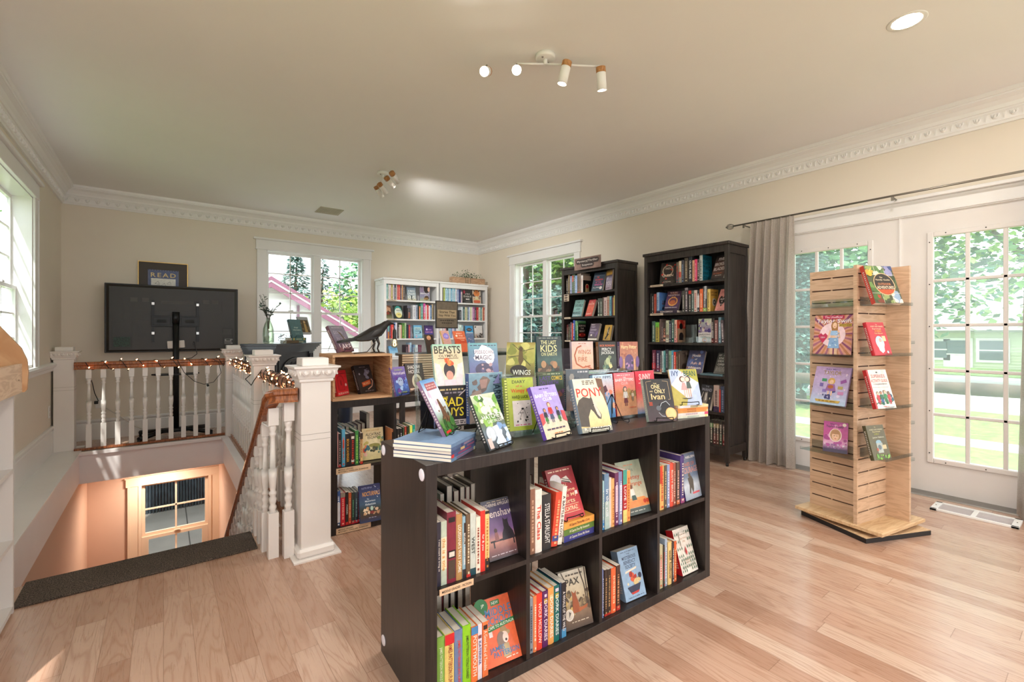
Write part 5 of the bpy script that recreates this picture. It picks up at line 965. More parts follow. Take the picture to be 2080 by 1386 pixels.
# ------------------------------------------------------------------ face-out books: label, hardcover, cover colour, spine colour, artwork, easel label
SK, SK2, SK3 = '#e8c0a0', '#c68e68', '#8a5a40'
def edge(a):
    k = .5/max(abs(math.cos(a)), abs(math.sin(a)))
    return (.5+k*math.cos(a), .5+k*math.sin(a))
FB = {
# ---- on top of the middle cube shelf, on easels
'tree': ('thin comic paperback with a treehouse cover leaning on easel atop the paperback stack', 0, '#bcd4e6', '#7a5a78', [('g',[(0,'#2f5a2c'),(.25,'#6a8a58'),(.45,'#c8d8e0'),(.75,'#dde2ec'),(.9,'#88b0d8'),(1,'#4a86c0')]), ('n',4,16,.05,.45,.6,.75,.11,['#e8d8e4','#f0e8ee','#c8b8d0']), ('r',.18,.80,.9,.93,'#9a5058'), ('m',.22,.82,.86,.91,2,'#d8a8a4'), ('p',[(.35,.12),(.8,.12),(.72,.4),(.6,.62),(.5,.62),(.46,.4)],'#6a4630'), ('n',9,26,.3,.12,.85,.45,.06,['#7a5638','#4a3222','#8a6a48']), ('n',6,30,.0,.0,1,.22,.10,['#2a5a28','#3f7a34','#5a8a40']), ('r',.1,.03,.45,.07,'#d8322c')], 'black wire easel holding the treehouse comic on the paperback stack'),
'hatchet': ('green paperback with a round silver medal on easel at the front shelf edge', 0, '#2f3a34', '#262a28', [('g',[(0,'#3a3f44'),(.3,'#6a7a88'),(.5,'#5a6a48'),(.7,'#8ab070'),(1,'#c8d0b8')]), ('n',3,34,0,.45,1,1,.12,['#6aa048','#a8c878','#3f6a34','#dfe6d0','#8ab858']), ('p',[(.45,.95),(.78,.9),(.85,.72),(.55,.78),(.6,.6),(.5,.6)],'#e0d8d0'), ('n',13,14,.5,.02,1,.38,.12,['#c8dcf0','#7a9cc8','#9ab8dc']), ('p',[(.4,.38),(.62,.4),(.75,.06),(.5,.06)],'#e8f0fa'), ('t','HATCHET',.55,.57,.82,.085,'#f4f4ee'), ('t','GARY PAULSEN',.62,.48,.66,.06,'#dfe4dc'), ('e',.27,.27,.19,.135,'#aab6c4'), ('e',.27,.27,.17,.12,'#c4ced8'), ('r',.04,.02,.2,.2,'#c8b8b4')], 'black wire easel holding the green paperback with silver medal'),
'bsclub': ('lavender paperback with three printed girls on easel beside the horse book', 0, '#a99ad6', '#6a4aa8', [('g',[(0,'#e0cfae'),(.3,'#d8c8b4'),(.45,'#a99ad6'),(1,'#a596d8')]), ('t','THE',.5,.865,.14,.035,'#f4f2ff'), ('t','BABY-SITTERS',.5,.81,.86,.065,'#f4f2ff'), ('t','CLUB',.5,.735,.36,.06,'#f4f2ff'), ('m',.3,.92,.7,.96,1,'#5a4a8a'), ('f',.47,.28,.40,SK,'#8a4a2a','#b8302c','#46506e'), ('f',.24,.27,.30,SK2,'#2a2020','#2a2a38','#3a7a3a'), ('f',.74,.27,.30,SK2,'#2a2020','#2a2a38','#3a7a3a'), ('p',[(.0,.25),(.14,.3),(.14,.48),(0,.46)],'#c84a54'), ('p',[(1,.25),(.86,.3),(.86,.48),(1,.46)],'#c84a54'), ('m',.12,.14,.88,.19,1,'#4a3a5a'), ('m',.35,.06,.7,.10,1,'#c88a5a')], 'black wire easel holding the lavender paperback'),
'pony': ('hardcover with a dark horse head and large red title on easel at the front edge', 1, '#e2d6b4', '#7a8a98', [('g',[(0,'#d8b878'),(.25,'#e2cf9a'),(.7,'#e4dcc0'),(1,'#d8d4c4')]), ('p',[(.78,1),(1,.98),(1,.42),(.92,.66),(.8,.84)],'#6a4a38'), ('t','PONY',.48,.735,.86,.17,'#d23428'), ('m',.3,.88,.7,.97,3,'#5a4a3c'), ('p',[(0,.12),(0,.5),(.08,.6),(.25,.66),(.45,.62),(.5,.66),(.53,.6),(.6,.5),(.74,.3),(.7,.22),(.6,.24),(.5,.36),(.42,.42),(.3,.28),(.28,.1)],'#4d453e'), ('p',[(.53,.6),(.6,.5),(.72,.3),(.68,.25),(.6,.32),(.54,.48)],'#cfc6ba'), ('e',.53,.5,.018,.015,'#1a1614'), ('r',0,0,1,.09,'#9a9a8e'), ('t','R. J. PALACIO',.52,.055,.86,.07,'#f2efe4')], 'black wire easel holding the horse hardcover'),
'ivan': ('black paperback with a gold medal and cream title on easel near the thin stack', 0, '#2f2c30', '#a8b8a8', [('g',[(0,'#4a3a42'),(.5,'#2d2b2e'),(1,'#2a292c')]), ('l',[(.1,.93),(.1,.42),(.18,.42)],.012,'#b8a078'), ('l',[(.9,.93),(.9,.5),(.82,.5)],.012,'#b8a078'), ('l',[(.1,.93),(.3,.95)],.012,'#b8a078'), ('l',[(.9,.93),(.7,.95)],.012,'#b8a078'), ('t','THE',.42,.885,.12,.03,'#e8d4a0'), ('t','ONE',.42,.81,.32,.10,'#ecd8a4'), ('t','AND',.24,.70,.12,.035,'#e8d4a0'), ('t','ONLY',.56,.70,.40,.10,'#ecd8a4'), ('t','Ivan',.46,.575,.50,.14,'#ecc890'), ('e',.62,.3,.22,.14,'#1a1a1e'), ('l',[(.42,.26),(.55,.42),(.72,.46),(.84,.36)],.014,'#c8d4dc'), ('e',.42,.3,.09,.06,'#5a6068'), ('l',[(.4,.2),(.5,.12),(.62,.1)],.012,'#c8d4dc'), ('r',.1,.36,.22,.45,'#9a3a24'), ('e',.84,.17,.20,.14,'#d8b070'), ('e',.84,.17,.17,.118,'#e2c48a')], 'black wire easel holding the black paperback with gold medal'),
'ivy': ('square paperback of blue and olive panels standing on the thin book stack', 0, '#b9c9e4', '#c8c48a', [('r',0,0,1,1,'#b4c4e2'), ('p',[(.32,1),(1,1),(1,.62)],'#a8a444'), ('p',[(0,.56),(0,0),(.45,0),(.52,.18)],'#b8ac58'), ('p',[(.0,.56),(.42,.93),(.97,.62),(.55,.17)],'#ebdfe2'), ('p',[(.45,0),(.95,0),(.55,.18)],'#b4c4e2'), ('t','IVY',.20,.88,.26,.15,'#2c4a78'), ('t','+',.45,.90,.06,.05,'#d87a7a'), ('t','BEAN',.72,.88,.42,.15,'#2c5a4a'), ('p',[(.33,.42),(.56,.42),(.50,.62),(.40,.62)],'#e0a0a0'), ('p',[(.54,.46),(.72,.46),(.68,.64),(.56,.64)],'#4a5a56'), ('r',.42,.22,.45,.42,'#d8b8a4'), ('r',.50,.22,.53,.42,'#d8b8a4'), ('r',.57,.22,.60,.46,'#c89a84'), ('r',.64,.22,.67,.46,'#c89a84'), ('e',.42,.72,.10,.085,'#5a3428'), ('e',.44,.715,.075,.065,'#f0d4c4'), ('e',.62,.72,.10,.085,'#3a2a28'), ('e',.60,.715,.075,.065,'#ecc8b4'), ('p',[(.3,.2),(.7,.2),(.6,.17),(.4,.17)],'#4a4438')], 'black wire easel holding the square paperback on thin stack'),
# ---- acrylic risers
'beasts': ('pale green paperback with pink wings and big black title on the upper riser tier', 0, '#9ac0ac', '#7ab0a0', [('g',[(0,'#b8d0c8'),(.45,'#d8c8a8'),(.8,'#c8b898'),(1,'#8ab8a4')]), ('t','BEASTS',.5,.86,.9,.19,'#2a221c'), ('t','OLYMPUS',.5,.71,.62,.07,'#4a3a2c'), ('l',[(.15,.65),(.85,.65)],.02,'#4a2a20'), ('p',[(.02,.55),(.2,.5),(.3,.2),(.28,0),(.1,0)],'#e4c8cc'), ('p',[(.98,.55),(.8,.5),(.7,.2),(.72,0),(.9,0)],'#e4c8cc'), ('e',.5,.36,.19,.20,'#2e2630'), ('e',.5,.24,.12,.11,'#c89080'), ('n',3,10,.35,.5,.65,.62,.08,['#c8502c','#e0803c']), ('r',.3,0,.7,.14,'#d8c0c8')], None),
'badguys': ('black paperback with brush painted yellow title behind the treehouse comic', 0, '#2a2528', '#3a4a7a', [('n',3,14,0,0,1,1,.16,['#2a2528','#352e32','#221e20']), ('m',.15,.88,.9,.95,1,'#c8b07a'), ('m',.3,.80,.85,.87,1,'#8a8088'), ('t','THE',.3,.72,.2,.06,'#e8d040'), ('t','BAD',.56,.61,.68,.22,'#ead23e'), ('t','GUYS',.5,.36,.82,.22,'#ead23e'), ('l',[(.75,.75),(.98,.9)],.03,'#c8b8b4'), ('r',.45,.04,1,.17,'#d8c8c4'), ('m',.5,.06,.96,.15,2,'#3a3438')], None),
'updown': ('blue paperback with a white cloud shaped title panel on the upper riser tier', 0, '#54748e', '#5aa0a8', [('g',[(0,'#5a5a8a'),(.4,'#5a6a94'),(.8,'#5a8298'),(1,'#5a98a0')]), ('m',.06,.9,.95,.95,1,'#24304a'), ('n',2,9,.25,.5,.75,.78,.17,['#e6dce4']), ('r',.2,.48,.8,.8,'#e6dce4'), ('t','UPSIDE-DOWN',.5,.72,.66,.11,'#35304a'), ('t','MAGIC',.5,.56,.56,.14,'#35304a'), ('e',.5,.2,.3,.2,'#3a3656'), ('n',7,12,.2,.0,.8,.35,.08,['#8a6a78','#4a4a70','#a88a90'])], None),
'warrior': ('grey blue paperback with a wild cat and vertical title on the lower tier', 0, '#6f8ea2', '#2f4a80', [('g',[(0,'#5a6a74'),(.5,'#6a8496'),(1,'#7a9cae')]), ('n',4,20,0,.05,.6,.85,.16,['#7a6a62','#8a786e','#6a5a56','#9a8880']), ('p',[(.3,.86),(.55,.88),(.5,.7),(.35,.68)],'#a08078'), ('t','ERIN HUNTER',.78,.93,.36,.045,'#2a3a4c'), ('t','WARRIORS',.82,.5,1.1,.19,'#2a3a50',-90)], None),
'wings': ('olive green paperback with a winged insect figure on the upper tier', 0, '#8a8a40', '#3f9a5a', [('g',[(0,'#4a4428'),(.4,'#8a8440'),(.8,'#a8a458'),(1,'#8a7a3c')]), ('n',5,14,.1,.3,.9,.9,.16,['#9a9a4a','#b8b468','#7a803a']), ('l',[(.5,.72),(.2,.95)],.02,'#3a3220'), ('l',[(.5,.72),(.95,.82)],.02,'#3a3220'), ('l',[(.5,.6),(.06,.55)],.02,'#3a3220'), ('l',[(.5,.6),(.85,.3)],.02,'#3a3220'), ('p',[(.44,.75),(.56,.75),(.6,.45),(.5,.28),(.42,.45)],'#5a4a2a'), ('e',.5,.8,.07,.07,'#4a3a24'), ('e',.45,.16,.3,.16,'#241e1a'), ('t','WINGS',.55,.10,.62,.15,'#c8ccc0')], None),
'diary': ('lime green spiral look book with a framed doodle panel on the lower tier', 1, '#a8b83a', '#8a9a34', [('r',0,0,1,1,'#a6b43c'), ('r',0,0,.1,1,'#6a7428'), ('m',.02,.03,.09,.97,18,'#c8d068'), ('t','DIARY',.5,.92,.46,.06,'#3a4218'), ('t','of a',.5,.84,.2,.04,'#c83a34'), ('t','Wimpy Kid',.58,.74,.72,.10,'#d2382c'), ('t','HARD LUCK',.52,.63,.56,.06,'#2a3016'), ('r',.24,.08,.86,.56,'#d8d0cc'), ('n',8,13,.3,.12,.82,.52,.035,['#2a2626']), ('l',[(.4,.3),(.6,.42),(.7,.25)],.012,'#3a3434'), ('l',[(.45,.2),(.55,.34)],.012,'#3a3434'), ('m',.3,.09,.8,.12,1,'#c85a7a')], None),
'lastkids': ('dark teal hardcover with pale block letter title on the upper riser tier', 1, '#2f3e40', '#24454c', [('g',[(0,'#3a4a44'),(.35,'#44605c'),(.6,'#2f3e40'),(1,'#2a3638')]), ('m',.1,.93,.9,.97,1,'#8a948a'), ('t','THE LAST',.48,.83,.62,.11,'#d0cf98'), ('t','KIDS',.48,.66,.66,.19,'#d0cf98'), ('t','ON EARTH',.48,.50,.62,.10,'#d0cf98'), ('n',4,12,.1,0,.9,.3,.12,['#5a4a3c','#3a302c','#8a705a','#2a2a2a']), ('e',.25,.22,.1,.1,'#b8906a'), ('e',.7,.2,.1,.1,'#a8805c')], None),
'comics': ('dark green hardcover with yellow script on the lower tier behind the lavender paperback', 1, '#3a4a38', '#2a5a58', [('g',[(0,'#4a3a50'),(.6,'#364438'),(1,'#42583c')]), ('m',.2,.92,.9,.97,1,'#a8b090'), ('t','LAST',.28,.83,.42,.11,'#5a3a8a'), ('t','COMICS',.74,.83,.42,.12,'#d8b83a'), ('t','ON EARTH',.42,.70,.72,.12,'#5a3a8a'), ('n',6,10,.3,.1,1,.5,.12,['#7a4a3a','#5a3a58','#3a2a3a'])], None),
'wfire': ('peach paperback with a coiled dragon outline on the upper tier', 0, '#dcb8a2', '#c4b4cc', [('g',[(0,'#d8a890'),(.5,'#e0bca4'),(1,'#d4b4b0')]), ('l',[(.85,.12),(.5,.06),(.2,.2),(.12,.5),(.25,.78),(.45,.85)],.06,'#a85838'), ('l',[(.6,.12),(.9,.02)],.04,'#a85838'), ('t','WINGS',.58,.62,.62,.16,'#b06a48'), ('t','of',.5,.49,.1,.05,'#b06a48'), ('t','FIRE',.5,.36,.42,.16,'#b06a48'), ('m',.3,.9,.7,.95,1,'#a87868')], None),
'percy': ('dark paperback with red author lettering and a glowing green statue on the upper tier', 0, '#2a2424', '#8a5a30', [('g',[(0,'#2a1e1a'),(.4,'#35403a'),(1,'#241c1c')]), ('t','RICK RIORDAN',.5,.87,.84,.065,'#d8683c'), ('t','PERCY',.46,.74,.54,.11,'#d4d8d4'), ('t','JACKSON',.5,.61,.72,.12,'#d4d8d4'), ('n',4,14,.3,.08,.7,.48,.11,['#7a8a6a','#c8c890','#4a6a5a','#b89a5a']), ('e',.5,.34,.12,.12,'#a8b48a')], None),
'potter': ('brown and purple paperback with painted stone arches on the upper tier', 0, '#a86a54', '#6a5a80', [('g',[(0,'#8a6a5a'),(.4,'#b07a60'),(1,'#a86450')]), ('t','Harry Potter',.5,.80,.86,.17,'#e8cf9c'), ('n',5,20,.05,.5,.95,.95,.07,['#b87a5c','#9a5a48','#c08a68']), ('t','Harry Potter',.5,.80,.86,.17,'#e8cf9c'), ('e',.5,.34,.24,.22,'#5a4270'), ('r',.26,.02,.74,.34,'#5a4270'), ('n',9,10,.3,.05,.7,.4,.07,['#8a6a9a','#3a3444','#b88aa8']), ('e',.04,.3,.1,.2,'#7a5a90'), ('e',.96,.3,.1,.2,'#6a4a80'), ('r',.16,0,.26,.4,'#c89a74'), ('r',.74,0,.84,.4,'#c89a74')], None),
'sci': ('grey blue paperback partly hidden behind the horse hardcover', 0, '#5a646e', '#3a5a80', [('g',[(0,'#7a5a4a'),(.5,'#6a6a6e'),(1,'#56606a')]), ('n',4,18,0,.2,1,.9,.12,['#8a8a8c','#4a5460','#9a9690']), ('m',.5,.9,.95,.97,1,'#c8c8cc')], None),
'fipps': ('sky blue and pink paperback behind the horse hardcover on the lower tier', 0, '#bcd0e4', '#8ab0d0', [('g',[(0,'#4a88c0'),(.4,'#8ab0d8'),(.6,'#e0b8b8'),(1,'#b8d4e8')]), ('t','LISA FIPPS',.5,.93,.84,.06,'#3a4a6a'), ('n',5,12,.5,.05,1,.6,.09,['#f0b08a','#e88a70','#6a9ad0']), ('p',[(.3,.5),(.7,.62),(.62,.75),(.4,.7)],'#5a3a48')], None),
'bspink': ('coral pink paperback with a girl in a cap behind the empty easel', 0, '#e0787e', '#c0283a', [('g',[(0,'#d8a080'),(.5,'#d0905c'),(.65,'#e48a78'),(1,'#e46a7c')]), ('m',.15,.92,.8,.96,1,'#f0c0c0'), ('t','THE',.5,.885,.14,.03,'#f6eeee'), ('t','BABY-SITTERS',.5,.83,.88,.065,'#f6eeee'), ('t','CLUB',.48,.75,.32,.06,'#f4c8c8'), ('n',4,10,.3,.45,1,.6,.12,['#a88a50','#b8945a','#8a7a48']), ('f',.48,.22,.46,SK,'#2a3a6a','#e0dcd8','#6a2a34'), ('f',.82,.32,.26,SK2,'#3a2a24','#d8c8b8','#8a7a68'), ('m',.6,.16,.95,.2,1,'#d86a4a')], None),
'sunny': ('bright red paperback with white title behind the gold medal paperback', 0, '#d8344a', '#c82a40', [('g',[(0,'#7aa8d8'),(.18,'#e8b09a'),(.4,'#e46a5c'),(.6,'#d8344a'),(1,'#d8344a')]), ('t','SUNNY',.5,.86,.62,.14,'#f6e8e6'), ('m',.15,.70,.5,.74,1,'#f0b0b0'), ('e',.7,.42,.2,.14,'#f0c0a0')], None),
# ---- cubbies of the middle shelf
'crenshaw': ('purple dusk paperback with a black cat silhouette on a bench in the upper cubby', 0, '#5a4a74', '#3a3a50', [('g',[(0,'#3a3034'),(.15,'#8a5a5a'),(.3,'#c89080'),(.45,'#7a5a8a'),(.8,'#4a3f6a'),(1,'#464650')]), ('m',.2,.95,.85,.975,1,'#b8a890'), ('t','KATHERINE APPLEGATE',.5,.91,.96,.055,'#d8ccc4'), ('t','crenshaw',.5,.76,.98,.13,'#e0d4d4'), ('r',.12,.285,.95,.315,'#2a2228'), ('r',.2,.19,.24,.29,'#2a2228'), ('r',.84,.19,.88,.29,'#2a2228'), ('p',[(.5,.28),(.92,.28),(.88,.4),(.78,.5),(.76,.58),(.78,.66),(.74,.62),(.66,.62),(.61,.66),(.6,.57),(.6,.48),(.53,.4)],'#2c242c'), ('e',.33,.47,.05,.038,'#4a3030'), ('p',[(.27,.3),(.41,.3),(.38,.44),(.29,.44)],'#8a5a5a'), ('m',.08,.06,.92,.085,1,'#c8b8c0')], None),
'middle': ('bright orange paperback with blue title lettering and a green banner in the lower cubby', 0, '#e8683a', '#e8683a', [('r',0,0,1,1,'#ea6a3c'), ('e',.12,.9,.2,.13,'#1f7a38'), ('t','JP',.17,.91,.1,.06,'#d8e8d0'), ('r',.4,.87,.66,.95,'#1f7a38'), ('t','NEW',.53,.91,.2,.05,'#e8f0e0'), ('t','MIDDLE',.58,.78,.76,.12,'#4a88b8'), ('t','SCHOOL',.58,.65,.76,.12,'#4a88b8'), ('p',[(.1,.49),(1,.55),(1,.62),(.1,.57)],'#1f7a38'), ('t','ESCAPE TO AUSTRALIA',.55,.56,.84,.045,'#e8f0e0',3), ('e',.62,.42,.18,.05,'#b89a6a'), ('p',[(.5,.44),(.74,.44),(.68,.52),(.55,.52)],'#a88a5a'), ('e',.62,.36,.11,.09,'#e8d0c0'), ('e',.52,.33,.13,.13,'#8a7468'), ('e',.64,.35,.08,.075,'#ecd8cc'), ('e',.65,.32,.03,.02,'#3a2020'), ('p',[(.5,.08),(.72,.08),(.7,.27),(.52,.27)],'#b8a078'), ('t','JAMES',.36,.225,.42,.09,'#3f7fb4'), ('t','PATTERSON',.6,.15,.72,.08,'#3f7fb4'), ('r',.2,.42,.3,.5,'#e8e0e0'), ('m',.55,.05,.9,.08,1,'#f4dcc8')], None),
'capone': ('red paperback with a silver medal and capped hat propped on the lying stack', 0, '#b03038', '#7a1f28', [('g',[(0,'#c03a40'),(.5,'#b02f38'),(1,'#8a3438')]), ('m',.08,.92,.92,.965,1,'#e0c0a8'), ('e',.28,.76,.2,.125,'#d8d4d8'), ('p',[(.48,.78),(.7,.82),(.84,.66),(.5,.72)],'#e0d8cc'), ('l',[(.5,.74),(.78,.68)],.03,'#3a2a2a'), ('l',[(.52,.78),(.78,.72)],.02,'#3a2a2a'), ('t','AL',.56,.64,.18,.07,'#e8c9a0'), ('t','Capone',.55,.54,.66,.085,'#e8c9a0'), ('t','Does My',.55,.44,.72,.085,'#e8c9a0'), ('t','Shirts',.5,.34,.56,.085,'#e8c9a0'), ('r',.18,.13,.88,.27,'#c8463c'), ('l',[(.18,.27),(.88,.27)],.012,'#e8c9a0'), ('l',[(.18,.13),(.88,.13)],.012,'#e8c9a0'), ('t','ALCATRAZ',.52,.20,.58,.075,'#f0d8b0'), ('r',.84,.43,.94,.5,'#e0dcd8')], 'small wire easel under the red paperback on the lying stack'),
'pax': ('forest scene paperback with a seated red fox in the lower cubby', 0, '#b8ab90', '#3a3028', [('g',[(0,'#4a3c34'),(.3,'#8a705a'),(.55,'#c8b898'),(1,'#cfc8b8')]), ('n',7,26,0,.25,.4,.62,.09,['#7a6a50','#a8946c','#5a4c3a','#c8a868']), ('n',9,22,.6,.3,1,.6,.08,['#7a6850','#a08a64','#5a4a38']), ('m',.25,.9,.85,.95,1,'#5a5248'), ('t','PAX',.46,.80,.5,.12,'#3a342c'), ('l',[(.75,1),(.86,.7),(.88,.35)],.03,'#3a2e26'), ('l',[(.95,1),(.92,.35)],.03,'#3a2e26'), ('l',[(.1,1),(.2,.85)],.02,'#4a4034'), ('p',[(.34,.26),(.6,.26),(.58,.42),(.52,.56),(.54,.64),(.49,.60),(.44,.60),(.38,.65),(.39,.54),(.36,.42)],'#9a5230'), ('p',[(.55,.26),(.85,.3),(.9,.36),(.7,.33),(.55,.34)],'#a85e38'), ('e',.2,.25,.15,.1,'#e0d8d0'), ('e',.2,.25,.12,.08,'#d0c8bc'), ('p',[(.18,.2),(.26,.28),(.2,.31)],'#4a4440'), ('m',.25,.1,.85,.13,1,'#c8b8a4')], None),
'orange': ('sage green hardcover with a boy on an orange truck in the upper cubby', 1, '#a8ad94', '#4a3a34', [('g',[(0,'#4a5450'),(.12,'#4a5450'),(.13,'#d8d0b8'),(.5,'#c0c0a8'),(1,'#98a48e')]), ('m',.3,.9,.7,.94,1,'#c88a6a'), ('t','Otis',.46,.83,.36,.07,'#7a8474'), ('t','Petey',.6,.67,.5,.11,'#b0543c'), ('t','Orange',.6,.55,.56,.11,'#c0603c'), ('r',0,.13,1,.25,'#e08a4a'), ('p',[(.05,.25),(.95,.25),(.85,.3),(.2,.3)],'#e89a58'), ('e',.12,.19,.06,.04,'#c8452c'), ('e',.84,.21,.06,.04,'#c8452c'), ('e',.95,.21,.05,.04,'#c8452c'), ('e',.42,.51,.06,.04,'#7a4a34'), ('p',[(.33,.34),(.52,.34),(.5,.47),(.36,.47)],'#e8e4dc'), ('p',[(.36,.26),(.56,.26),(.52,.35),(.38,.35)],'#3a5450'), ('m',.2,.05,.8,.08,1,'#b8bab0')], None),
'benedict': ('thick pale blue paperback with a red and navy ship in the lower cubby', 0, '#94b0cc', '#8aa4c0', [('r',0,0,1,1,'#94b2d0'), ('m',.15,.94,.85,.965,1,'#5a6a84'), ('t','THE',.48,.90,.14,.028,'#34405c'), ('t','MYSTERIOUS',.5,.83,.66,.07,'#2f3a58'), ('t','BENEDICT',.5,.74,.58,.07,'#2f3a58'), ('t','SOCIETY',.5,.65,.5,.07,'#2f3a58'), ('p',[(.2,.53),(.75,.57),(.78,.61),(.22,.57)],'#e8dcc8'), ('l',[(.5,.55),(.5,.38)],.02,'#5a3a30'), ('n',4,10,.38,.38,.66,.5,.09,['#c8402c','#d8603c','#a83228']), ('n',6,16,.22,.26,.8,.38,.08,['#d8c08a','#c8a868','#e8d8b0','#8a7a4a']), ('p',[(.18,.26),(.84,.28),(.72,.15),(.3,.14)],'#2c3450'), ('p',[(.3,.14),(.72,.15),(.66,.11),(.36,.10)],'#c03a34'), ('e',.86,.42,.08,.055,'#28304c'), ('m',.15,.04,.9,.065,1,'#5a6a88')], None),
'courage': ('blue grey war story paperback with a running soldier in the upper cubby', 0, '#6f8298', '#4c3a78', [('g',[(0,'#8a96a8'),(.3,'#c0c8d2'),(.5,'#6a7a92'),(1,'#5a6478')]), ('t','J. A. NIELSEN',.5,.90,.84,.07,'#e2dcd8'), ('t','LINES OF',.5,.76,.66,.08,'#b86a54'), ('t','COURAGE',.5,.63,.92,.13,'#c8897a'), ('p',[(.3,.46),(.52,.5),(.6,.4),(.56,.2),(.48,.12),(.42,.25),(.34,.12),(.28,.14),(.34,.3)],'#4a4238'), ('e',.42,.52,.07,.05,'#5a4a3c'), ('r',.45,.1,.85,.14,'#c8505a')], None),
'pie': ('thick white paperback patterned with green leaves and one red leaf', 0, '#e6ddd2', '#c0202c', [('r',0,0,1,1,'#e8e0d6')]+[('p',[(u,v),(u+.035,v+.035),(u,v+.09),(u-.035,v+.035)],'#5a7a66') for u in (.08,.2,.32,.68,.8,.92) for v in (.04,.2,.36,.52,.68,.84)]+[('p',[(u,v),(u+.035,v+.035),(u,v+.09),(u-.035,v+.035)],'#5a7a66') for u in (.14,.26,.38,.5,.62,.74,.86) for v in (.12,.28)]+[('r',.28,.62,.72,.9,'#e8e0d6'), ('m',.32,.84,.7,.88,1,'#9a8a7a'), ('t','EATING',.5,.77,.4,.04,'#c09a7a'), ('t','PIE',.5,.70,.16,.04,'#c09a7a'), ('p',[(.5,.38),(.56,.46),(.5,.6),(.44,.48)],'#b82a30'), ('m',.36,.22,.64,.32,2,'#b8a894')], None),
'alcatraz': ('cream puzzle cover paperback beside the spines in the upper cubby under the crate', 0, '#d8c79a', '#b8a070', [('g',[(0,'#c8ba84'),(.5,'#d8cca4'),(1,'#d8c294')]), ('t','JENN GARTNER',.5,.92,.62,.05,'#b8843c'), ('t','ALCATRAZ',.52,.80,.72,.09,'#3a3430'), ('t','ESCAPE',.5,.70,.5,.08,'#3a3430'), ('n',4,9,.02,.3,.3,.6,.1,['#c8503c','#3a6a74','#b8aa60','#d87a5a']), ('n',6,9,.7,.2,.98,.7,.1,['#8a9a5a','#c8a860','#5a7a6a']), ('e',.55,.45,.26,.06,'#8a8444'), ('n',2,8,.35,.25,.7,.38,.07,['#2a3a2a','#4a4a34','#2a4a44']), ('p',[(.08,.26),(.2,.32),(.18,.4),(.06,.34)],'#2c5a70'), ('e',.12,.18,.08,.06,'#e0b0a4')], None),
'nocturn': ('night blue hardcover with animals round a glow in the lower cubby under the crate', 1, '#2a3a58', '#2a4a7a', [('g',[(0,'#2a3a60'),(.15,'#4a3830'),(.35,'#3a4038'),(.5,'#3f5872'),(.75,'#35406a'),(1,'#2c2850')]), ('t','NOCTURNALS',.56,.76,.82,.12,'#e0a04a'), ('m',.12,.9,.6,.95,2,'#8a90b0'), ('t','The',.4,.62,.1,.04,'#dce4ea'), ('t','Mysterious',.5,.56,.48,.06,'#dce4ea'), ('t','Abductions',.5,.48,.5,.06,'#dce4ea'), ('n',3,10,.65,.62,.98,.97,.02,['#e0e4f0']), ('n',5,8,.2,.2,.45,.38,.07,['#d8b08a','#c89a70','#e8d0b0']), ('n',8,8,.6,.2,.95,.38,.07,['#d8b89a','#b88a68']), ('e',.56,.36,.07,.06,'#b8d0c0'), ('e',.56,.25,.1,.04,'#8a3a34'), ('m',.4,.1,.75,.13,1,'#a8aac0')], None),
'redbook': ('red castle shaped book leaning inside the wooden crate near the newel post', 1, '#c01f26', '#a81a20', [('r',0,0,1,1,'#c01f26'), ('e',.42,.62,.3,.2,'#9a161c'), ('r',.12,.2,.72,.62,'#9a161c'), ('e',.42,.6,.24,.16,'#b81c24'), ('r',.18,.22,.66,.6,'#b81c24'), ('r',.36,.4,.48,.6,'#8a1218'), ('e',.82,.4,.08,.06,'#d8b0a8'), ('t','RUSE & RUIN',.5,.09,.86,.08,'#e0c0b0'), ('r',.06,.85,.94,.88,'#8a1218')], None),
'vacancy': ('dark paperback with an orange neon motel sign standing inside the wooden crate', 0, '#2e2a2c', '#232022', [('g',[(0,'#2a2624'),(.5,'#3a3436'),(1,'#2a2a30')]), ('n',6,16,.2,.5,.8,.85,.09,['#8a88a0','#6a6478','#aca8b8','#4a4650']), ('m',.3,.9,.7,.94,1,'#8a8488'), ('p',[(.22,.22),(.78,.3),(.78,.46),(.22,.38)],'#c8562c'), ('t','VACANCY',.5,.34,.46,.08,'#f4d0a0',8), ('l',[(.85,.48),(.92,.4),(.8,.22),(.5,.12)],.05,'#d8a890'), ('m',.3,.05,.85,.09,1,'#8a8488')], None),
'horror': ('violet and blue ghostly paperback on easel beside the crate', 0, '#5a5a9a', '#6a4a8a', [('g',[(0,'#2a3a7a'),(.3,'#4a6ab0'),(.6,'#5a4a98'),(1,'#8a78b8')]), ('t','GOOSEBUMPS',.5,.89,.58,.055,'#a8b83a'), ('t','HorrorLand',.5,.78,.84,.11,'#e8e0e4'), ('n',4,30,.12,.15,.9,.68,.10,['#8ab4e8','#5a78c8','#3a3a8a','#a8c8f0','#6a3a90']), ('e',.48,.48,.2,.15,'#a8b8d8'), ('e',.42,.52,.03,.02,'#2a2a5a'), ('e',.55,.52,.03,.02,'#2a2a5a'), ('t','R.L. STINE',.5,.1,.6,.06,'#a8b83a')], 'black wire easel holding the violet ghostly paperback beside the crate'),
'shadow': ('dark brown paperback with a pale wooden ring standing behind the clear riser', 0, '#3a322e', '#2a2422', [('g',[(0,'#5a3c30'),(.4,'#4a3a34'),(1,'#352e2c')]), ('t','SHADOW',.48,.87,.72,.13,'#e4dcd4'), ('t','HOUSE',.46,.71,.62,.13,'#e4dcd4'), ('e',.55,.36,.28,.26,'#cdc4a8'), ('e',.55,.36,.17,.16,'#7a6a50'), ('e',.55,.36,.11,.10,'#9a8a6a'), ('r',.1,.06,.5,.13,'#d8b8a0')], 'black wire easel holding the dark ring cover paperback'),
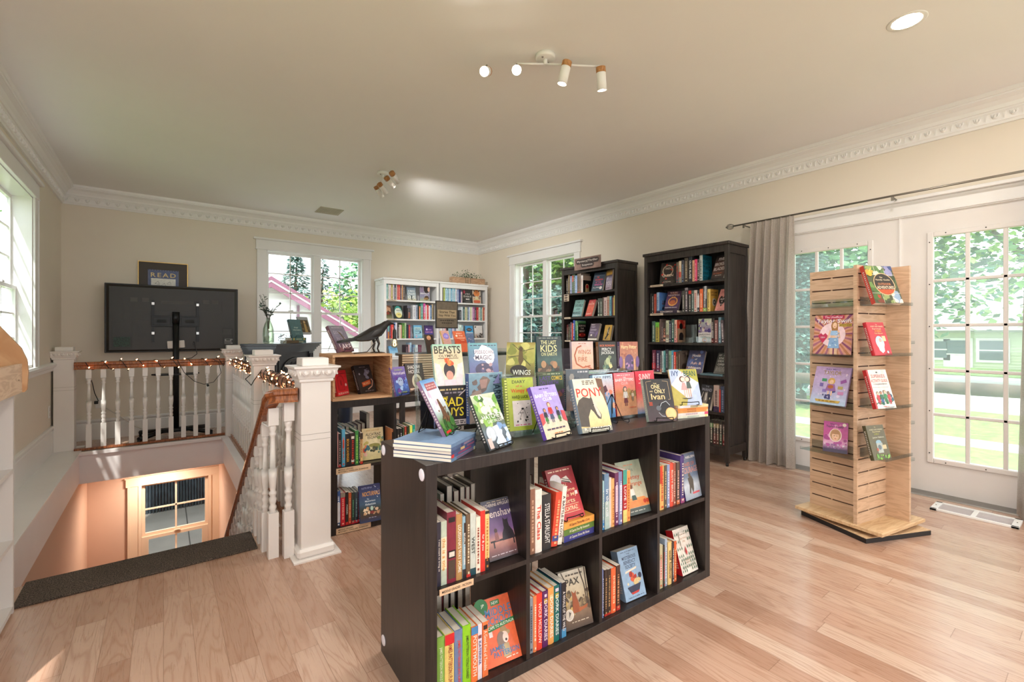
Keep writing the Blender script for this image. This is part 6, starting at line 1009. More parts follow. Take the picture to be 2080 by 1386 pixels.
'lake': ('muted purple hardcover on easel atop the crate beside the bird lamp', 1, '#6a5e74', '#6a4a5a', [('g',[(0,'#7a4a58'),(.3,'#5a4a5c'),(.6,'#7a7488'),(1,'#74727a')]), ('m',.15,.9,.85,.94,1,'#b0a8b0'), ('t','DOWN',.45,.74,.56,.12,'#a8a0b0'), ('t','IN THE',.5,.5,.6,.10,'#a098a8'), ('t','LAKE',.56,.2,.78,.20,'#e8dce0'), ('p',[(.4,.8),(.6,.72),(.8,.3),(.74,.28),(.55,.66)],'#5a4a30'), ('n',5,8,.1,.04,.9,.14,.1,['#8a5a60','#6a3a48'])], 'black wire easel holding the purple hardcover atop the crate'),
# ---- slatwall tower
'outdoor': ('outdoor adventures guide of photo tiles on the highest acrylic ledge of the tower', 0, '#5a5a44', '#c8402c', [('r',0,0,1,1,'#4a5038')]+[('n',i*3+2,7,x,y,x+.32,y+.24,.12,c) for i,(x,y,c) in enumerate([(0,.76,['#c89a4a','#8a9a5a','#e0c060']),(.34,.76,['#2a3a2a','#c8d0b8','#5a7a4a']),(.68,.76,['#3a4a7a','#5a6a9a','#8a8ab0']),(0,.02,['#7a3a2c','#4a6a34','#a8402c']),(.34,.02,['#4a5a34','#8a9a60','#c8c8b0']),(.68,.02,['#c86a4a','#8aa0b8','#e8d8c8']),(0,.3,['#4a6a3a','#6a8a4a']),(.68,.4,['#3a4a34','#5a6a4a'])])]+[('l',[(.335,0),(.335,1)],.012,'#d8d4c0'), ('l',[(.67,0),(.67,1)],.012,'#d8d4c0'), ('l',[(0,.26),(1,.26)],.012,'#d8d4c0'), ('l',[(0,.75),(1,.75)],.012,'#d8d4c0'), ('e',.53,.5,.37,.30,'#d8b48a'), ('e',.53,.5,.345,.28,'#2e2a28'), ('p',[(.23,.36),(.83,.36),(.74,.27),(.53,.22),(.32,.27)],'#b8502c'), ('t','The',.48,.68,.1,.04,'#e8d4b0'), ('t','Family Guide',.52,.61,.5,.05,'#e8d4b0'), ('t','OUTDOOR',.53,.50,.46,.06,'#d88a5c'), ('t','ADVENTURES',.53,.41,.6,.08,'#ecdcc0'), ('e',.12,.78,.09,.07,'#d8a83a')], None),
'scarry': ('red hardcover stories book with a white bearded figure on the tower', 1, '#c8202c', '#b81c28', [('r',0,0,1,1,'#c8222e'), ('l',[(.04,.03),(.04,.97)],.02,'#a01820'), ('t','The',.55,.93,.1,.03,'#f0d8b0'), ('t','WORST-CASE SCENARIO',.55,.87,.74,.045,'#f0d8b0'), ('t','Survival',.5,.80,.5,.045,'#f0d8b0'), ('t','ZOMBIE',.55,.73,.4,.06,'#e8a03a'), ('t','Field Manual',.55,.66,.46,.045,'#e8c08a'), ('e',.48,.38,.24,.2,'#bcd4e4'), ('p',[(.28,.38),(.68,.38),(.62,.12),(.48,.06),(.34,.14)],'#e4ecf2'), ('e',.52,.45,.08,.06,'#d8b0a0'), ('r',.66,.42,.86,.58,'#e0d0a0'), ('n',4,5,.7,.08,.9,.2,.05,['#3a3a4a','#d8d8e0','#7a2a2a'])], None),
'superkid': ('white activity guide paperback with a red spine and a row of children on the tower', 0, '#ece4dc', '#b82a2c', [('r',0,0,1,1,'#ece4dc'), ('r',0,.0,.08,1,'#c0302e'), ('e',.5,.93,.05,.02,'#4a4a4a'), ('t','SUPERKIDS',.52,.83,.7,.09,'#b84a3c'), ('t','ACTIVITY GUIDE',.52,.71,.84,.08,'#b84a3c'), ('t','TO CONQUERING EVERY DAY',.52,.62,.7,.04,'#4a4a48'), ('l',[(.1,.54),(.9,.54)],.008,'#6a6a68'), ('r',.08,0,1,.10,'#f0ece8'), ('n',3,14,.1,.12,.95,.34,.07,['#3a7a4a','#4a8a5a','#2a5a6a']), ('f',.25,.10,.34,SK,'#3a2a24','#c8303a','#b82a34'), ('f',.42,.11,.34,SK2,'#2a2020','#2a6a4a','#2a5a8a'), ('f',.60,.11,.36,SK,'#6a3a24','#2f8a4a','#1f6a3a'), ('f',.78,.10,.34,SK3,'#201818','#c83a3c','#a82a34'), ('t','FAMILIUS',.5,.05,.3,.03,'#c8504a')], None),
'jungle': ('olive green hardcover with a robot like explorer figure on the lowest tower ledge', 1, '#5a5430', '#4a4528', [('r',0,0,1,1,'#5c5632'), ('t','The',.5,.94,.08,.025,'#d8c88a'), ('t','WORST-CASE SCENARIO',.52,.87,.76,.04,'#c8c09a'), ('t','Survival',.52,.81,.44,.04,'#d8c88a'), ('t','1001',.5,.74,.26,.05,'#a8a83a'), ('t','Junior Edition',.55,.64,.66,.055,'#c8c8b0'), ('e',.5,.5,.16,.07,'#8ab0c0'), ('p',[(.36,.2),(.66,.2),(.7,.48),(.34,.48)],'#a8b0a8'), ('e',.5,.36,.1,.07,'#5a6a70'), ('r',.66,.3,.88,.42,'#c8b88a'), ('r',.3,.26,.4,.34,'#a84a34'), ('n',4,24,.12,.03,.95,.16,.05,['#6aa83a','#8ac04a','#4a7a2a'])], None),
'whois': ('magenta paperback with a fringed singer portrait on the lower tower ledge', 0, '#b83a88', '#c88ab0', [('g',[(0,'#3a2448'),(.12,'#5a3060'),(.3,'#d8a8c8'),(.5,'#c04a90'),(1,'#b0388a')]), ('n',5,18,.0,.2,1,.9,.12,['#d06aa8','#a03080','#d890c0','#b04898']), ('t','Who Is',.4,.92,.28,.06,'#3a2048'), ('t','Taylor Swift?',.46,.83,.72,.09,'#2f1a40'), ('e',.85,.92,.08,.055,'#e8d8c8'), ('e',.5,.56,.26,.22,'#e8d0c8'), ('e',.5,.57,.22,.19,'#b88a5a'), ('e',.5,.52,.15,.14,'#e8bc98'), ('p',[(.33,.6),(.67,.6),(.62,.72),(.38,.72)],'#b07e4c'), ('e',.45,.54,.02,.012,'#3a2a2a'), ('e',.56,.54,.02,.012,'#3a2a2a'), ('e',.5,.45,.04,.012,'#b83a3c'), ('n',8,14,.05,.12,.95,.26,.05,['#e8d8e8','#c8a8c8','#8a5a90']), ('r',0,0,1,.11,'#382444')], None),
'swift': ('large square pink activity book with a singer in a blue outfit on the tower', 0, '#e0a8b8', '#c890a0', [('r',0,0,1,1,'#dba08c')]+[('p',[(.5,.5),edge(a),edge(a+.1)],c) for i,a in enumerate([k*.2 for k in range(32)]) for c in [['#8a4a70','#c88a60','#a86a80','#b87a54'][i%4]]]+[('e',.5,.5,.34,.30,'#f0d4dc'), ('r',.22,.9,.78,.985,'#b82a50'), ('t','The Unofficial',.5,.943,.46,.05,'#f4dce4'), ('t','Taylor Swift',.52,.83,.92,.13,'#f4eef4'), ('r',.66,.70,.98,.77,'#c8a84a'), ('t','ACTIVITY BOOK',.82,.735,.28,.04,'#4a3a1a'), ('p',[(.12,.47),(.2,.54),(.26,.49),(.32,.54),(.4,.46),(.26,.28)],'#c0305a'), ('t','100+',.26,.43,.12,.05,'#f0d0dc'), ('p',[(.44,.42),(.66,.42),(.7,.16),(.40,.16)],'#8ab0d8'), ('r',.46,.0,.54,.16,'#e0b898'), ('r',.58,.0,.66,.16,'#e0b898'), ('r',.46,.42,.64,.48,'#e4bc9c'), ('p',[(.43,.60),(.67,.60),(.64,.48),(.46,.48)],'#9abde0'), ('p',[(.43,.62),(.47,.6),(.40,.36),(.36,.38)],'#e4bc9c'), ('p',[(.67,.62),(.63,.6),(.68,.40),(.72,.42)],'#e4bc9c'), ('e',.55,.72,.09,.12,'#a87848'), ('r',.48,.6,.64,.7,'#a87848'), ('e',.555,.73,.055,.075,'#ecc8a8'), ('e',.555,.70,.018,.008,'#b82a34'), ('n',6,20,.42,.18,.68,.58,.02,['#c8e0f4','#6a90c0'])], None),
'taylor': ('lilac square picture book with scattered stickers and a small singer on the tower', 1, '#c4aed6', '#b8a0c8', [('g',[(0,'#b8d0e8'),(.4,'#c0b4dc'),(1,'#c8a8d4')]), ('t','Baby Mama',.5,.93,.4,.05,'#6a5a9a'), ('t','TAYLOR',.5,.84,.5,.11,'#a89050'), ('n',3,20,.03,.1,.97,.95,.02,['#e8e0f4','#f0d8e8']), ('r',.24,.6,.38,.68,'#4a9a70'), ('p',[(.78,.56),(.94,.62),(.9,.70),(.76,.64)],'#9a5aa8'), ('r',.2,.46,.3,.56,'#7a6ab0'), ('r',.72,.42,.86,.5,'#b8a868'), ('r',.3,.32,.42,.4,'#8a7ac0'), ('p',[(.56,.3),(.68,.34),(.66,.42),(.55,.38)],'#3a4a8a'), ('r',.74,.28,.9,.36,'#c88ab8'), ('e',.52,.62,.1,.09,'#d8b060'), ('e',.52,.6,.06,.06,'#ecc8a8'), ('p',[(.42,.54),(.62,.54),(.68,.36),(.38,.36)],'#9a6aa8'), ('e',.52,.47,.08,.05,'#b86a3a'), ('r',.46,.24,.5,.36,'#ecc8a8'), ('r',.55,.24,.59,.36,'#ecc8a8'), ('n',8,9,.2,.16,.85,.25,.05,['#d8d0e8','#7a6aa8','#4a4a7a']), ('p',[(.18,.06),(.82,.06),(.86,.12),(.14,.12)],'#c8a850'), ('m',.25,.07,.75,.11,1,'#8a6a28')], None),
# ---- dark bookcases
'queen': ('black hardcover with a pale ring and red roses on the top curtain bookcase shelf', 1, '#3a3432', '#2a2422', [('n',4,12,0,0,1,1,.16,['#3a3432','#453d3a','#2e2928']), ('e',.48,.62,.36,.27,'#b8a08a'), ('e',.48,.62,.29,.215,'#35302e'), ('n',6,10,.05,.05,.98,.95,.07,['#c8342c','#a82820','#d8503c']), ('t','ONCE A',.5,.72,.4,.09,'#e0d0c0'), ('t','QUEEN',.5,.38,.72,.13,'#e8d8c4'), ('t','A NOVEL',.5,.1,.5,.05,'#d8ccbc')], None),
'blades': ('dark hardcover with slanted white title at the curtain end of the top shelf', 1, '#4a403e', '#5a2a30', [('g',[(0,'#3a3434'),(.4,'#6a4a40'),(1,'#2a2426')]), ('t','FIVE',.5,.83,.46,.12,'#e8dcd8'), ('t','BROKEN',.5,.62,.86,.13,'#e8dcd8'), ('t','BLADES',.5,.42,.86,.13,'#e8dcd8'), ('t','MAI CORLAND',.46,.23,.7,.06,'#c8704a'), ('m',.3,.12,.8,.16,1,'#d8ccc8')], None),
'dearing': ('purple hardcover with a glowing gold snake ring leaning on the second shelf', 1, '#5a3f60', '#3a2c3c', [('g',[(0,'#4a3a50'),(.4,'#6a4a78'),(1,'#4a3440')]), ('m',.2,.9,.75,.96,1,'#e0b8a8'), ('t','SUNRISE',.5,.86,.5,.05,'#d89a7a'), ('t','REAPING',.5,.78,.8,.08,'#e8d4d0'), ('e',.5,.45,.34,.24,'#e8a860'), ('e',.5,.46,.26,.18,'#7a4a5c'), ('e',.5,.4,.2,.12,'#c8704a'), ('p',[(.36,.68),(.44,.72),(.44,.6)],'#e8a860'), ('p',[(.64,.68),(.56,.72),(.56,.6)],'#e8a860'), ('t','SUZANNE COLLINS',.44,.13,.84,.05,'#f0e8ec'), ('r',.05,.02,.7,.07,'#3a2c38')], None),
'alex': ('pink paperback with a black heart at the curtain end of the second shelf', 0, '#e49a90', '#c8807a', [('r',0,0,1,1,'#e8a098'), ('p',[(.5,.18),(.16,.45),(.14,.58),(.26,.68),(.42,.66),(.5,.58),(.6,.68),(.78,.70),(.9,.58),(.84,.42)],'#2a2426'), ('t','ALEX',.5,.53,.5,.07,'#f0e4e0'), ('t','&',.5,.42,.12,.07,'#f0e4e0'), ('t','ELIZA',.52,.29,.3,.05,'#e8d4d0'), ('m',.2,.8,.8,.9,2,'#c87a74'), ('m',.2,.03,.8,.08,1,'#9a5a58')], None),
'shadows': ('white and violet graphic novel standing in a clear holder on the third shelf', 0, '#d4d6c8', '#a8a8a0', [('g',[(0,'#d8d4d0'),(.35,'#e4e2e0'),(.5,'#8a78a0'),(.75,'#a8a8b0'),(1,'#b8c8a8')]), ('n',6,22,.02,.42,.98,.95,.14,['#4a3a78','#6a5a90','#c8d0b8','#9ab08a','#8a6a6a','#d8ccc0']), ('r',0,.22,1,.42,'#e2dfdd'), ('t','SHADOWS',.5,.34,.92,.08,'#3a3440'), ('t','NOVEL',.45,.25,.4,.04,'#6a6a8a'), ('e',.5,.1,.2,.09,'#d88a4a'), ('e',.52,.09,.08,.06,'#7a2a1c')], None),
'half': ('dusky blue hardcover with white script leaning on the fourth shelf', 1, '#5f6486', '#4a3f48', [('g',[(0,'#6a5a6a'),(.4,'#5a6a9a'),(1,'#4a4458')]), ('n',4,14,0,.1,1,.95,.12,['#6a7ab0','#5a5a80','#8a6a6a','#4a4a6a']), ('t','House',.5,.78,.5,.12,'#f0ecec'), ('t','of',.5,.62,.14,.07,'#f0ecec'), ('t','Ash &',.55,.45,.66,.12,'#e8c8b8'), ('t','Whispers',.5,.24,.8,.13,'#f4f0f0')], None),
'grey': ('grey hardcover with white capitals on a lying book at the fourth shelf end', 1, '#56554f', '#4a4a46', [('g',[(0,'#6a6862'),(.5,'#4a4a46'),(1,'#565850')]), ('t','IF I',.3,.88,.4,.08,'#d8d4cc'), ('t','KNOW',.5,.74,.7,.10,'#d8d4cc'), ('t','DEATH',.5,.6,.76,.10,'#cfcac2'), ('t','OPEN',.45,.44,.6,.10,'#d8d4cc'), ('m',.1,.1,.9,.34,4,'#a8a49c')], None),
'wand': ('black hardcover with a shining silver figure on the fifth shelf of the curtain bookcase', 1, '#2f2c30', '#3a3634', [('g',[(0,'#4a4a60'),(.3,'#2a2426'),(1,'#26242a')]), ('t','THE',.5,.93,.3,.06,'#8a8a98'), ('t','WAND',.5,.80,.84,.12,'#a8a8b4'), ('p',[(.4,.7),(.62,.72),(.7,.4),(.6,.1),(.4,.1),(.34,.4)],'#8a8078'), ('p',[(.46,.66),(.56,.66),(.6,.4),(.48,.34)],'#e0dcd4'), ('p',[(.1,.4),(.2,.45),(.3,.7),(.24,.7)],'#b8b0a4'), ('p',[(.8,.5),(.9,.5),(.84,.4)],'#e0d8b8')], None),
'woman': ('navy paperback with red and pink lines of lettering on the bookcase with sign', 0, '#3a4a5e', '#26323f', [('g',[(0,'#3a5462'),(.5,'#2f3f56'),(1,'#3f4c5c')]), ('t','THE',.4,.74,.2,.09,'#e8502c'), ('t','WOMAN',.52,.60,.7,.10,'#e0384a'), ('t','AT THE',.5,.46,.5,.09,'#c84a8a'), ('t','WINDOW',.55,.33,.72,.10,'#d85aa0'), ('t','A. J. FINN',.42,.17,.6,.09,'#e8e4ec'), ('e',.8,.15,.12,.08,'#e8dcd8'), ('l',[(.05,.8),(.95,.82)],.02,'#6a7a8a'), ('l',[(.05,.54),(.95,.56)],.015,'#5a6a7c')], None),
'you': ('white and violet hardcover beside the navy paperback on the bookcase with sign', 1, '#b8a8c0', '#2a2224', [('g',[(0,'#c8b0c4'),(.55,'#b0a8c8'),(.7,'#4a3f5a'),(.76,'#c89a3a'),(1,'#2a2424')]), ('t','ONE OF',.5,.80,.8,.08,'#d8a848'), ('t','IF',.3,.58,.24,.12,'#f4f0f4'), ('t','YOU',.5,.32,.84,.20,'#f6f2f6'), ('m',.1,.06,.7,.12,1,'#4a2a3a')], None),
'teal': ('teal hardcover with bold black lettering on the second shelf near the window', 1, '#7aa8a4', '#4a6a68', [('g',[(0,'#7a9aa4'),(.5,'#86b4b0'),(1,'#6a9088')]), ('t','THE',.4,.86,.3,.08,'#2a3a3a'), ('t','DOUBLE',.5,.66,.84,.15,'#24302f'), ('t','LIVES',.5,.45,.4,.10,'#2f4444'), ('t','MARRIED',.45,.22,.84,.13,'#1f2c30'), ('m',.1,.04,.8,.1,1,'#d8e0dc')], None),
'coral': ('coral red hardcover with a pale title on the second shelf beside the teal one', 1, '#d8604f', '#a83a3a', [('g',[(0,'#c8504a'),(.5,'#e87a64'),(1,'#b8444c')]), ('t','THE',.5,.86,.3,.06,'#f8c8b8'), ('t','HUNTER',.5,.74,.8,.10,'#f8d0c0'), ('n',4,6,.3,.3,.7,.6,.12,['#f09078','#d86a58']), ('t','SAINT',.45,.14,.8,.10,'#f8dcd0')], None),
'couldkill': ('grey violet paperback with stacked title words on the third shelf', 0, '#5f5468', '#4a4450', [('g',[(0,'#e8e0d4'),(.1,'#e8e0d4'),(.11,'#5a504e'),(.4,'#6a5a7a'),(1,'#5a4a54')]), ('t','WHAT',.3,.92,.4,.07,'#e8dce4'), ('t','THEY',.35,.78,.44,.08,'#c8bcd0'), ('t','COULD',.42,.62,.64,.09,'#d8ccd8'), ('t','KILL',.34,.46,.44,.09,'#b8a8c0'), ('l',[(.75,.2),(.9,.5)],.06,'#8a6ab0'), ('e',.3,.3,.1,.06,'#d8d0c8')], None),
'yellow': ('yellow hardcover with a black feathered shape on the third shelf near the side panel', 1, '#d0a03c', '#6a4a2a', [('g',[(0,'#c8a04a'),(1,'#dcb050')]), ('p',[(.2,.1),(.4,.3),(.45,.6),(.6,.9),(.72,.82),(.64,.6),(.7,.4),(.5,.2),(.4,.08)],'#2a2622'), ('n',3,8,.4,.4,.65,.7,.06,['#e8e0d0','#3a3630']), ('m',.3,.04,.7,.1,1,'#4a3a2a')], None),
# ---- white bookcases
'ove': ('misty blue paperback with three big title lines on the white window bookcase top shelf', 0, '#8e9ca4', '#3a4046', [('g',[(0,'#c8c4a8'),(.2,'#a8b4b8'),(.7,'#8a9ca8'),(1,'#6a7c90')]), ('t','A MAN',.5,.68,.72,.12,'#e8eaea'), ('t','CALLED',.5,.48,.84,.14,'#e8eaea'), ('t','OVE',.5,.22,.84,.22,'#f0f0e8'), ('p',[(.45,.02),(.55,.02),(.56,.35),(.44,.35)],'#3a4448')], None),
'perfect': ('dark haired figure cover paperback at the sign end of the white top shelf', 0, '#8a8494', '#6a6a80', [('g',[(0,'#a8b090'),(.3,'#8a8aa8'),(1,'#9a8a94')]), ('p',[(.4,1),(.95,1),(.9,.6),(.75,.5),(.55,.52),(.42,.7)],'#2a2022'), ('e',.9,.78,.12,.16,'#d8b098'), ('e',.2,.75,.16,.2,'#8a7a98'), ('t','PERFECT',.5,.49,.86,.09,'#f0ecec'), ('t','SON',.62,.36,.3,.07,'#e8e4e0'), ('e',.68,.2,.22,.15,'#4a3424'), ('r',.4,.08,.8,.2,'#9a7a4a')], None),
'portrait': ('brown portrait cover paperback leaning at the window end of the second shelf', 0, '#6a4a3a', '#4a3a30', [('g',[(0,'#8a8a6a'),(.25,'#5a5a3c'),(.4,'#4a3428'),(1,'#7a5440')]), ('e',.4,.68,.22,.18,'#d0a080'), ('p',[(.5,.95),(.95,.8),(.9,.5),(.65,.6)],'#c89878'), ('p',[(.2,.5),(.7,.5),(.75,.3),(.2,.3)],'#8a3a2c')], None),
'oval': ('dark green hardcover with a teal to yellow oval on the second shelf', 1, '#243a34', '#1e302c', [('r',0,0,1,1,'#26342e'), ('n',4,14,0,0,1,1,.1,['#2c443c','#1e2e2a','#3a4a3c']), ('e',.5,.52,.44,.44,'#3fa098'), ('e',.5,.45,.44,.37,'#dfe8d8'), ('e',.5,.26,.36,.2,'#e4d88a'), ('t','THE',.4,.80,.2,.05,'#1f4a48'), ('t','WINTER',.55,.62,.6,.09,'#2a3a3a'), ('t','WILD',.55,.3,.4,.08,'#3a4a3a')], None),
'lblue': ('light blue paperback with rows of small lettering on the third white shelf', 0, '#8cc0dc', '#5aa0c0', [('g',[(0,'#6ab0d0'),(.3,'#a8d4e4'),(.7,'#8cc8dc'),(1,'#6ab0dc')]), ('m',.12,.62,.9,.85,2,'#e8f0d8'), ('t','LIBRARY',.48,.70,.7,.10,'#2a5a8a'), ('t','PEOPLE',.5,.55,.7,.09,'#3a4a6a'), ('t','WE LOVE',.45,.35,.6,.08,'#3a4a6a'), ('e',.78,.45,.1,.07,'#3a5a8a'), ('p',[(.2,.05),(.4,.05),(.34,.25),(.24,.25)],'#c8b0c8')], None),
'purple': ('deep purple hardcover with pale lettering at the table end of the third shelf', 1, '#3d2a6e', '#2a1f4a', [('g',[(0,'#4a6ac0'),(.3,'#3a3a90'),(.6,'#5a3a8a'),(1,'#2a1a4a')]), ('e',.26,.68,.1,.08,'#d8c8e8'), ('t','AND',.6,.66,.4,.07,'#c8a8e0'), ('t','OBTUSE',.5,.46,.86,.12,'#e0a0c0'), ('m',.15,.2,.85,.3,1,'#a8b8f0')], None),
'skyblue': ('sky blue paperback tilted at the window end of the fourth white shelf', 0, '#8cc4e8', '#6aa8d0', [('g',[(0,'#e8e8ec'),(.25,'#d8e4ec'),(.4,'#9accec'),(1,'#78bcf0')]), ('m',.2,.6,.85,.85,3,'#4a8ab8')], None),
'azyou': ('black paperback with white capitals on the top shelf of the white corner bookcase', 0, '#2c2826', '#1f1c1c', [('r',0,0,1,1,'#2c2826'), ('e',.12,.86,.12,.14,'#a82a44'), ('e',.1,.52,.07,.09,'#b8b4a8'), ('e',.92,.52,.07,.09,'#b8b4a8'), ('t','A TO Z',.52,.70,.6,.11,'#ece6e2'), ('t','YOU',.5,.5,.56,.13,'#ece6e2'), ('t','ME',.54,.29,.46,.12,'#ece6e2'), ('m',.25,.06,.85,.1,1,'#a8a098')], None),
'tiger': ('orange tiger face paperback at the wall end of the top white corner shelf', 0, '#c08050', '#6a4a40', [('r',0,0,1,1,'#c8b8a4'), ('n',5,20,0,.3,1,1,.14,['#6a4a5a','#3a2a2c','#8a7468','#c89a70']), ('e',.5,.72,.36,.24,'#d8803c'), ('p',[(.08,.95),(.3,.9),(.3,.8)],'#2a2020'), ('p',[(.92,.95),(.7,.9),(.7,.8)],'#2a2020'), ('l',[(.5,.95),(.5,.7)],.03,'#6a2a1c'), ('l',[(.38,.9),(.42,.72)],.03,'#6a2a1c'), ('l',[(.62,.9),(.58,.72)],.03,'#6a2a1c'), ('p',[(.5,.56),(.1,.1),(.2,.02),(.8,.02),(.92,.1)],'#d8d0a8'), ('p',[(.1,.1),(.2,.02),(.8,.02),(.92,.1),(.85,.22),(.15,.22)],'#d0603c'), ('m',.3,.2,.7,.32,2,'#c89040')], None),
'mous': ('bright blue paperback with a black oval emblem on the third corner shelf', 0, '#3f9ad0', '#2a6a98', [('r',0,0,1,1,'#3f9fd8'), ('r',0,0,1,.36,'#7a98b8'), ('e',.5,.68,.34,.15,'#1c2028'), ('t','MANUAL',.5,.72,.46,.05,'#d8c8b8'), ('t','HOUSE',.5,.64,.4,.05,'#d8a8a0'), ('r',.1,.40,.95,.45,'#e8e8d8')], None),
'white': ('white paperback with two dark figures at its foot on the third corner shelf', 0, '#dcd8d6', '#b8b4b0', [('g',[(0,'#6a605c'),(.3,'#c8c0bc'),(.45,'#e0dcda'),(1,'#e2dedc')]), ('e',.15,.88,.09,.06,'#3a3638'), ('n',4,8,.02,.02,.4,.3,.12,['#3a302e','#c8a890','#5a4a48']), ('n',6,8,.6,.02,.98,.34,.12,['#3a302e','#7a6a64','#2a2424'])], None),
# ---- table and mantel
'face': ('dark novel with a woman face cover on the display table', 1, '#3a2c24', '#243a2a', [('g',[(0,'#3a2a22'),(1,'#4a3c30')]), ('p',[(.25,.95),(.9,.9),(.98,.4),(.6,.5)],'#1c1614'), ('e',.45,.68,.24,.22,'#c8946c'), ('e',.45,.56,.08,.04,'#9a2a28'), ('n',4,6,.6,.4,.95,.7,.1,['#241c18','#3a2c24'])], None),
'gold': ('pink cover novel with gold page edges and a violet emblem on the display table', 1, '#c89a90', '#c8a050', [('r',0,0,1,1,'#cc9c92'), ('l',[(.06,.03),(.06,.97),(.94,.97),(.94,.03)],.03,'#d8b098'), ('e',.52,.6,.36,.22,'#8a78c8'), ('e',.52,.6,.28,.17,'#9a8ad4'), ('t','A TALE',.52,.6,.4,.1,'#d8d0ec')], None),
'sally': ('orange rust paperback with pale lettering on the display table', 0, '#c8603c', '#8a3a28', [('r',0,0,1,1,'#cc6640'), ('m',.12,.93,.88,.96,1,'#7a3a28'), ('t','SALLY',.5,.80,.5,.09,'#f0d8c8'), ('e',.25,.60,.09,.08,'#f0dcc8'), ('t','THE',.6,.60,.34,.08,'#f0d8c8'), ('t','GARDNER',.58,.41,.7,.08,'#f0d0b8'), ('p',[(0,.3),(.3,.34),(.5,.24),(.98,.3),(1,0),(0,0)],'#b8482c'), ('t','HER',.7,.22,.3,.06,'#f0c8a0')], None),
'bluef': ('slate blue paperback with scribbled pink birds on the display table', 0, '#6a80a4', '#4a6a90', [('r',0,0,1,1,'#6f84a8'), ('n',4,12,.1,.1,.9,.9,.08,['#c8a8c0','#8aa8c8','#5a6a98','#d8c0d0'])], None),
'mant': ('blue green hardcover on easel on the black mantel', 1, '#50747c', '#3a5a64', [('r',0,0,1,1,'#54787f'), ('t','Heir',.5,.55,.36,.09,'#c8dcd8'), ('t','Inheritance',.52,.42,.7,.08,'#c8dcd8'), ('m',.35,.2,.65,.25,1,'#8aa8a8')], 'black wire easel holding the blue green book on the mantel'),
'mant2': ('pale hardcover with a gilded figure painting behind the blue green book', 1, '#a8b0b4', '#8a949a', [('r',0,0,1,1,'#b0b6ba'), ('r',.1,.1,.9,.82,'#5a4a34'), ('p',[(.4,.1),(.7,.1),(.66,.5),(.58,.7),(.46,.6)],'#b89a60'), ('e',.55,.7,.1,.08,'#d8b88a'), ('n',5,10,.12,.12,.88,.8,.07,['#7a6440','#4a3a2a','#8a7448'])], None),
}
EXT = {'gold': .12, 'sally': .12, 'face': .10, 'bluef': .10, 'updown': .03}
for key, (prm, t) in FACES.items():
    lab, hard, c, sc_, art, eas = FB[key]
    x, y, z, w, h, yaw, tilt = prm
    ex = EXT.get(key, 0)
    w = {'alex': .095, 'grey': .125}.get(key, w)
    P = Vector((x, y, z))
    if ex:
        Nn = Vector((math.sin(yaw), -math.cos(yaw), 0)); U = Vector((0,0,1))*math.cos(tilt)-Nn*math.sin(tilt)
        P = P-U*ex; h0 = h; h = h+ex; k0 = ex/h; k1 = 1-k0
        def sv(a):
            a = list(a)
            if a[0] == 'r': a[2] = k0+a[2]*k1; a[4] = k0+a[4]*k1
            elif a[0] == 'e': a[2] = k0+a[2]*k1; a[4] *= k1
            elif a[0] == 't': a[3] = k0+a[3]*k1; a[5] *= k1
            elif a[0] in ('p', 'l'): a[1] = [(u, k0+v*k1) for u, v in a[1]]
            elif a[0] == 'm': a[2] = k0+a[2]*k1; a[4] = k0+a[4]*k1
            elif a[0] == 'n': a[4] = k0+a[4]*k1; a[6] = k0+a[6]*k1
            elif a[0] == 'g': a[1] = [(0, a[1][0][1])]+[(k0+v*k1, cc) for v, cc in a[1]]
            return tuple(a)
        art = [sv(a) for a in art]
    M = frameM(P, yaw, tilt, t)
    o = book_mesh(t, h, w, c, bool(hard), art=art, M=M, back=sc_, spine=[('m', .3, .15, .7, .85, 14, '#d8d0c8')] if t > .011 else None)
    tag(o, lab, 'book', 'books displayed face out')
    if eas:
        easel(P, w, yaw, tilt, t, eas, .11 if key not in ('capone',) else .09)
# the empty easel
easel((1.545, 1.325, .7685), .105, R(-12), R(20), .016, 'empty black wire easel in front of the coral pink paperback', .115)
# ------------------------------------------------------------------ stacks of lying books
def lying(P, rz, w, d, ths, cols, group, labels, seed=1, jitter=.006, spine_texts=None, hard=False):
    """books lying flat, spine toward local -y; P = left front lower corner"""
    rn = random.Random(seed); z = P[2]
    for i, (t, c) in enumerate(zip(ths, cols)):
        k = rn.uniform(-jitter, jitter)
        base = Matrix.Translation((P[0], P[1], z)) @ Matrix.Rotation(rz+rn.uniform(-1, 1)*jitter*4, 4, 'Z')
        # lay down: spine direction (local z of the book) -> local +x, thickness -> up
        L_ = Matrix(((0, 0, 1, k), (0, 1, 0, 0), (1, 0, 0, 0), (0, 0, 0, 1))) 
        L_ = Matrix(((0, 0, 1, k), (0, 1, 0, k*.5), (1, 0, 0, 0), (0, 0, 0, 1)))
        M = base @ L_
        # mirrored matrix: flip so that it stays right handed
        M = base @ Matrix(((0, 0, -1, w+k), (0, 1, 0, k*.5), (1, 0, 0, 0), (0, 0, 0, 1)))
        sp = []
        if spine_texts and spine_texts[i]:
            sp = spine_texts[i]
        o = book_mesh(t-.0004, w, d, c, hard, spine=sp if isinstance(sp, list) else None, M=M)
        if isinstance(sp, tuple):
            gv, gf, asp = glyphs(sp[0]); m_ = MB()
            m_.add([(t/2+p[1]*t*.55, -.0012-(.0026 if hard else 0), w*.5-p[0]*w*sp[2]) for p in gv], gf, lin(sp[1])); m_.build('spine_title', PRINT, o)
        tag(o, labels[i], 'book', group)
        z += t
    return z
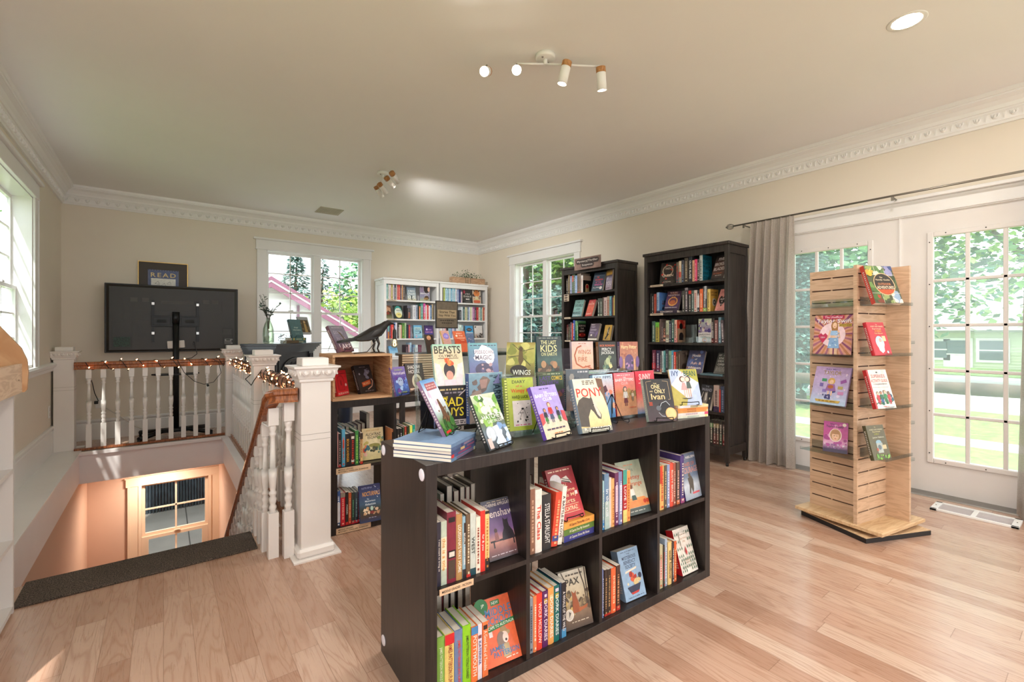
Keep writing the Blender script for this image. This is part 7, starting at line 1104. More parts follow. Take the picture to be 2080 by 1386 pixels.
# five paperbacks under the treehouse comic: the spines face the camera side
Mk = MK1
P0 = MK1 @ Vector((.079, -.012, .7682))
def five():
    # corners fitted on the shelf top: front (.079,-.018) left-back (.025,.184) right (.23,.103)
    rz = KR+R(36)
    cols = ['#5a7a9a', '#4a5a86', '#46547a', '#52658a', '#6a86a8']
    sp = [[('r',0,.03,1,.1,'#d8cfa8'), ('m',.2,.14,.8,.8,22,'#b04a5a')], [('m',.2,.2,.8,.75,22,'#c83a50'), ('r',0,.9,1,1,'#c83a3a')], [('m',.2,.1,.8,.4,12,'#c85a6a'), ('r',.1,.5,.9,.66,'#c8a878')], [('m',.2,.1,.8,.5,14,'#c89aa8'), ('r',.1,.55,.9,.62,'#3a3a6a')], [('m',.2,.2,.8,.8,20,'#8aa0c0')]]
    return lying((P0.x, P0.y, .7685), rz, .185, .205, [.011, .0105, .0105, .011, .0115], cols, 'paperbacks stacked under the treehouse comic',
          ['lowest paperback of the stack under the treehouse comic', 'second lowest paperback of the stack under the treehouse comic', 'middle paperback of the stack under the treehouse comic', 'second highest paperback of the stack under the treehouse comic', 'topmost paperback of the stack, directly under the treehouse comic'], 3, .004, sp)
ztop5 = five()
# five thin books under the square paperback
P1 = MK1 @ Vector((1.268, .035, .7682))
lying((P1.x, P1.y, .7685), KR+R(-14), .178, .135, [.0115, .0125, .011, .011, .0125], ['#dfe0cc', '#e8dcd8', '#e09a4c', '#dc8a40', '#dcd0a0'], 'thin books stacked under the square paperback',
      ['sage white thin book, lowest of the stack under the square paperback', 'white thin book with pink end, second lowest under the square paperback', 'orange thin book in the middle of the stack under the square paperback', 'deeper orange thin book, second from top under the square paperback', 'straw coloured thin book, topmost under the square paperback'], 5, .003,
      [[('m',.25,.3,.75,.7,14,'#5a8a8a'), ('r',0,.03,1,.1,'#d8d07a')], [('m',.2,.35,.8,.75,12,'#8a5a7a'), ('r',0,0,1,.12,'#d84a70')], [('m',.25,.4,.75,.7,10,'#8a4a2a'), ('r',0,.0,1,.05,'#e8d0a0')], [('m',.25,.4,.75,.7,10,'#7a3a24')], [('m',.2,.35,.8,.8,12,'#5a5a58'), ('r',.1,.6,.9,.95,'#d8d8e0')]])
# three books under the red paperback, second cubby
P2 = MK1 @ Vector((.563, .022, .3845))
lying((P2.x, P2.y, .3848), KR+R(1), .158, .205, [.0235, .0235, .0245], ['#3d3f86', '#5a7a34', '#e8a24c'], 'lying books in the upper cubby',
      ['indigo paperback lying lowest in the upper cubby stack', 'green paperback lying in the middle of the upper cubby stack', 'amber paperback lying topmost in the upper cubby stack'], 8, .002,
      [('Al Capone Shines My Shoes', '#e4e0d8', .66), ('Al Capone Does My Homework', '#e8e8c8', .66), ('Al Capone Throws Me a Curve', '#7a3a20', .66)])
# one book lying under the purple hardcover and one under the grey hardcover in the curtain bookcase
lying((3.935, 2.79, 1.3665), -math.pi/2, .23, .15, [.026], ['#3a2f44'], 'lying books in the curtain bookcase', ['dark violet book lying under the gold ring hardcover'], 2, .001, [('THE HUNGRY SONGS' if False else 'SONGBIRDS', '#e8dcd8', .6)], True)
lying((3.94, 2.325, .7815), -math.pi/2, .215, .15, [.018], ['#5f7a84'], 'lying books in the curtain bookcase', ['grey teal book lying under the grey hardcover'], 2, .001, None, True)

# back row of the middle cube shelf: page edges toward the camera
def back_row(M0, zs, items, where, group):
    for i, (s0, t, h, col, lean) in enumerate(items):
        M = M0 @ Matrix.Translation((s0+t, .375, zs+.0006)) @ Matrix.Rotation(math.pi, 4, 'Z')
        if lean:
            M = M @ Matrix.Translation((0, 0, t*math.sin(abs(lean)))) @ Matrix.Rotation(lean, 4, 'Y')
        o = book_mesh(t, h, .145, col, t > .02, M=M)
        tag(o, '%s book page edge, %s in back row of the %s' % (hue_word(col), ORD[i], where), 'book', group)
back_row(MK1, .384, [(.16, .016, .20, '#6a8a78', 0), (.185, .026, .225, '#35312f', 0), (.215, .02, .20, '#7a2a34', 0), (.24, .022, .212, '#5a5450', 0), (.265, .016, .205, '#8a3a3a', 0), (.285, .022, .215, '#6a6058', 0)], 'first upper cubby', 'books in the back row')
back_row(MK1, .038, [(.14, .03, .20, '#7a1f24', 0), (.175, .018, .215, '#d8d0c4', 0), (.2, .022, .205, '#3a3432', 0), (.23, .024, .22, '#5a4a44', 0), (.262, .02, .205, '#a89a8a', 0)], 'first lower cubby', 'books in the back row')
back_row(MK1, .384, [(.46, .022, .235, '#6a8490', 0), (.485, .03, .22, '#a8392f', 0), (.52, .028, .205, '#d8d0c8', 0), (.55, .025, .20, '#7a4a44', 0)], 'second upper cubby', 'books in the back row')
back_row(MK1, .038, [(.47, .028, .21, '#8a7a6a', 0), (.5, .02, .22, '#b8aa9a', 0), (.525, .018, .20, '#4a4440', 0), (.55, .022, .21, '#7a7068', 0)], 'second lower cubby', 'books in the back row')
back_row(MK1, .384, [(.80, .02, .20, '#8a8478', 0), (.825, .022, .205, '#a8a094', 0), (.85, .024, .2, '#6a6460', 0), (.88, .018, .24, '#5a4a86', 0)], 'third upper cubby', 'books in the back row')
back_row(MK1, .038, [(.80, .022, .21, '#8a8074', .05), (.835, .022, .215, '#9a9084', 0), (.865, .02, .22, '#6a2a2c', 0)], 'third lower cubby', 'books in the back row')
back_row(MK1, .384, [(1.12, .02, .22, '#6a5a50', 0), (1.15, .022, .20, '#4a3a34', 0)], 'fourth upper cubby', 'books in the back row')
back_row(MK1, .038, [(1.12, .018, .245, '#4a6a74', -.04), (1.155, .016, .22, '#a89a8a', 0)], 'fourth lower cubby', 'books in the back row')
back_row(MK2, .384, [(.12, .022, .195, '#3a7a6a', 0), (.146, .02, .19, '#4a2a4a', 0), (.17, .02, .185, '#2a2628', 0), (.194, .022, .19, '#8a8a9a', 0), (.22, .02, .195, '#7a3a30', 0), (.244, .024, .2, '#6a4238', 0), (.275, .02, .26, '#2a2a3a', 0)], 'upper cubby under the crate', 'books in the back row')
back_row(MK2, .384, [(.40, .02, .19, '#6a8a5a', 0), (.425, .022, .185, '#8a9a7a', 0), (.452, .02, .2, '#4a3a4a', 0), (.478, .022, .195, '#7a8a9a', 0)], 'cubby beside the crate divider', 'books in the back row')

# ------------------------------------------------------------------ clear acrylic risers
def riser(a0, a1, bfront, ztop, bback, label):
    root = empty('book_riser', MK1 @ Vector(((a0+a1)/2, bback, .7685)), KR, label, 'book riser', 'clear acrylic book risers')
    w = (a1-a0)/2
    def sheet(name, pts, th=.004):
        m_ = MB(); m_.prism(pts, -w, w, 'x'); return m_.build(name, ACRYL, root)
    f = bfront-bback
    lean = .05
    sheet('lower_ledge', [(f-.012, 0), (.02, 0), (.02, .004), (f-.008, .004), (f-.008, .016), (f-.012, .016)])
    fz = ztop
    sheet('upper_ledge', [(f+.075, fz-.008), (.06, fz-.008), (.06, fz-.004), (f+.079, fz-.004), (f+.079, fz+.010), (f+.075, fz+.010)])
    sheet('back_panel', [(.045, 0), (.049, 0), (.085, fz+.11), (.081, fz+.11)])
    for sx in (-w, w-.004):
        m_ = MB(); m_.prism([(f+.05, 0), (.055, 0), (.085, fz+.13), (.076, fz+.13), (.03, fz*.4)], sx, sx+.004, 'x'); m_.build('side_panel', ACRYL, root)
    return root
riser(.135, .42, .275, .207, .33, 'clear acrylic two tier riser nearest the stairs on the middle shelf')
riser(.43, .765, .165, .222, .24, 'clear acrylic two tier riser in the middle of the shelf top')
riser(.79, 1.235, .175, .215, .235, 'clear acrylic two tier riser nearest the glass door on the shelf top')
def holder(x, y, z, w, h, rz, label, cat='book holder'):
    root = empty('acrylic_holder', (x, y, z), rz, label, cat, 'clear acrylic book holders')
    m_ = MB(); m_.box(-w/2, w/2, .0, .004, 0, h); m_.build('back_panel', ACRYL, root)
    m_ = MB(); m_.box(-w/2, w/2, -.06, 0, 0, .004); m_.build('base_plate', ACRYL, root)
    m_ = MB(); m_.box(-w/2, w/2, -.064, -.06, 0, h*.28); m_.build('front_lip', ACRYL, root)
holder(4.02, 2.46, 1.0795, .11, .17, -math.pi/2, 'empty clear acrylic holder on the third curtain bookcase shelf')
holder(4.0, 2.285, 1.0795, .15, .20, -math.pi/2, 'clear acrylic holder around the violet graphic novel')

# ------------------------------------------------------------------ wooden crate and raven lamp
CM = MK2 @ Matrix.Translation((.012, .004, .7705))
root = empty('wooden_crate', (0, 0, 0), 0, 'open sided wooden crate on the black shelf holding two books', 'crate'); root.matrix_world = CM
w, d, h, t = .352, .34, .268, .013
mb = MB(); mb.box(0, w, 0, d, 0, t); mb.build('bottom_board', CRATEW, root)
mb = MB(); mb.box(0, w, 0, d, h-t, h); mb.build('top_board', CRATEW, root)
CW2 = wood_mat('crate_end_wood', '#a87c56', '#c69c74', .6, (30, 3, 30), rings=5)
for x in (0, w-t):
    mb = MB(); mb.box(x, x+t, 0, d, t, h-t); mb.build('side_board', CW2, root)
mb = MB(); mb.box(t, w-t, d-t, d, t, h-t); mb.build('back_board', wood_mat('crate_back_wood', '#a07048', '#bd8d62', .6, (3, 30, 30), rings=9), root)
mb = MB()
for x in (.004, w-.009):
    for z in (.02, h-.02, h/2): mb.lathe([(.003, 0), (.0025, .001)], 8, M=Matrix.Rotation(R(90), 4, 'X'), o=(x+.003, -.0001, z))
mb.build('nail', mat('rusty_nail', '#6a3a24', .6, .5), root)
# raven
RB = mat('raven_black_resin', '#221d1c', .45, var=.25, scale=60, bump=.5, bscale=120)
RM = MK2 @ Matrix.Translation((.30, .13, 1.0385)) @ Matrix.Rotation(R(20), 4, 'Z')
root = empty('raven_lamp', (0, 0, 0), 0, 'black raven shaped lamp perched on the crate with a bulb in its beak', 'lamp'); root.matrix_world = RM
mb = MB()
spine_pts = [(-.20, 0, .085, .006, .020), (-.16, 0, .088, .010, .024), (-.11, 0, .094, .020, .030), (-.06, 0, .108, .034, .040), (-.01, 0, .128, .040, .046), (.035, 0, .150, .034, .040), (.065, 0, .172, .024, .028), (.085, 0, .186, .021, .023), (.105, 0, .192, .016, .017), (.122, 0, .191, .009, .010), (.145, 0, .188, .005, .006), (.162, 0, .181, .001, .0015)]
V = []; F_ = []; n = 12
for i, (x, y, z, rz_, ry_) in enumerate(spine_pts):
    a = spine_pts[max(i-1, 0)]; b_ = spine_pts[min(i+1, len(spine_pts)-1)]
    dv = Vector((b_[0]-a[0], 0, b_[2]-a[2])).normalized(); up = Vector((-dv.z, 0, dv.x))
    for k in range(n):
        an = 2*math.pi*k/n
        q = Vector((x, y, z))+up*rz_*math.sin(an)+Vector((0, 1, 0))*ry_*math.cos(an)
        V.append(tuple(q))
for i in range(len(spine_pts)-1):
    for k in range(n): F_.append((i*n+k, i*n+(k+1) % n, (i+1)*n+(k+1) % n, (i+1)*n+k))
F_ += [tuple(range(n))[::-1]]
mb.add(V, F_, smooth=True); mb.build('raven_body', RB, root)
for sy in (-1, 1):
    mb = MB()
    mb.prism([(.03, .165), (-.02, .155), (-.10, .115), (-.17, .085), (-.12, .080), (-.04, .088), (.02, .11), (.045, .14)], sy*.034-.004, sy*.034+.006, 'y'); mb.build('wing', RB, root, bevel=.004)
    mb = MB(); mb.tube([(-.005, sy*.02, .10), (.012, sy*.022, .06), (.0, sy*.022, .03), (.012, sy*.022, .006)], [.011, .007, .005, .005], 8)
    for a in (-.5, 0, .5): mb.tube([(.012, sy*.022, .006), (.04*math.cos(a)+.012, sy*.022+.03*math.sin(a), .004)], [.0045, .002], 6)
    mb.tube([(.012, sy*.022, .006), (-.02, sy*.022, .004)], [.004, .002], 6)
    mb.build('leg', RB, root)
mb = MB(); mb.prism([(-.26, .068), (-.26, .078), (-.17, .098), (-.15, .08)], -.022, .022, 'y'); mb.build('tail', RB, root, bevel=.003)
mb = MB(); mb.tube([(.15, .0, .183), (.152, 0, .165), (.156, 0, .15)], .0028, 6); mb.lathe([(.005, .152), (.011, .148), (.013, .125), (.012, .098), (.0135, .094), (.0135, .088)], 12, (.156, 0, 0)); mb.build('lamp_socket', BLACKP, root)
mb = MB(); mb.lathe([(.0135, .088), (.015, .08), (.023, .062), (.025, .05), (.022, .038), (.012, .030), (.0005, .0285)], 16, (.156, 0, 0)); mb.build('light_bulb', clear_mat('amber_bulb_glass', '#fff0dc', .12), root)
mb = MB()
for a in range(4):
    c_, s_ = math.cos(a*1.57), math.sin(a*1.57); mb.tube([(.156+.004*c_, .004*s_, .085), (.156+.011*c_, .011*s_, .05), (.156+.005*c_, .005*s_, .042)], .0011, 5)
mb.build('filament', glow_mat('bulb_filament', '#ffb868', 40), root)
mb = MB(); mb.tube([(-.02, -.04, .09), (-.06, -.05, .05), (-.10, -.05, .012), (-.16, .0, .003)], .0025, 6); mb.build('power_cord', BLACKP, root)

# ------------------------------------------------------------------ slat box behind the shadow cover
M = MK2 @ Matrix.Translation((.545, .30, .7705))
root = empty('slatted_box', (0, 0, 0), 0, 'tall box of thin pale wood slats behind the pale ring paperback', 'box'); root.matrix_world = M
mb = MB(); mb.box(.004, .246, .006, .08, 0, .245); mb.build('box_body', mat('slat_box_shadow_wood', '#6a5340', .7), root)
mb = MB()
for k in range(15): mb.cbox(0, .25, 0, .006, .002+k*.0165, .0145+k*.0165, .002)
mb.build('front_slats', wood_mat('pale_slat_wood', '#b79d80', '#d2bb9e', .55, (3, 30, 30), rings=4), root)

# ------------------------------------------------------------------ signs
root = empty('table_sign', (2.565, 4.6, .95), R(4), 'black framed sign reading Stories That Stay With You on the display table', 'sign')
mb = MB(); mb.box(-.148, .148, 0, .012, .275, .585); mb.build('sign_frame', BLACKP, root)
mb = MB(); mb.box(-.138, .138, -.001, 0, .285, .575); so = mb.build('sign_paper', mat('brown_sign_paper', '#7d7261', .7, var=.12, scale=20), root)
mb = MB(); mb.cbox(-.125, .125, -.0016, -.001, .39, .485, .0003); mb.build('sign_plate', mat('tan_sign_plate', '#c4b08c', .7), so)
mb = MB()
for txt, z, w, hh in (('Stories That', .460, .205, .026), ('Stay With You', .418, .225, .030)):
    gv, gf, _ = glyphs(txt); mb.add([(p[0]*w, -.0021, z+p[1]*hh) for p in gv], gf)
for z, w in ((.365, .09), (.335, .07)): 
    k = -w
    while k < w: mb.box(k, min(k+.022, w), -.0016, -.0012, z-.004, z+.004); k += .028
mb.build('sign_lettering', mat('dark_brown_ink', '#2c241c', .7), so)
mb = MB(); mb.tube([(0, .006, 0), (0, .006, .28)], .006, 8); mb.build('sign_pole', BLACKM, root)
mb = MB(); mb.cbox(-.06, .06, -.05, .06, 0, .008, .002); mb.build('sign_base', BLACKM, root)

root = empty('shelf_sign', (3.900, 3.70, 1.915), -math.pi/2, 'brown sign with white typewriter lettering taped to the top of the bookcase by the window', 'sign')
PINKY = mat('mottled_brown_card', '#9a8078', .7, var=.2, scale=14)
mb = MB(); mb.box(-.208, .208, 0, .003, 0, .138); mb.build('sign_card', PINKY, root)
mb = MB()
def rr(x0, x1, z0, z1, r_, n=6):
    pts = []
    for (cx, cz, a0) in ((x1-r_, z1-r_, 0), (x0+r_, z1-r_, 90), (x0+r_, z0+r_, 180), (x1-r_, z0+r_, 270)):
        for i in range(n+1): a = R(a0+90*i/n); pts.append((cx+r_*math.cos(a), cz+r_*math.sin(a)))
    return pts
mb.prism(rr(-.18, .18, .065, .122, .028), -.0006, 0, 'y'); mb.prism(rr(-.10, .10, .022, .075, .024), -.0005, 0, 'y'); mb.build('sign_plate', mat('dark_sign_plate', '#4a4040', .7), root)
mb = MB()
for txt, z, w, hh in (('Mystery|Thriller', .093, .325, .030), ('Suspense', .048, .165, .028)):
    gv, gf, _ = glyphs(txt); mb.add([(p[0]*w, -.0014, z+p[1]*hh) for p in gv], gf)
mb.build('sign_lettering', mat('white_sign_ink', '#e8e0da', .7), root)

# ------------------------------------------------------------------ planter on the corner bookcase
root = empty('planter_box', (3.99, 6.47, 1.976), 0, 'wooden planter box of green artificial foliage on the white corner bookcase', 'planter')
mb = MB(); mb.box(-.31, .31, -.055, -.045, 0, .105); mb.box(-.31, .31, .045, .055, 0, .105); mb.box(-.31, -.30, -.045, .045, 0, .105); mb.box(.30, .31, -.045, .045, 0, .105); mb.box(-.30, .30, -.045, .045, 0, .08)
mb.build('wooden_trough', wood_mat('planter_wood', '#b48e70', '#cda98a', .6, (3, 30, 30)), root, bevel=.002)
mb = MB(); rn = random.Random(4); GC = [lin(c) for c in ('#3d5a34', '#55744a', '#2c4226', '#6d8a5c', '#7d9a70')]
for i in range(420):
    a = rn.gauss(0, .13); a = max(-.28, min(.27, a)); z = .10+abs(rn.gauss(0, .05))*(1-abs(a)*1.6); y = rn.uniform(-.07, .05)
    L_ = rn.uniform(.02, .042); w = L_*.36; th, ph = rn.uniform(0, 6.28), rn.uniform(-.5, 1.1)
    dx, dy, dz = math.cos(th)*math.cos(ph)*L_, math.sin(th)*math.cos(ph)*L_, math.sin(ph)*L_
    sx, sy = -math.sin(th)*w, math.cos(th)*w
    mb.add([(a, y, z), (a+dx*.5+sx*.5, y+dy*.5+sy*.5, z+dz*.5), (a+dx, y+dy, z+dz), (a+dx*.5-sx*.5, y+dy*.5-sy*.5, z+dz*.5)], [(0,1,2,3)], rn.choice(GC))
for k in (-.03, .02, -.07):
    for j in range(9): mb.add([(k, -.06, .1-j*.022), (k+.008, -.064, .093-j*.022), (k, -.066, .084-j*.022), (k-.008, -.062, .092-j*.022)], [(0,1,2,3)], GC[2])
mb.build('foliage', print_mat('leaf_green', .6), root)

# thin wire of little lights round the white bookcases
mb = MB()
pts = [(2.50, 6.55, 1.975), (2.495, 6.40, 1.90), (2.49, 6.325, 1.955), (2.60, 6.322, 1.99)]
for i in range(26): pts.append((2.66+i*.066, 6.318, 1.982+.012*math.sin(i*1.9)))
for i in range(28): pts.append((4.312+.010*math.sin(i*2.1), 6.318+.01*math.cos(i*1.3), 1.96-i*.045))
mb.tube(pts, .0016, 5); wi = tag(mb.build('fairy_light_wire', mat('copper_wire', '#c9b9a2', .4, .5)), 'thin wire of tiny lights draped along the white bookcase tops', 'string lights')
mb = MB(); rn = random.Random(2)
for i in range(4, len(pts), 2):
    p = pts[i]; mb.ball((p[0]+rn.uniform(-.01, .01), p[1]-.004, p[2]+rn.uniform(-.008, .008)), .005, 6, 4)
mb.build('tiny_light', mat('tiny_clear_light', '#efe6d6', .3), wi)

# ------------------------------------------------------------------ television and stand
TVB = mat('television_back_plastic', '#27231f', .42, var=.05, scale=8)
TV = empty('television', (.112, 6.50, .958), 0, 'large black flat television seen from behind, facing the back wall', 'television')
mb = MB(); mb.cbox(-.615, .615, .025, .06, 0, .752, .004); mb.build('bezel', BLACKP, TV)
mb = MB()
v0 = [(-.60, .025, .012), (.60, .025, .012), (.60, .025, .74), (-.60, .025, .74)]; v1 = [(-.575, 0, .03), (.575, 0, .03), (.575, 0, .715), (-.575, 0, .715)]
mb.add(v0+v1, [(0,1,5,4), (1,2,6,5), (2,3,7,6), (3,0,4,7), (4,5,6,7)]); bk = mb.build('rear_cover', TVB, TV)
mb = MB()
def ridge(x0, x1, z0, z1, w=.006, d=.004):
    mb.box(x0, x1, -d, 0, z0, z0+w); mb.box(x0, x1, -d, 0, z1-w, z1); mb.box(x0, x0+w, -d, 0, z0, z1); mb.box(x1-w, x1, -d, 0, z0, z1)
ridge(-.555, -.385, .05, .32); ridge(.46, .575*.98, .06, .165); ridge(.45, .555, .19, .27); ridge(-.34, -.2, .19, .30, .004)
mb.box(-.46, -.454, -.004, 0, .35, .60); mb.box(.445, .451, -.004, 0, .47, .575); mb.box(-.46, -.40, -.004, 0, .60, .606)
mb.box(-.37, .445, -.004, 0, .466, .472); mb.box(-.575, -.2, -.004, 0, .35, .355); mb.box(.2, .42, -.004, 0, .30, .305)
mb.box(-.03, -.026, -.003, 0, .08, .2)
mb.build('moulded_ridge', TVB, bk)
mb = MB()
for i in range(46):
    for j in range(4): mb.box(-.135+i*.0066+j*.0033 % .0066, -.135+i*.0066+j*.0033 % .0066+.0036, -.0014, 0, .545+j*.0085, .551+j*.0085)
for i in range(16):
    for j in range(8):
        mb.box(.46+i*.0054, .463+i*.0054, -.0014, 0, .198+j*.0085, .2035+j*.0085)
for cx in (-.37, -.27, .29, .38):
    for j in range(5): mb.box(cx-.03, cx+.03, -.0014, 0, .56+j*.009, .565+j*.009)
mb.build('vent_grille', mat('vent_grey', '#5c5853', .6), bk)
mb = MB(); mb.box(-.54, -.40, -.0012, 0, .065, .17); mb.build('circuit_window', mat('circuit_green', '#1d3a2c', .5, var=.5, scale=70), bk)
mb = MB(); mb.box(.475, .56, -.0015, 0, .085, .145); cp = mb.build('connector_panel', mat('connector_plate', '#8f8d89', .5), bk)
mb = MB()
for i in range(6):
    for j in range(2): mb.box(.48+i*.010, .487+i*.010, -.004, -.0015, .09+j*.014, .10+j*.014)
mb.box(.49, .53, -.005, -.0015, .125, .14); mb.box(.545, .555, -.006, -.0015, .10, .13)
mb.build('socket', BLACKP, cp)
TS = empty('television_stand', (.112, 6.44, 0), 0, 'black television floor stand with round pole and H shaped foot', 'stand')
mb = MB(); mb.tube([(0, 0, .06), (0, 0, 1.37)], .030, 20); mb.build('pole', BLACKM, TS)
mb = MB(); mb.tube([(0, 0, 1.28), (0, 0, 1.41)], .034, 20); mb.build('pole_collar', BLACKM, TS)
mb = MB(); mb.box(-.22, .22, .030, .040, 1.245, 1.365); mb.box(-.205, -.05, .026, .030, 1.26, 1.35); mb.box(.05, .205, .026, .030, 1.26, 1.35); mb.build('mount_plate', BLACKM, TS, bevel=.002)
mb = MB()
for x in (-.13, .13): mb.prism(rr(x-.045, x+.045, 1.285, 1.325, .018), .022, .027, 'y')
mb.build('mount_slot', mat('slot_black', '#0b0b0b', .6), TS)
for x in (-.205, .205):
    mb = MB(); mb.box(x-.013, x+.013, .040, .058, 1.07, 1.54)
    for k in range(12): mb.box(x-.006, x+.006, .038, .041, 1.39+k*.012, 1.396+k*.012)
    ar = mb.build('mount_arm', BLACKM, TS)
    mb = MB()
    for z in (1.50, 1.17): mb.box(x-.012, x+.012, .036, .041, z-.014, z+.014)
    mb.build('mount_screw', CHROME, ar)
mb = MB(); mb.prism([(-.22, .03), (-.15, -.10), (.15, -.10), (.22, .03), (.15, .10), (-.15, .10)], .70, .716, 'z'); mb.build('tray', BLACKM, TS)
mb = MB(); mb.tube([(-.32, -.22, .05), (-.12, -.03, .08), (.12, -.03, .08), (.32, -.22, .05)], .024, 10); mb.tube([(-.32, .22, .05), (-.12, .03, .08), (.12, .03, .08), (.32, .22, .05)], .024, 10); mb.box(-.12, .12, -.05, .05, .06, .10); mb.build('foot_frame', BLACKM, TS)
for (x, y) in ((-.32, -.22), (.32, -.22), (-.32, .22), (.32, .22)):
    mb = MB(); mb.lathe([(.006, -.012), (.025, -.012), (.025, .012), (.006, .012)], 14, (x, y, .026), M=Matrix.Rotation(R(90), 4, 'Y')); mb.build('caster', BLACKP, TS)
mb = MB(); mb.cbox(-.075, .085, -.012, .012, 0, .085, .006); mb.box(-.02, .07, -.0135, -.012, .02, .06)
tag(mb.build('paper_packet', mat('white_packet_paper', '#d9d2cb', .8, var=.05), loc=(.112, 6.462, 1.00), rz=.02), 'crumpled white paper packet tucked behind the stand pole', 'packet').rotation_euler = (0, R(-4), 0)
mb = MB(); mb.tube([(.28, 6.49, 1.07), (.285, 6.47, 1.05), (.30, 6.46, .98), (.31, 6.46, .93), (.26, 6.46, .885), (.18, 6.46, .87), (.145, 6.46, .80)], .004, 6); mb.tube([(.28, 6.495, 1.05), (.28, 6.47, 1.05)], .012, 8)
tag(mb.build('power_cord', BLACKP), 'black power cord hanging from the television back', 'cord')
# READ picture
PF = empty('framed_poster', (0, YB-.001, 1.45), 0, 'gold framed dark poster reading READ above the television', 'picture')
mb = MB()
W_, H_ = .235, .553
mb.box(-W_, W_, -.018, 0, H_-.008, H_); mb.box(-W_, W_, -.018, 0, 0, .008); mb.box(-W_, -W_+.008, -.018, 0, .008, H_-.008); mb.box(W_-.008, W_, -.018, 0, .008, H_-.008); mb.build('frame', mat('pale_gold_frame', '#c9a868', .3, .7), PF)
mb = MB(); mb.box(-W_+.008, W_-.008, -.010, 0, .008, H_-.008); mt = mb.build('mat_board', mat('dark_mat_board', '#4a423e', .6, var=.03), PF)
mb = MB()
mb.box(-.145, .145, -.0106, -.010, .02, .462, lin('#5a6284')); mb.box(-.132, .132, -.0110, -.0105, .03, .447, lin('#4c5a86')); mb.box(-.115, .115, -.0114, -.0109, .05, .362, lin('#e4e2dc'))
for k in range(12): mb.box(-.143+k*.0245, -.132+k*.0245, -.0112, -.0105, .450, .460, lin('#2f3c6a'))
for x0, z0 in ((-.08, .30), (-.02, .28), (.03, .30)):
    for (a, c_) in (((x0, z0), (x0+.03, z0+.03)), ((x0+.03, z0+.03), (x0+.04, z0)), ((x0, z0), (x0+.045, z0-.01))): mb.tube([(a[0], -.0116, a[1]), (c_[0], -.0116, c_[1])], .0012, 4, lin('#5a5a5a'))
po = mb.build('poster_print', PRINT, PF)
mb = MB(); gv, gf, _ = glyphs('READ', 1.3); mb.add([(p[0]*.235, -.0118, .402+p[1]*.05) for p in gv], gf, lin('#d8c088')); mb.build('poster_lettering', PRINT, po)

# wall outlet with adapter and cords near the television
OU = empty('wall_outlet', (-.56, YB-.001, .40), 0, 'white wall outlet with a black adapter behind the railing', 'outlet')
mb = MB(); mb.cbox(-.036, .036, -.006, 0, -.057, .057, .002); mb.build('cover_plate', WHITEM, OU)
mb = MB(); mb.cbox(-.045, -.012, -.03, -.006, -.008, .025, .003); mb.build('adapter', BLACKP, OU)
mb = MB(); mb.tube([(-.57, YB-.03, .425), (-.60, YB-.05, .52), (-.615, YB-.06, .62), (-.63, YB-.05, .68)], .004, 6); tag(mb.build('adapter_cord', BLACKP), 'short black cord rising from the outlet behind the railing', 'cord')
mb = MB(); mb.tube([(-.54, YB-.02, .37), (-.40, YB-.05, .25), (-.25, YB-.12, .12), (-.05, YB-.25, .012), (.15, YB-.34, .008), (.45, YB-.30, .008), (.6, YB-.2, .1), (.62, YB-.1, .4)], .004, 6); tag(mb.build('extension_lead', mat('white_cord', '#dcd6ce', .5)), 'white cord running down the wall and across the floor under the television', 'cord')

# ------------------------------------------------------------------ mantel with its things
MM = Matrix.Translation((.90, 5.05, 0)) @ Matrix.Rotation(R(53.5), 4, 'Z')
MBK = mat('black_lacquer', '#17191f', .28, var=.05, coat=.3)
root = empty('fireplace_mantel', (0, 0, 0), 0, 'black fireplace mantel with carved arch panel standing behind the railing', 'mantel'); root.matrix_world = MM
w, d, H = 1.10, .37, 1.062
mb = MB(); mb.cbox(0, w, 0, d, H-.022, H, .004); mb.build('top_slab', MBK, root)
mb = MB()
for (o_, z0, z1) in ((.018, H-.045, H-.022), (.032, H-.06, H-.045), (.045, H-.085, H-.06), (.06, H-.105, H-.085)): mb.box(o_, w-o_, o_, d, z0, z1)
mb.build('cornice_moulding', MBK, root)
mb = MB(); mb.box(.085, w-.085, .085, d, 0, H-.105); mb.build('cabinet_body', mat('satin_grey_black', '#2b2d33', .4), root)
for x in (.075, w-.075-.12):
    mb = MB(); mb.box(x, x+.12, .07, .09, 0, H-.105); mb.box(x+.02, x+.035, .062, .07, .05, H-.13); mb.box(x+.085, x+.10, .062, .07, .05, H-.13); mb.build('pilaster', MBK, root)
mb = MB()
arc = [(w/2+.30*math.cos(R(a)), H-.33+.16*math.sin(R(a))) for a in range(0, 181, 10)]
mb.tube([(x, .083, z) for x, z in arc], .012, 8); mb.tube([(w/2-.30, .083, H-.33), (w/2+.30, .083, H-.33)], .012, 8)
mb.build('arch_frame', MBK, root)
mb = MB(); rn = random.Random(11)
for sgn in (-1, 1):
    for i in range(9):
        a = i/8; x = w/2+sgn*(.03+.22*a); z = H-.235-.06*a+.012*math.sin(i*2)
        mb.tube([(x+.018*math.cos(t*.9)*(1-t/9), .082, z+.018*math.sin(t*.9)*(1-t/9)) for t in range(8)], .0045, 5)
        mb.ball((x, .082, z+.02), (.012, .005, .007), 6, 4)
mb.build('carved_scroll', MBK, root)
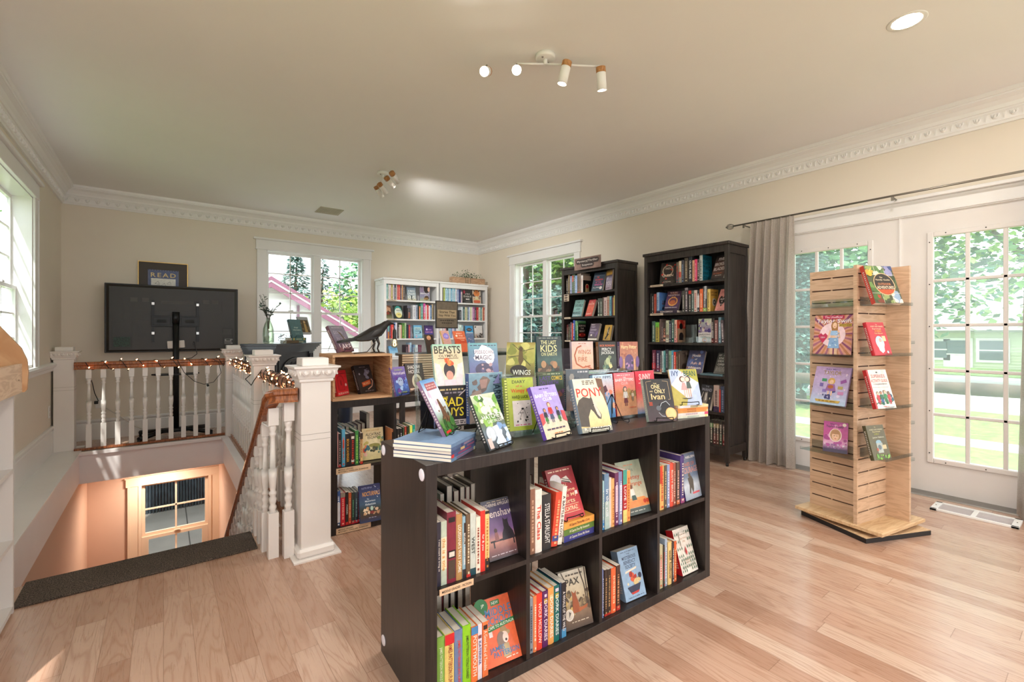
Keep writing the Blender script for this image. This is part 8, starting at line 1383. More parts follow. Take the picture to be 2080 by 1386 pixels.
# vase with eucalyptus
VX, VY, VZ = .86, 5.28, 1.0625
root = empty('glass_vase', (VX, VY, VZ), 0, 'clear glass bottle vase on the mantel', 'vase')
mb = MB(); mb.lathe([(.045, 0), (.052, .01), (.053, .09), (.050, .15), (.036, .20), (.022, .23), (.020, .255), (.024, .262), (.020, .262), (.017, .25), (.019, .23), (.032, .20), (.046, .15), (.049, .09), (.047, .014), (0, .010)], 24)
mb.build('vase_glass', clear_mat('vase_clear_glass', '#e8efe8', .12), root)
mb = MB(); rn = random.Random(9); BC = [lin(c) for c in ('#3f5a50', '#52695e', '#2c4038', '#6b8276', '#4d5a5c')]
st = MB()
for i in range(16):
    a = rn.uniform(0, 6.28); sp = rn.uniform(.03, .17); top = rn.uniform(.34, .56) if math.cos(a) < .3 else rn.uniform(.3, .44)
    p0 = Vector((0, 0, .05)); p1 = Vector((.012*math.cos(a), .012*math.sin(a), .26)); p2 = Vector((sp*.6*math.cos(a), sp*.6*math.sin(a), (.26+top)/2+.03)); p3 = Vector((sp*math.cos(a), sp*math.sin(a), top))
    st.tube([p0, p1, p2, p3], .0018, 5)
    for k in range(26):
        u = .15+.85*k/25
        p = p1.lerp(p2, u*2) if u < .5 else p2.lerp(p3, u*2-1)
        L_ = rn.uniform(.010, .020) if i % 3 else rn.uniform(.03, .055)
        if i % 3 == 0 and k % 4: continue
        th = rn.uniform(0, 6.28); ph = rn.uniform(-.3, .9)
        dv = Vector((math.cos(th)*math.cos(ph), math.sin(th)*math.cos(ph), math.sin(ph)))*L_; sv_ = dv.cross(Vector((.3, .2, 1))).normalized()*L_*.3
        mb.add([p, p+dv*.5+sv_, p+dv, p+dv*.5-sv_], [(0,1,2,3)], rn.choice(BC))
pl = tag(st.build('eucalyptus_stems', mat('stem_green', '#4a4a38', .7), loc=(VX, VY, VZ)), 'grey green eucalyptus stems standing in the glass vase', 'plant')
mb.build('foliage', print_mat('eucalyptus_leaf', .6), pl)
# glass ornament, small books on the mantel
mb = MB(); rn = random.Random(3)
for i in range(26):
    a, c_ = rn.uniform(0, 6.28), rn.uniform(-1, 1); q = Vector((math.cos(a)*math.sqrt(1-c_*c_), math.sin(a)*math.sqrt(1-c_*c_), c_))*.043; r_ = Vector((-q.y, q.x, .02)).normalized()*.02
    mb.tube([q+r_, q*1.05, q-r_], .0022, 5)
tag(mb.build('wire_orb', mat('pale_wire_orb', '#c9d0d2', .3, .4), loc=(1.0, 5.30, 1.062+.047)), 'pale woven wire orb on the mantel beside the vase', 'ornament')
lying((1.045, 5.345, 1.0625), R(20), .14, .12, [.03], ['#6a5a44'], 'small books lying on the mantel', ['brown book lying on the mantel beside the wire orb'], 4, .001)
lying((1.10, 5.375, 1.0625), R(24), .18, .11, [.028, .030], ['#4a6a70', '#4c7a72'], 'small books lying on the mantel', ['slate book lying lowest under the mantel easel', 'teal book with gilt spine lying under the mantel easel'], 5, .002, [[('m',.2,.2,.8,.8,12,'#c8c8a0')], [('r',.1,.1,.9,.2,'#c8b46a'), ('m',.25,.3,.75,.7,10,'#d8d8c0'), ('r',.1,.8,.9,.9,'#c8b46a')]])

# ------------------------------------------------------------------ velvet chair, stool, display table behind the shelves
root = empty('armchair', (.98, 4.12, 0), R(-25), 'navy velvet tub chair between the railing and the black shelf', 'chair')
mb = MB()
n = 28; V = []; 
for i in range(n+1):
    a = R(-20+220*i/n); hb = .885-.20*abs(math.cos(a))**1.5
    for (r_, z) in ((.33, .22), (.345, .40), (.35, hb-.03), (.335, hb), (.30, hb+.008), (.265, hb-.015), (.262, hb-.05), (.26, .42), (.25, .22)):
        V.append((r_*math.cos(a)*1.0, r_*math.sin(a)*.95, z))
F_ = [(i*9+k, i*9+(k+1) % 9, (i+1)*9+(k+1) % 9, (i+1)*9+k) for i in range(n) for k in range(9)]+[tuple(range(9))[::-1], tuple(range(n*9, n*9+9))]
mb.add(V, F_, smooth=True); mb.build('tub_back', NAVY, root)
mb = MB(); mb.lathe([(.01, .30), (.25, .30), (.26, .33), (.26, .42), (.24, .455), (.01, .465)], 28); mb.build('seat_cushion', NAVY, root)
for (x, y) in ((-.2, -.18), (.2, -.18), (-.2, .2), (.2, .2)):
    mb = MB(); mb.tube([(x, y, .31), (x*1.15, y*1.15, 0)], [.02, .012], 10); mb.build('leg', wood_mat('dark_leg_wood', '#1a1412', '#2a201c', .4), root)
root = empty('display_table', (2.72, 4.62, 0), 0, 'dark display table holding the framed sign and face out novels', 'table')
mb = MB(); mb.cbox(-.62, .62, -.30, .35, .915, .948, .004); mb.build('table_top', DARKSTAIN, root)
for (x, y) in ((-.56, -.25), (.56, -.25), (-.56, .29), (.56, .29)):
    mb = MB(); mb.box(x-.025, x+.025, y-.025, y+.025, 0, .915); mb.build('leg', DARKSTAIN, root)
root = empty('round_stool', (1.42, 6.15, 0), 0, 'small dark stool by the back wall seen through the black shelf', 'stool')
mb = MB(); mb.lathe([(.01, .43), (.17, .43), (.18, .445), (.17, .46), (.01, .462)], 24); mb.build('seat', BLACKP, root)
for a in (30, 150, 270):
    mb = MB(); mb.tube([(.12*math.cos(R(a)), .12*math.sin(R(a)), .43), (.17*math.cos(R(a)), .17*math.sin(R(a)), 0)], .014, 8); mb.build('leg', BLACKP, root)
# bare twigs between the dark bookcases
root = empty('twig_arrangement', (4.16, 3.12, 0), 0, 'bare curly twigs in a tall dark vase between the two dark bookcases', 'twigs')
mb = MB(); mb.lathe([(.05, 0), (.06, .02), (.055, .3), (.04, .45), (.045, .5), (.035, .49), (.03, .3), (0, .05)], 18); mb.build('floor_vase', mat('dark_floor_vase', '#3a332f', .5), root)
mb = MB(); rn = random.Random(21)
for i in range(16):
    a = rn.uniform(0, 6.28); p = Vector((0, 0, .45)); pts = [p.copy()]; dv = Vector((math.cos(a)*.10, math.sin(a)*.16, 1)).normalized()
    for k in range(rn.randint(4, 9)):
        dv = (dv+Vector((rn.uniform(-.3, .3), rn.uniform(-.35, .35), rn.uniform(-.05, .25)))*.5).normalized(); p = p+dv*.065
        p.x = max(-.12, min(.12, p.x)); p.y = max(-.10, min(.11, p.y)); pts.append(p.copy())
    mb.tube(pts, [.0035]+[.0022]*(len(pts)-2)+[.001], 5)
mb.build('twigs', mat('twig_brown', '#5a4638', .8), root)
# ------------------------------------------------------------------ slatwall tower
TM = Matrix.Translation((3.111, .77, 0)) @ Matrix.Rotation(math.atan2(-.185, .983), 4, 'Z')
root = empty('slatwall_tower', (0, 0, 0), 0, 'pale maple revolving slatwall display tower in front of the glass doors', 'display stand'); root.matrix_world = TM
S = .476
mb = MB(); mb.cbox(0, S, 0, S, .050, .070, .002); mb.build('base_board', wood_mat('maple_base', '#c9a57c', '#dabb92', .5, (4, 26, 26), rings=5), root)
mb = MB(T=Matrix.Translation((.245, .215, 0)) @ Matrix.Rotation(R(-13), 4, 'Z')); mb.cbox(-.235, .235, -.21, .21, .006, .030, .001, mat=0); mb.cbox(-.237, .237, -.212, .212, .0, .026, .001, mat=1)
mb.build('turntable_board', [wood_mat('maple_turntable', '#c9a57c', '#d8b890', .5, (4, 26, 26)), BLACKP], root)
mb = MB(); mb.lathe([(.12, .030), (.12, .050)], 24, (.238, .238, 0)); mb.build('bearing', BLACKM, root)
ZT, ZBs = 1.555, .070
def panel(k):
    """one of four pinwheel panels; local: along x from .016 to .335 at y=.135, face toward -y, thickness .015"""
    mb = MB(T=Matrix.Translation((S/2, S/2, 0)) @ Matrix.Rotation(k*math.pi/2, 4, 'Z') @ Matrix.Translation((-S/2, -S/2, 0)))
    x0, x1, y0, y1 = .016, .341, .131, .150
    z = ZBs; p = .0762; g = .0075
    mb.box(x0, x1, y0+.009, y1, ZBs, ZT, mat=0)
    mb.box(x0, x0+.012, y0, y0+.009, ZBs, ZT, mat=0)
    zz = ZBs; first = True
    while zz < ZT-.01:
        top = min(zz+(p-g if not first else p*.9-g), ZT)
        mb.box(x0+.012, x1, y0, y0+.009, zz, top, mat=0)
        if top < ZT: mb.box(x0+.012, x1, y0+.006, y0+.009, top, min(top+g, ZT), mat=1)
        zz = top+g; first = False
    return mb.build('slat_panel', [SLATW, SLATDK], root)
for k in range(4): panel(k)
def ledge(k, x0, x1, z, d=.125, lip=.018, label=None):
    mb = MB(T=Matrix.Translation((S/2, S/2, 0)) @ Matrix.Rotation(k*math.pi/2, 4, 'Z') @ Matrix.Translation((-S/2, -S/2, 0)))
    y = .131
    mb.box(x0, x1, y-.004, y, z, z+.05); mb.box(x0, x1, y-d, y-.004, z, z+.004); mb.box(x0, x1, y-d-.004, y-d, z, z+lip)
    return mb.build('acrylic_ledge', ACRYL, root)
for z in (1.322, 1.034, .739, .456): ledge(0, .045, .335, z)
for z in (1.322, 1.024, .722, .436): ledge(3, .03, .33, z)
for z in (1.10, .86, .62, .40): ledge(1, .05, .33, z)
for z in (1.10, .80): ledge(2, .05, .33, z)

# ------------------------------------------------------------------ curtains and rod
def linen_mat():
    m = bpy.data.materials.new('sheer_linen'); m.use_nodes = True; nt = m.node_tree; nt.nodes.clear()
    N, L = nt.nodes.new, nt.links.new
    out = N('ShaderNodeOutputMaterial'); df = N('ShaderNodeBsdfDiffuse'); tl = N('ShaderNodeBsdfTranslucent'); tr = N('ShaderNodeBsdfTransparent')
    tc = N('ShaderNodeTexCoord'); mp = N('ShaderNodeMapping'); mp.inputs['Scale'].default_value = (40, 160, 260); no = N('ShaderNodeTexNoise'); no.inputs['Scale'].default_value = 1; no.inputs['Detail'].default_value = 3
    L(tc.outputs['Object'], mp.inputs['Vector']); L(mp.outputs['Vector'], no.inputs['Vector'])
    rp = N('ShaderNodeValToRGB'); rp.color_ramp.elements[0].color = lin('#a89d94'); rp.color_ramp.elements[1].color = lin('#c6bdb4'); rp.color_ramp.elements[0].position = .35; rp.color_ramp.elements[1].position = .65
    L(no.outputs['Fac'], rp.inputs['Fac']); L(rp.outputs['Color'], df.inputs['Color']); tl.inputs['Color'].default_value = lin('#d8d4d0')
    m1 = N('ShaderNodeMixShader'); m1.inputs['Fac'].default_value = .32; L(df.outputs[0], m1.inputs[1]); L(tl.outputs[0], m1.inputs[2])
    m2 = N('ShaderNodeMixShader'); m2.inputs['Fac'].default_value = .06; L(m1.outputs[0], m2.inputs[1]); L(tr.outputs[0], m2.inputs[2]); L(m2.outputs[0], out.inputs['Surface'])
    return m
LINEN = linen_mat()
def curtain(y0, y1, yb0, yb1, label, seed):
    root = empty('curtain', (4.28, (y0+y1)/2, 0), 0, label, 'curtain', 'sheer linen curtains')
    rn = random.Random(seed); nu, nv = 130, 26; V = []; F_ = []
    ph = [rn.uniform(0, 6.28) for _ in range(6)]; yc = (y0+y1)/2
    for j in range(nv+1):
        v = j/nv; z = 2.175-v*2.165
        for i in range(nu+1):
            u = i/nu
            y = (y0+(y1-y0)*u)*(1-v)+(yb0+(yb1-yb0)*u)*v
            a = .030*(.35+.65*min(v*4, 1))
            x = a*math.sin(u*34+ph[0]+.7*math.sin(v*2+ph[1]))+.018*math.sin(u*15+ph[2]+v*.8)*min(v*3, 1)+.006*math.sin(u*90+ph[3])*(1-v)
            if v < .03: x *= .5
            V.append((x, y-yc, z+.006*math.sin(u*40+ph[4])*(v > .98)))
    for j in range(nv):
        for i in range(nu): F_.append((j*(nu+1)+i, j*(nu+1)+i+1, (j+1)*(nu+1)+i+1, (j+1)*(nu+1)+i))
    mb = MB(); mb.add(V, F_, smooth=True); mb.build('fabric_panel', LINEN, root)
    hv = MB(); hm = []
    for j in (nv-1, nv):
        for i in range(nu+1):
            p = V[j*(nu+1)+i]; hm.append((p[0]+.003, p[1], p[2] if j == nv else p[2]+.02))
    hv.add(hm, [(i, i+1, nu+2+i, nu+1+i) for i in range(nu)], smooth=True); hv.build('hem', LINEN, root)
    return root
curtain(1.665, 2.02, 1.66, 2.09, 'sheer grey linen curtain gathered between the dark bookcase and glass door', 3)
curtain(-.16, .335, -.02, .385, 'sheer grey linen curtain at the far side of the glass door', 6)
root = empty('curtain_rod', (4.28, 1.0, 2.178), 0, 'thin dark metal curtain rod above the glass doors', 'curtain rod')
mb = MB(); mb.tube([(0, -1.3, 0), (0, 1.18, 0)], .0075, 10); mb.build('rod', STEEL, root)
mb = MB()
for k in range(6):
    a = k*math.pi/3; mb.tube([(0, 1.18, 0), (.02*math.cos(a), 1.195, .02*math.sin(a)), (.026*math.cos(a), 1.215, .026*math.sin(a)), (.02*math.cos(a), 1.238, .02*math.sin(a)), (0, 1.25, 0)], .0028, 6)
mb.ball((0, 1.253, 0), .008, 8, 6); mb.build('cage_finial', STEEL, root)
for y in (0, 1.09):
    mb = MB(); mb.tube([(0, y, -.008), (.05, y, -.012), (.14, y, -.012)], .006, 8); mb.box(-.004, .004, y-.008, y+.008, -.035, .0); mb.build('rod_bracket', STEEL, root)

# ------------------------------------------------------------------ ceiling lights
def track(x, y, rz, heads, label, bar_label=None):
    """ceiling plate, swung bars and four cylinder heads; heads = (px, py, direction)"""
    root = empty('track_light', (x, y, ZC), 0, label, 'ceiling light', 'four head ceiling spotlights')
    mb = MB(); mb.lathe([(.001, -.026), (.05, -.026), (.056, -.02), (.056, 0)], 28); mb.build('ceiling_plate', WHITEM, root)
    mb = MB()
    for a in (20, 200): mb.ball((.034*math.cos(R(a)), .034*math.sin(R(a)), -.027), .006, 8, 5)
    mb.build('plate_nut', STEEL, root)
    mb = MB(); mb.tube([(0, 0, -.02), (0, 0, -.055)], .012, 10); mb.build('hub_stem', WHITEM, root)
    half = [heads[:2], heads[2:]]
    for hs in half:
        p = [Vector((0, 0, -.05))]+[Vector((h[0]-x, h[1]-y, h[2]-ZC)) for h in hs]
        mb = MB(); mb.tube([p[0], p[-1]], .006, 8); mb.build('arm_bar', WHITEM, root)
    for (hx, hy, hz, dx, dy, dz) in heads:
        c = Vector((hx-x, hy-y, hz-ZC)); dv = Vector((dx, dy, dz)).normalized()
        q = dv.to_track_quat('Z', 'Y').to_matrix().to_4x4()
        base = c+Vector((0, 0, -.035))
        M = Matrix.Translation(base) @ q
        hd = MB(T=M); hd.lathe([(.026, 0), (.027, .002), (.027, .095), (.0255, .095), (.0245, .05), (.0, .048)], 24); ho = hd.build('lamp_head', WHITEM, root)
        wd = MB(T=M); wd.lathe([(.001, -.030), (.026, -.030), (.0272, -.027), (.0272, 0), (.001, 0)], 24); wd.build('wooden_cap', wood_mat('lamp_cap_oak', '#a5713f', '#c08a56', .5, (30, 30, 6)), ho)
        bl = MB(T=M); bl.lathe([(.0, .088), (.012, .087), (.022, .080), (.022, .06), (.01, .055)], 16); bl.build('light_bulb', glow_mat('warm_lamp_face', '#fff1dc', 55), ho)
        sw = MB(); sw.tube([c, base], .005, 8); sw.build('swivel_pin', STEEL, ho)
        li = bpy.data.lights.new('spot_beam', 'SPOT'); li.energy = HEADW; li.color = (1, .97, .93); li.spot_size = R(110); li.spot_blend = .7; li.shadow_soft_size = .02
        lo = bpy.data.objects.new('spot_beam', li); COL.objects.link(lo); lo.parent = root
        lo.matrix_local = Matrix.Translation(base+dv*.10) @ (-dv).to_track_quat('Z', 'Y').to_matrix().to_4x4()
    return root
HEADW = 26
HZ = 2.695
track(1.735, 1.97, 0, [(1.47, 2.175, HZ, -.60, -.62, -.50), (1.60, 2.06, HZ, -.55, -.66, -.50), (1.80, 1.87, HZ, -.12, .22, -.97), (2.0, 1.79, HZ, .20, .10, -.97)], 'white ceiling fixture with two glowing heads turned toward the camera')
track(1.72, 4.36, 0, [(1.72, 4.12, HZ, .68, .45, -.45), (1.735, 4.28, HZ, .72, .35, -.50), (1.75, 4.50, HZ, .74, .30, -.55), (1.76, 4.62, HZ, .62, .22, -.72)], 'white ceiling fixture with four wood capped heads aimed at the bookcases')
def downlight(x, y, w, label):
    root = empty('recessed_downlight', (x, y, ZC), 0, label, 'ceiling light', 'recessed ceiling downlights')
    mb = MB(); mb.lathe([(.062, -.001), (.078, -.004), (.082, -.001), (.082, 0)], 32); mb.build('trim_ring', WHITEM, root)
    mb = MB(); mb.lathe([(.0, -.002), (.060, -.002)], 28); mb.build('lens', glow_mat('downlight_lens', '#fff4e4', 22), root)
    li = bpy.data.lights.new('downlight_beam', 'AREA'); li.shape = 'DISK'; li.size = .12; li.energy = w; li.color = (1, .97, .94)
    lo = bpy.data.objects.new('downlight_beam', li); COL.objects.link(lo); lo.parent = root; lo.location = (0, 0, -.008)
    return root
downlight(3.01, .645, 12, 'round recessed downlight glowing in the ceiling above the slatwall tower')
for (x, y) in ((.75, .3), (3.0, -1.5), (.75, -1.5)):  # unseen downlights added to brighten the room from behind
    downlight(x, y, 13, 'recessed downlight behind the camera')
mb = MB(); mb.prism([(1.565, 6.30), (1.56, 5.985), (1.842, 5.985), (1.858, 6.30)], ZC-.006, ZC, 'z')
CV = tag(mb.build('ceiling_vent', mat('beige_vent_paint', '#b9b09c', .6)), 'small beige air vent in the ceiling near the back window', 'vent')
mb = MB()
for k in range(12): mb.box(1.585+k*.021, 1.595+k*.021, 6.01, 6.275, ZC-.009, ZC-.006)
mb.build('vent_slat', mat('beige_vent_slat', '#c4bba8', .6), CV)

# ------------------------------------------------------------------ floor register
root = empty('floor_register', (4.125, .548, 0), 0, 'white metal floor register beside the glass door', 'floor vent')
mb = MB(); W_, L_ = .095, .2
mb.box(-W_, W_, -L_, -L_+.035, 0, .014); mb.box(-W_, W_, L_-.035, L_, 0, .014); mb.box(-W_, -W_+.018, -L_, L_, 0, .014); mb.box(W_-.018, W_, -L_, L_, 0, .014); mb.box(-W_+.018, W_-.018, -.012, .012, 0, .012)
mb.build('register_frame', WHITEM, root, bevel=.002)
mb = MB()
for s_ in (-1, 1):
    for k in range(9): mb.box(-W_+.02+k*.0172, -W_+.026+k*.0172, min(s_*.012, s_*(L_-.035)), max(s_*.012, s_*(L_-.035)), .002, .009)
mb.build('louvre', mat('register_louvre', '#cfc8c8', .5), root)
mb = MB()
for y in (-L_+.016, L_-.016): mb.ball((0, y, .0145), .004, 6, 4)
mb.build('screw', STEEL, root)
# corner of a low table at the edge of the frame
root = empty('side_table', (1.62, -.62, 0), R(-8), 'low brown wooden table whose corner shows at the frame edge', 'table')
mb = MB(); mb.cbox(-.36, .36, -.30, .30, .405, .43, .006); mb.build('table_top', HANDW, root)
for (x, y) in ((-.3, -.25), (.3, -.25), (-.3, .25), (.3, .25)):
    mb = MB(); mb.tube([(x, y, .405), (x*1.05, y*1.05, 0)], [.022, .014], 10); mb.build('leg', HANDW, root)

# ------------------------------------------------------------------ podium display unit by the stairs
root = empty('display_podium', (-.68, 2.34, 0), 0, 'white shelf unit with slanted birch top bin standing at the head of the stairs', 'shelf')
PD = mat('pale_grey_laminate', '#d9d4d0', .45, var=.01)
mb = MB(); mb.box(-.18, .183, .425, .443, 0, .91); mb.build('end_panel', PD, root)
mb = MB(); mb.box(-.18, .183, -.443, -.425, 0, .91); mb.build('end_panel', PD, root)
mb = MB(); mb.box(-.18, -.165, -.425, .425, 0, .91); mb.build('back_panel', PD, root)
for z in (.03, .305, .60, .91):
    mb = MB(); mb.box(-.165, .183, -.425, .425, z-.018, z); mb.build('shelf', PD, root)
mb = MB()
chk = [(-.18, .915), (.215, .915), (.222, .925), (.226, 1.00), (.222, 1.05), (.205, 1.10), (.03, 1.36), (-.18, 1.58)]
for y in (-.46, .43): mb = MB(); mb.prism(chk, y, y+.018, 'y'); mb.build('bin_cheek', wood_mat('orange_birch_ply', '#b98c63', '#caa27a', .5, (5, 26, 5)), root, bevel=.003)
mb = MB(); mb.box(.195, .209, -.44, .43, .915, 1.035); mb.build('bin_lip', BIRCH, root)
mb = MB(); mb.prism([(-.18, .915), (.195, .915), (.195, .93), (-.16, 1.50), (-.18, 1.50)], -.442, .43, 'y'); mb.build('bin_slope', BIRCH, root)
mb = MB()
for y in (.37, -.38): mb.lathe([(.003, 0), (.003, .0015)], 8, M=Matrix.Rotation(R(90), 4, 'Y'), o=(.209, y, .97))
mb.build('screw', mat('dark_screw_head', '#6a5a4a', .5, .5), root)

# ------------------------------------------------------------------ fairy lights on the railings
mb = MB(); bulbs = []
rn = random.Random(14)
def helix(p, q, turns, r_, per, close=.0):
    p, q = Vector(p), Vector(q); d = (q-p); ln = d.length; d.normalize(); sd = d.cross(Vector((0, 0, 1))).normalized(); out = []
    n = int(turns*per)
    for i in range(n+1):
        u = i/n; a = 2*math.pi*turns*u+.6
        out.append(p+d*ln*u+sd*math.sin(a)*(r_+.004)+Vector((0, 0, 1))*math.cos(a)*(r_+.012))
    return out
ZL = ZR+.037
A = helix((-.62, 6.20, ZL), (.50, 6.20, ZL), 8, .031, 14)
B = [Vector((.54, 6.12, .80)), Vector((.545, 6.07, .845))]
C_ = helix((NX, 6.03, ZL), (NX, 4.26, ZL), 13, .031, 14)
D_ = [Vector((.52, 4.20, .80)), Vector((.545, 4.08, .76)), Vector((.56, 4.05, .80))]
E_ = helix((NX, 4.05, ZL), (NX, 2.70, ZL), 10, .031, 14)
path = A+B+C_+D_+E_
mb.tube(path, .0034, 5)
loop = [Vector((.12, 6.165, ZL+.03)), Vector((.18, 6.15, .74)), Vector((.27, 6.15, .64)), Vector((.36, 6.15, .60)), Vector((.45, 6.15, .62)), Vector((.52, 6.15, .72)), Vector((.50, 6.16, .84)), Vector((.44, 6.165, .88))]
mb.tube(loop, .0034, 6); mb.tube([(.39, 6.15, .60), (.40, 6.15, .575)], .011, 8)
SL = tag(mb.build('string_lights', mat('dark_green_wire', '#1f2420', .5)), 'dark wire string of warm fairy lights wound along the railings', 'string lights')
gl = glow_mat('fairy_bulb', '#ffb27a', 14)
cnt = 0; proto = None
def bulb(p):
    global proto
    if proto is None:
        m_ = MB(); m_.tube([(0, 0, -.012), (0, 0, 0)], .0045, 6, mat=1); m_.lathe([(.0042, 0), (.0048, .006), (.003, .016), (.0002, .021)], 8, mat=0)
        proto = m_.build('fairy_bulb', [gl, SL.data.materials[0]], SL); o = proto
    else:
        o = proto.copy(); COL.objects.link(o); o.parent = SL
    o.location = p; o.rotation_euler = (rn.uniform(-1.2, 1.2), rn.uniform(-1.2, 1.2), rn.uniform(0, 6))
for seg, stepn in ((A, 6), (C_, 6), (E_, 5)):
    for i in range(3, len(seg), stepn):
        q = seg[i]; c_ = Vector((q.x, 6.20, ZL)) if seg is A else Vector((NX, q.y, ZL)); bulb(q+(q-c_).normalized()*.012)
# wall socket on the window wall
OU2 = empty('wall_outlet', (XL+.001, 6.12, .42), 0, 'white wall outlet on the window wall beside the corner post', 'outlet')
mb = MB(); mb.cbox(0, .006, -.036, .036, -.057, .057, .002); mb.build('cover_plate', WHITEM, OU2)
mb = MB(); mb.box(.006, .008, -.016, .016, .008, .036); mb.box(.006, .008, -.016, .016, -.036, -.008); mb.build('socket', mat('outlet_socket', '#c9c2ba', .5), OU2)
# ------------------------------------------------------------------ outside
GRASS = mat('lawn_grass', '#7f9a4e', .9, var=.22, scale=9, bump=.3, bscale=40)
CONC = mat('pale_concrete', '#c9c5bd', .85, var=.05, scale=3)
b = MB()
G = -.5
for (x0, x1, y0, y1) in ((4.75, 9.45, -14, 9), (10.15, 13.9, -14, 40), (26, 60, -30, 60), (4.75, 9.45, 9, 40)): b.box(x0, x1, y0, y1, G-.2, G)
tag(b.build('lawn', GRASS), kind='structure')
b = MB(); b.box(9.45, 10.15, -14, 40, G-.2, G+.005); tag(b.build('path', CONC), kind='structure')
b = MB(); b.box(13.9, 26, -30, 60, G-.2, G-.03); tag(b.build('road', mat('pale_road', '#b9b7b4', .9, var=.04)), kind='structure')
b = MB(); b.box(4.62, 7.6, -3, 8.2, -.30, -.16); tag(b.build('porch_slab', mat('porch_boards', '#d8d5d0', .7)), kind='structure') if False else None
# porch rail
root = empty('porch_rail', (7.5, .6, 0), 0, 'weathered dark timber porch rail outside the glass doors', 'rail')
mb = MB(); rn = random.Random(5); V = []
pts = [(0, -3.6+i*.25, .52+.004*math.sin(i)) for i in range(40)]
mb.tube(pts, [.074+.004*math.sin(i*1.7) for i in range(40)], 10)
mb.build('log_rail', mat('weathered_timber', '#5b4c40', .85, var=.25, scale=8, bump=.5), root)
for y in (-3.4, 6.0):
    mb = MB(); mb.tube([(.0, y, G), (0, y, .55)], .08, 10); mb.build('rail_post', mat('weathered_post', '#5b4c40', .85, var=.25), root)

# house across the street
HS = mat('pale_green_siding', '#cfd6b4', .8, var=.02)
def clapboard(mb, axis, c, s_, a0, a1, z0, z1, p=.12, holes=()):
    z = z0
    while z < z1:
        t = min(z+p, z1)
        segs = [(a0, a1)]
        for (h0, h1, k0, k1) in holes:
            if k0 < (z+t)/2 < k1:
                segs = [q for (x0, x1) in segs for q in ((x0, min(x1, h0)), (max(x0, h1), x1)) if q[1]-q[0] > .01]
        for (x0, x1) in segs:
            if axis == 'x': mb.add([(c+s_*.03, x0, z), (c+s_*.03, x1, z), (c, x1, t), (c, x0, t), (c, x0, z), (c, x1, z)], [(0,1,2,3), (4,5,1,0)])
            else: mb.add([(x0, c+s_*.03, z), (x1, c+s_*.03, z), (x1, c, t), (x0, c, t), (x0, c, z), (x1, c, z)], [(0,1,2,3), (4,5,1,0)])
        z = t
root = empty('house', (32, 3, -.55), 0, 'pale green clapboard house across the street seen through the glass door', 'house')
mb = MB(); clapboard(mb, 'x', 0, -1, -9, 7.5, 0, 1.95, .14); mb.box(.0, 7, -9, 7.5, 0, 1.95); mb.build('wall', HS, root)
mb = MB(); mb.prism([(-.7, 1.9), (3.5, 4.6), (7.7, 1.9), (7.6, 1.8), (-.6, 1.8)], -9.6, 8.1, 'y'); mb.build('roof', mat('grey_shingle_roof', '#9a9894', .9, var=.12, scale=30), root)
WT = mat('white_outdoor_trim', '#f2f2ee', .6)
for (y, w_, z0, z1) in ((.63, .45, .45, 1.40), (-3.6, .45, .45, 1.40), (2.55, .3, .5, 1.35), (1.85, .42, 0, 1.40), (-6.5, .5, .45, 1.4)):
    mb = MB(); mb.box(-.08, -.03, y-w_-.12, y+w_+.12, z0-.12, z1+.12); fo = mb.build('window', WT, root)
    mb = MB(); mb.box(-.09, -.075, y-w_, y+w_, z0 if z0 > .1 else .7, z1); mb.build('pane', mat('dark_house_pane', '#5d6c74', .15), fo)
    mb = MB(); mb.box(-.10, -.085, y-w_, y+w_, (z0+z1)/2-.03, (z0+z1)/2+.03); mb.build('sash_bar', WT, fo)

# neighbouring gable house behind the back window
root = empty('gable_house', (1.8, 11, -.5), 0, 'neighbouring white clapboard house with plum coloured gable trim', 'house')
NB = mat('white_siding', '#eceaee', .7, var=.01)
sl = .598; rid = 2.84-.06; hw = 4.6
def gz(x): return rid-sl*abs(x)
mb = MB(); z = 0; p = .115
while z < rid-.02:
    t = z+p; half = min((rid-z)/sl, hw); half2 = max(min((rid-t)/sl, hw), 0)
    mb.add([(-half, -.028, z), (half, -.028, z), (half2, 0, min(t, rid)), (-half2, 0, min(t, rid)), (-half, 0, z), (half, 0, z)], [(0,1,2,3), (4,5,1,0)]); z = t
mb.build('siding_wall', NB, root)
mb = MB(); mb.prism([(-hw, 0), (hw, 0), (hw, gz(hw)-.05), (0, rid-.05), (-hw, gz(hw)-.05)], .03, 7, 'y'); mb.build('house_body', NB, root)
PLUM = mat('plum_trim', '#7d4f66', .6, var=.03)
for s_ in (-1, 1):
    mb = MB(); mb.prism([(0, rid+.10), (s_*hw*1.06, gz(hw*1.06)+.10), (s_*hw*1.06, gz(hw*1.06)+.02), (0, rid+.02)], -.30, 7.2, 'y'); mb.build('roof', PLUM, root)
    mb = MB(); mb.prism([(0, rid+.02), (s_*hw*1.06, gz(hw*1.06)+.02), (s_*hw*1.06, gz(hw*1.06)-.02), (0, rid-.02)], -.29, -.26, 'y'); mb.build('white_fascia', WT, root)
    mb = MB(); mb.prism([(0, rid-.02), (s_*hw*1.06, gz(hw*1.06)-.02), (s_*hw*1.06, gz(hw*1.06)-.13), (0, rid-.13)], -.28, -.25, 'y'); mb.build('plum_bargeboard', PLUM, root)
for (x, w_, z0, z1) in ((.24, .16, 1.35, 2.04),):
    mb = MB(); mb.box(x-w_-.07, x+w_+.07, -.06, -.02, z0-.07, z1+.07); fo = mb.build('window', WT, root)
    mb = MB(); mb.box(x-w_, x+w_, -.07, -.055, z0, z1); mb.build('pane', mat('grey_attic_pane', '#a7adb8', .2), fo)
    mb = MB(); mb.box(x-w_, x+w_, -.08, -.06, (z0+z1)/2-.02, (z0+z1)/2+.02); mb.build('sash_bar', WT, fo)
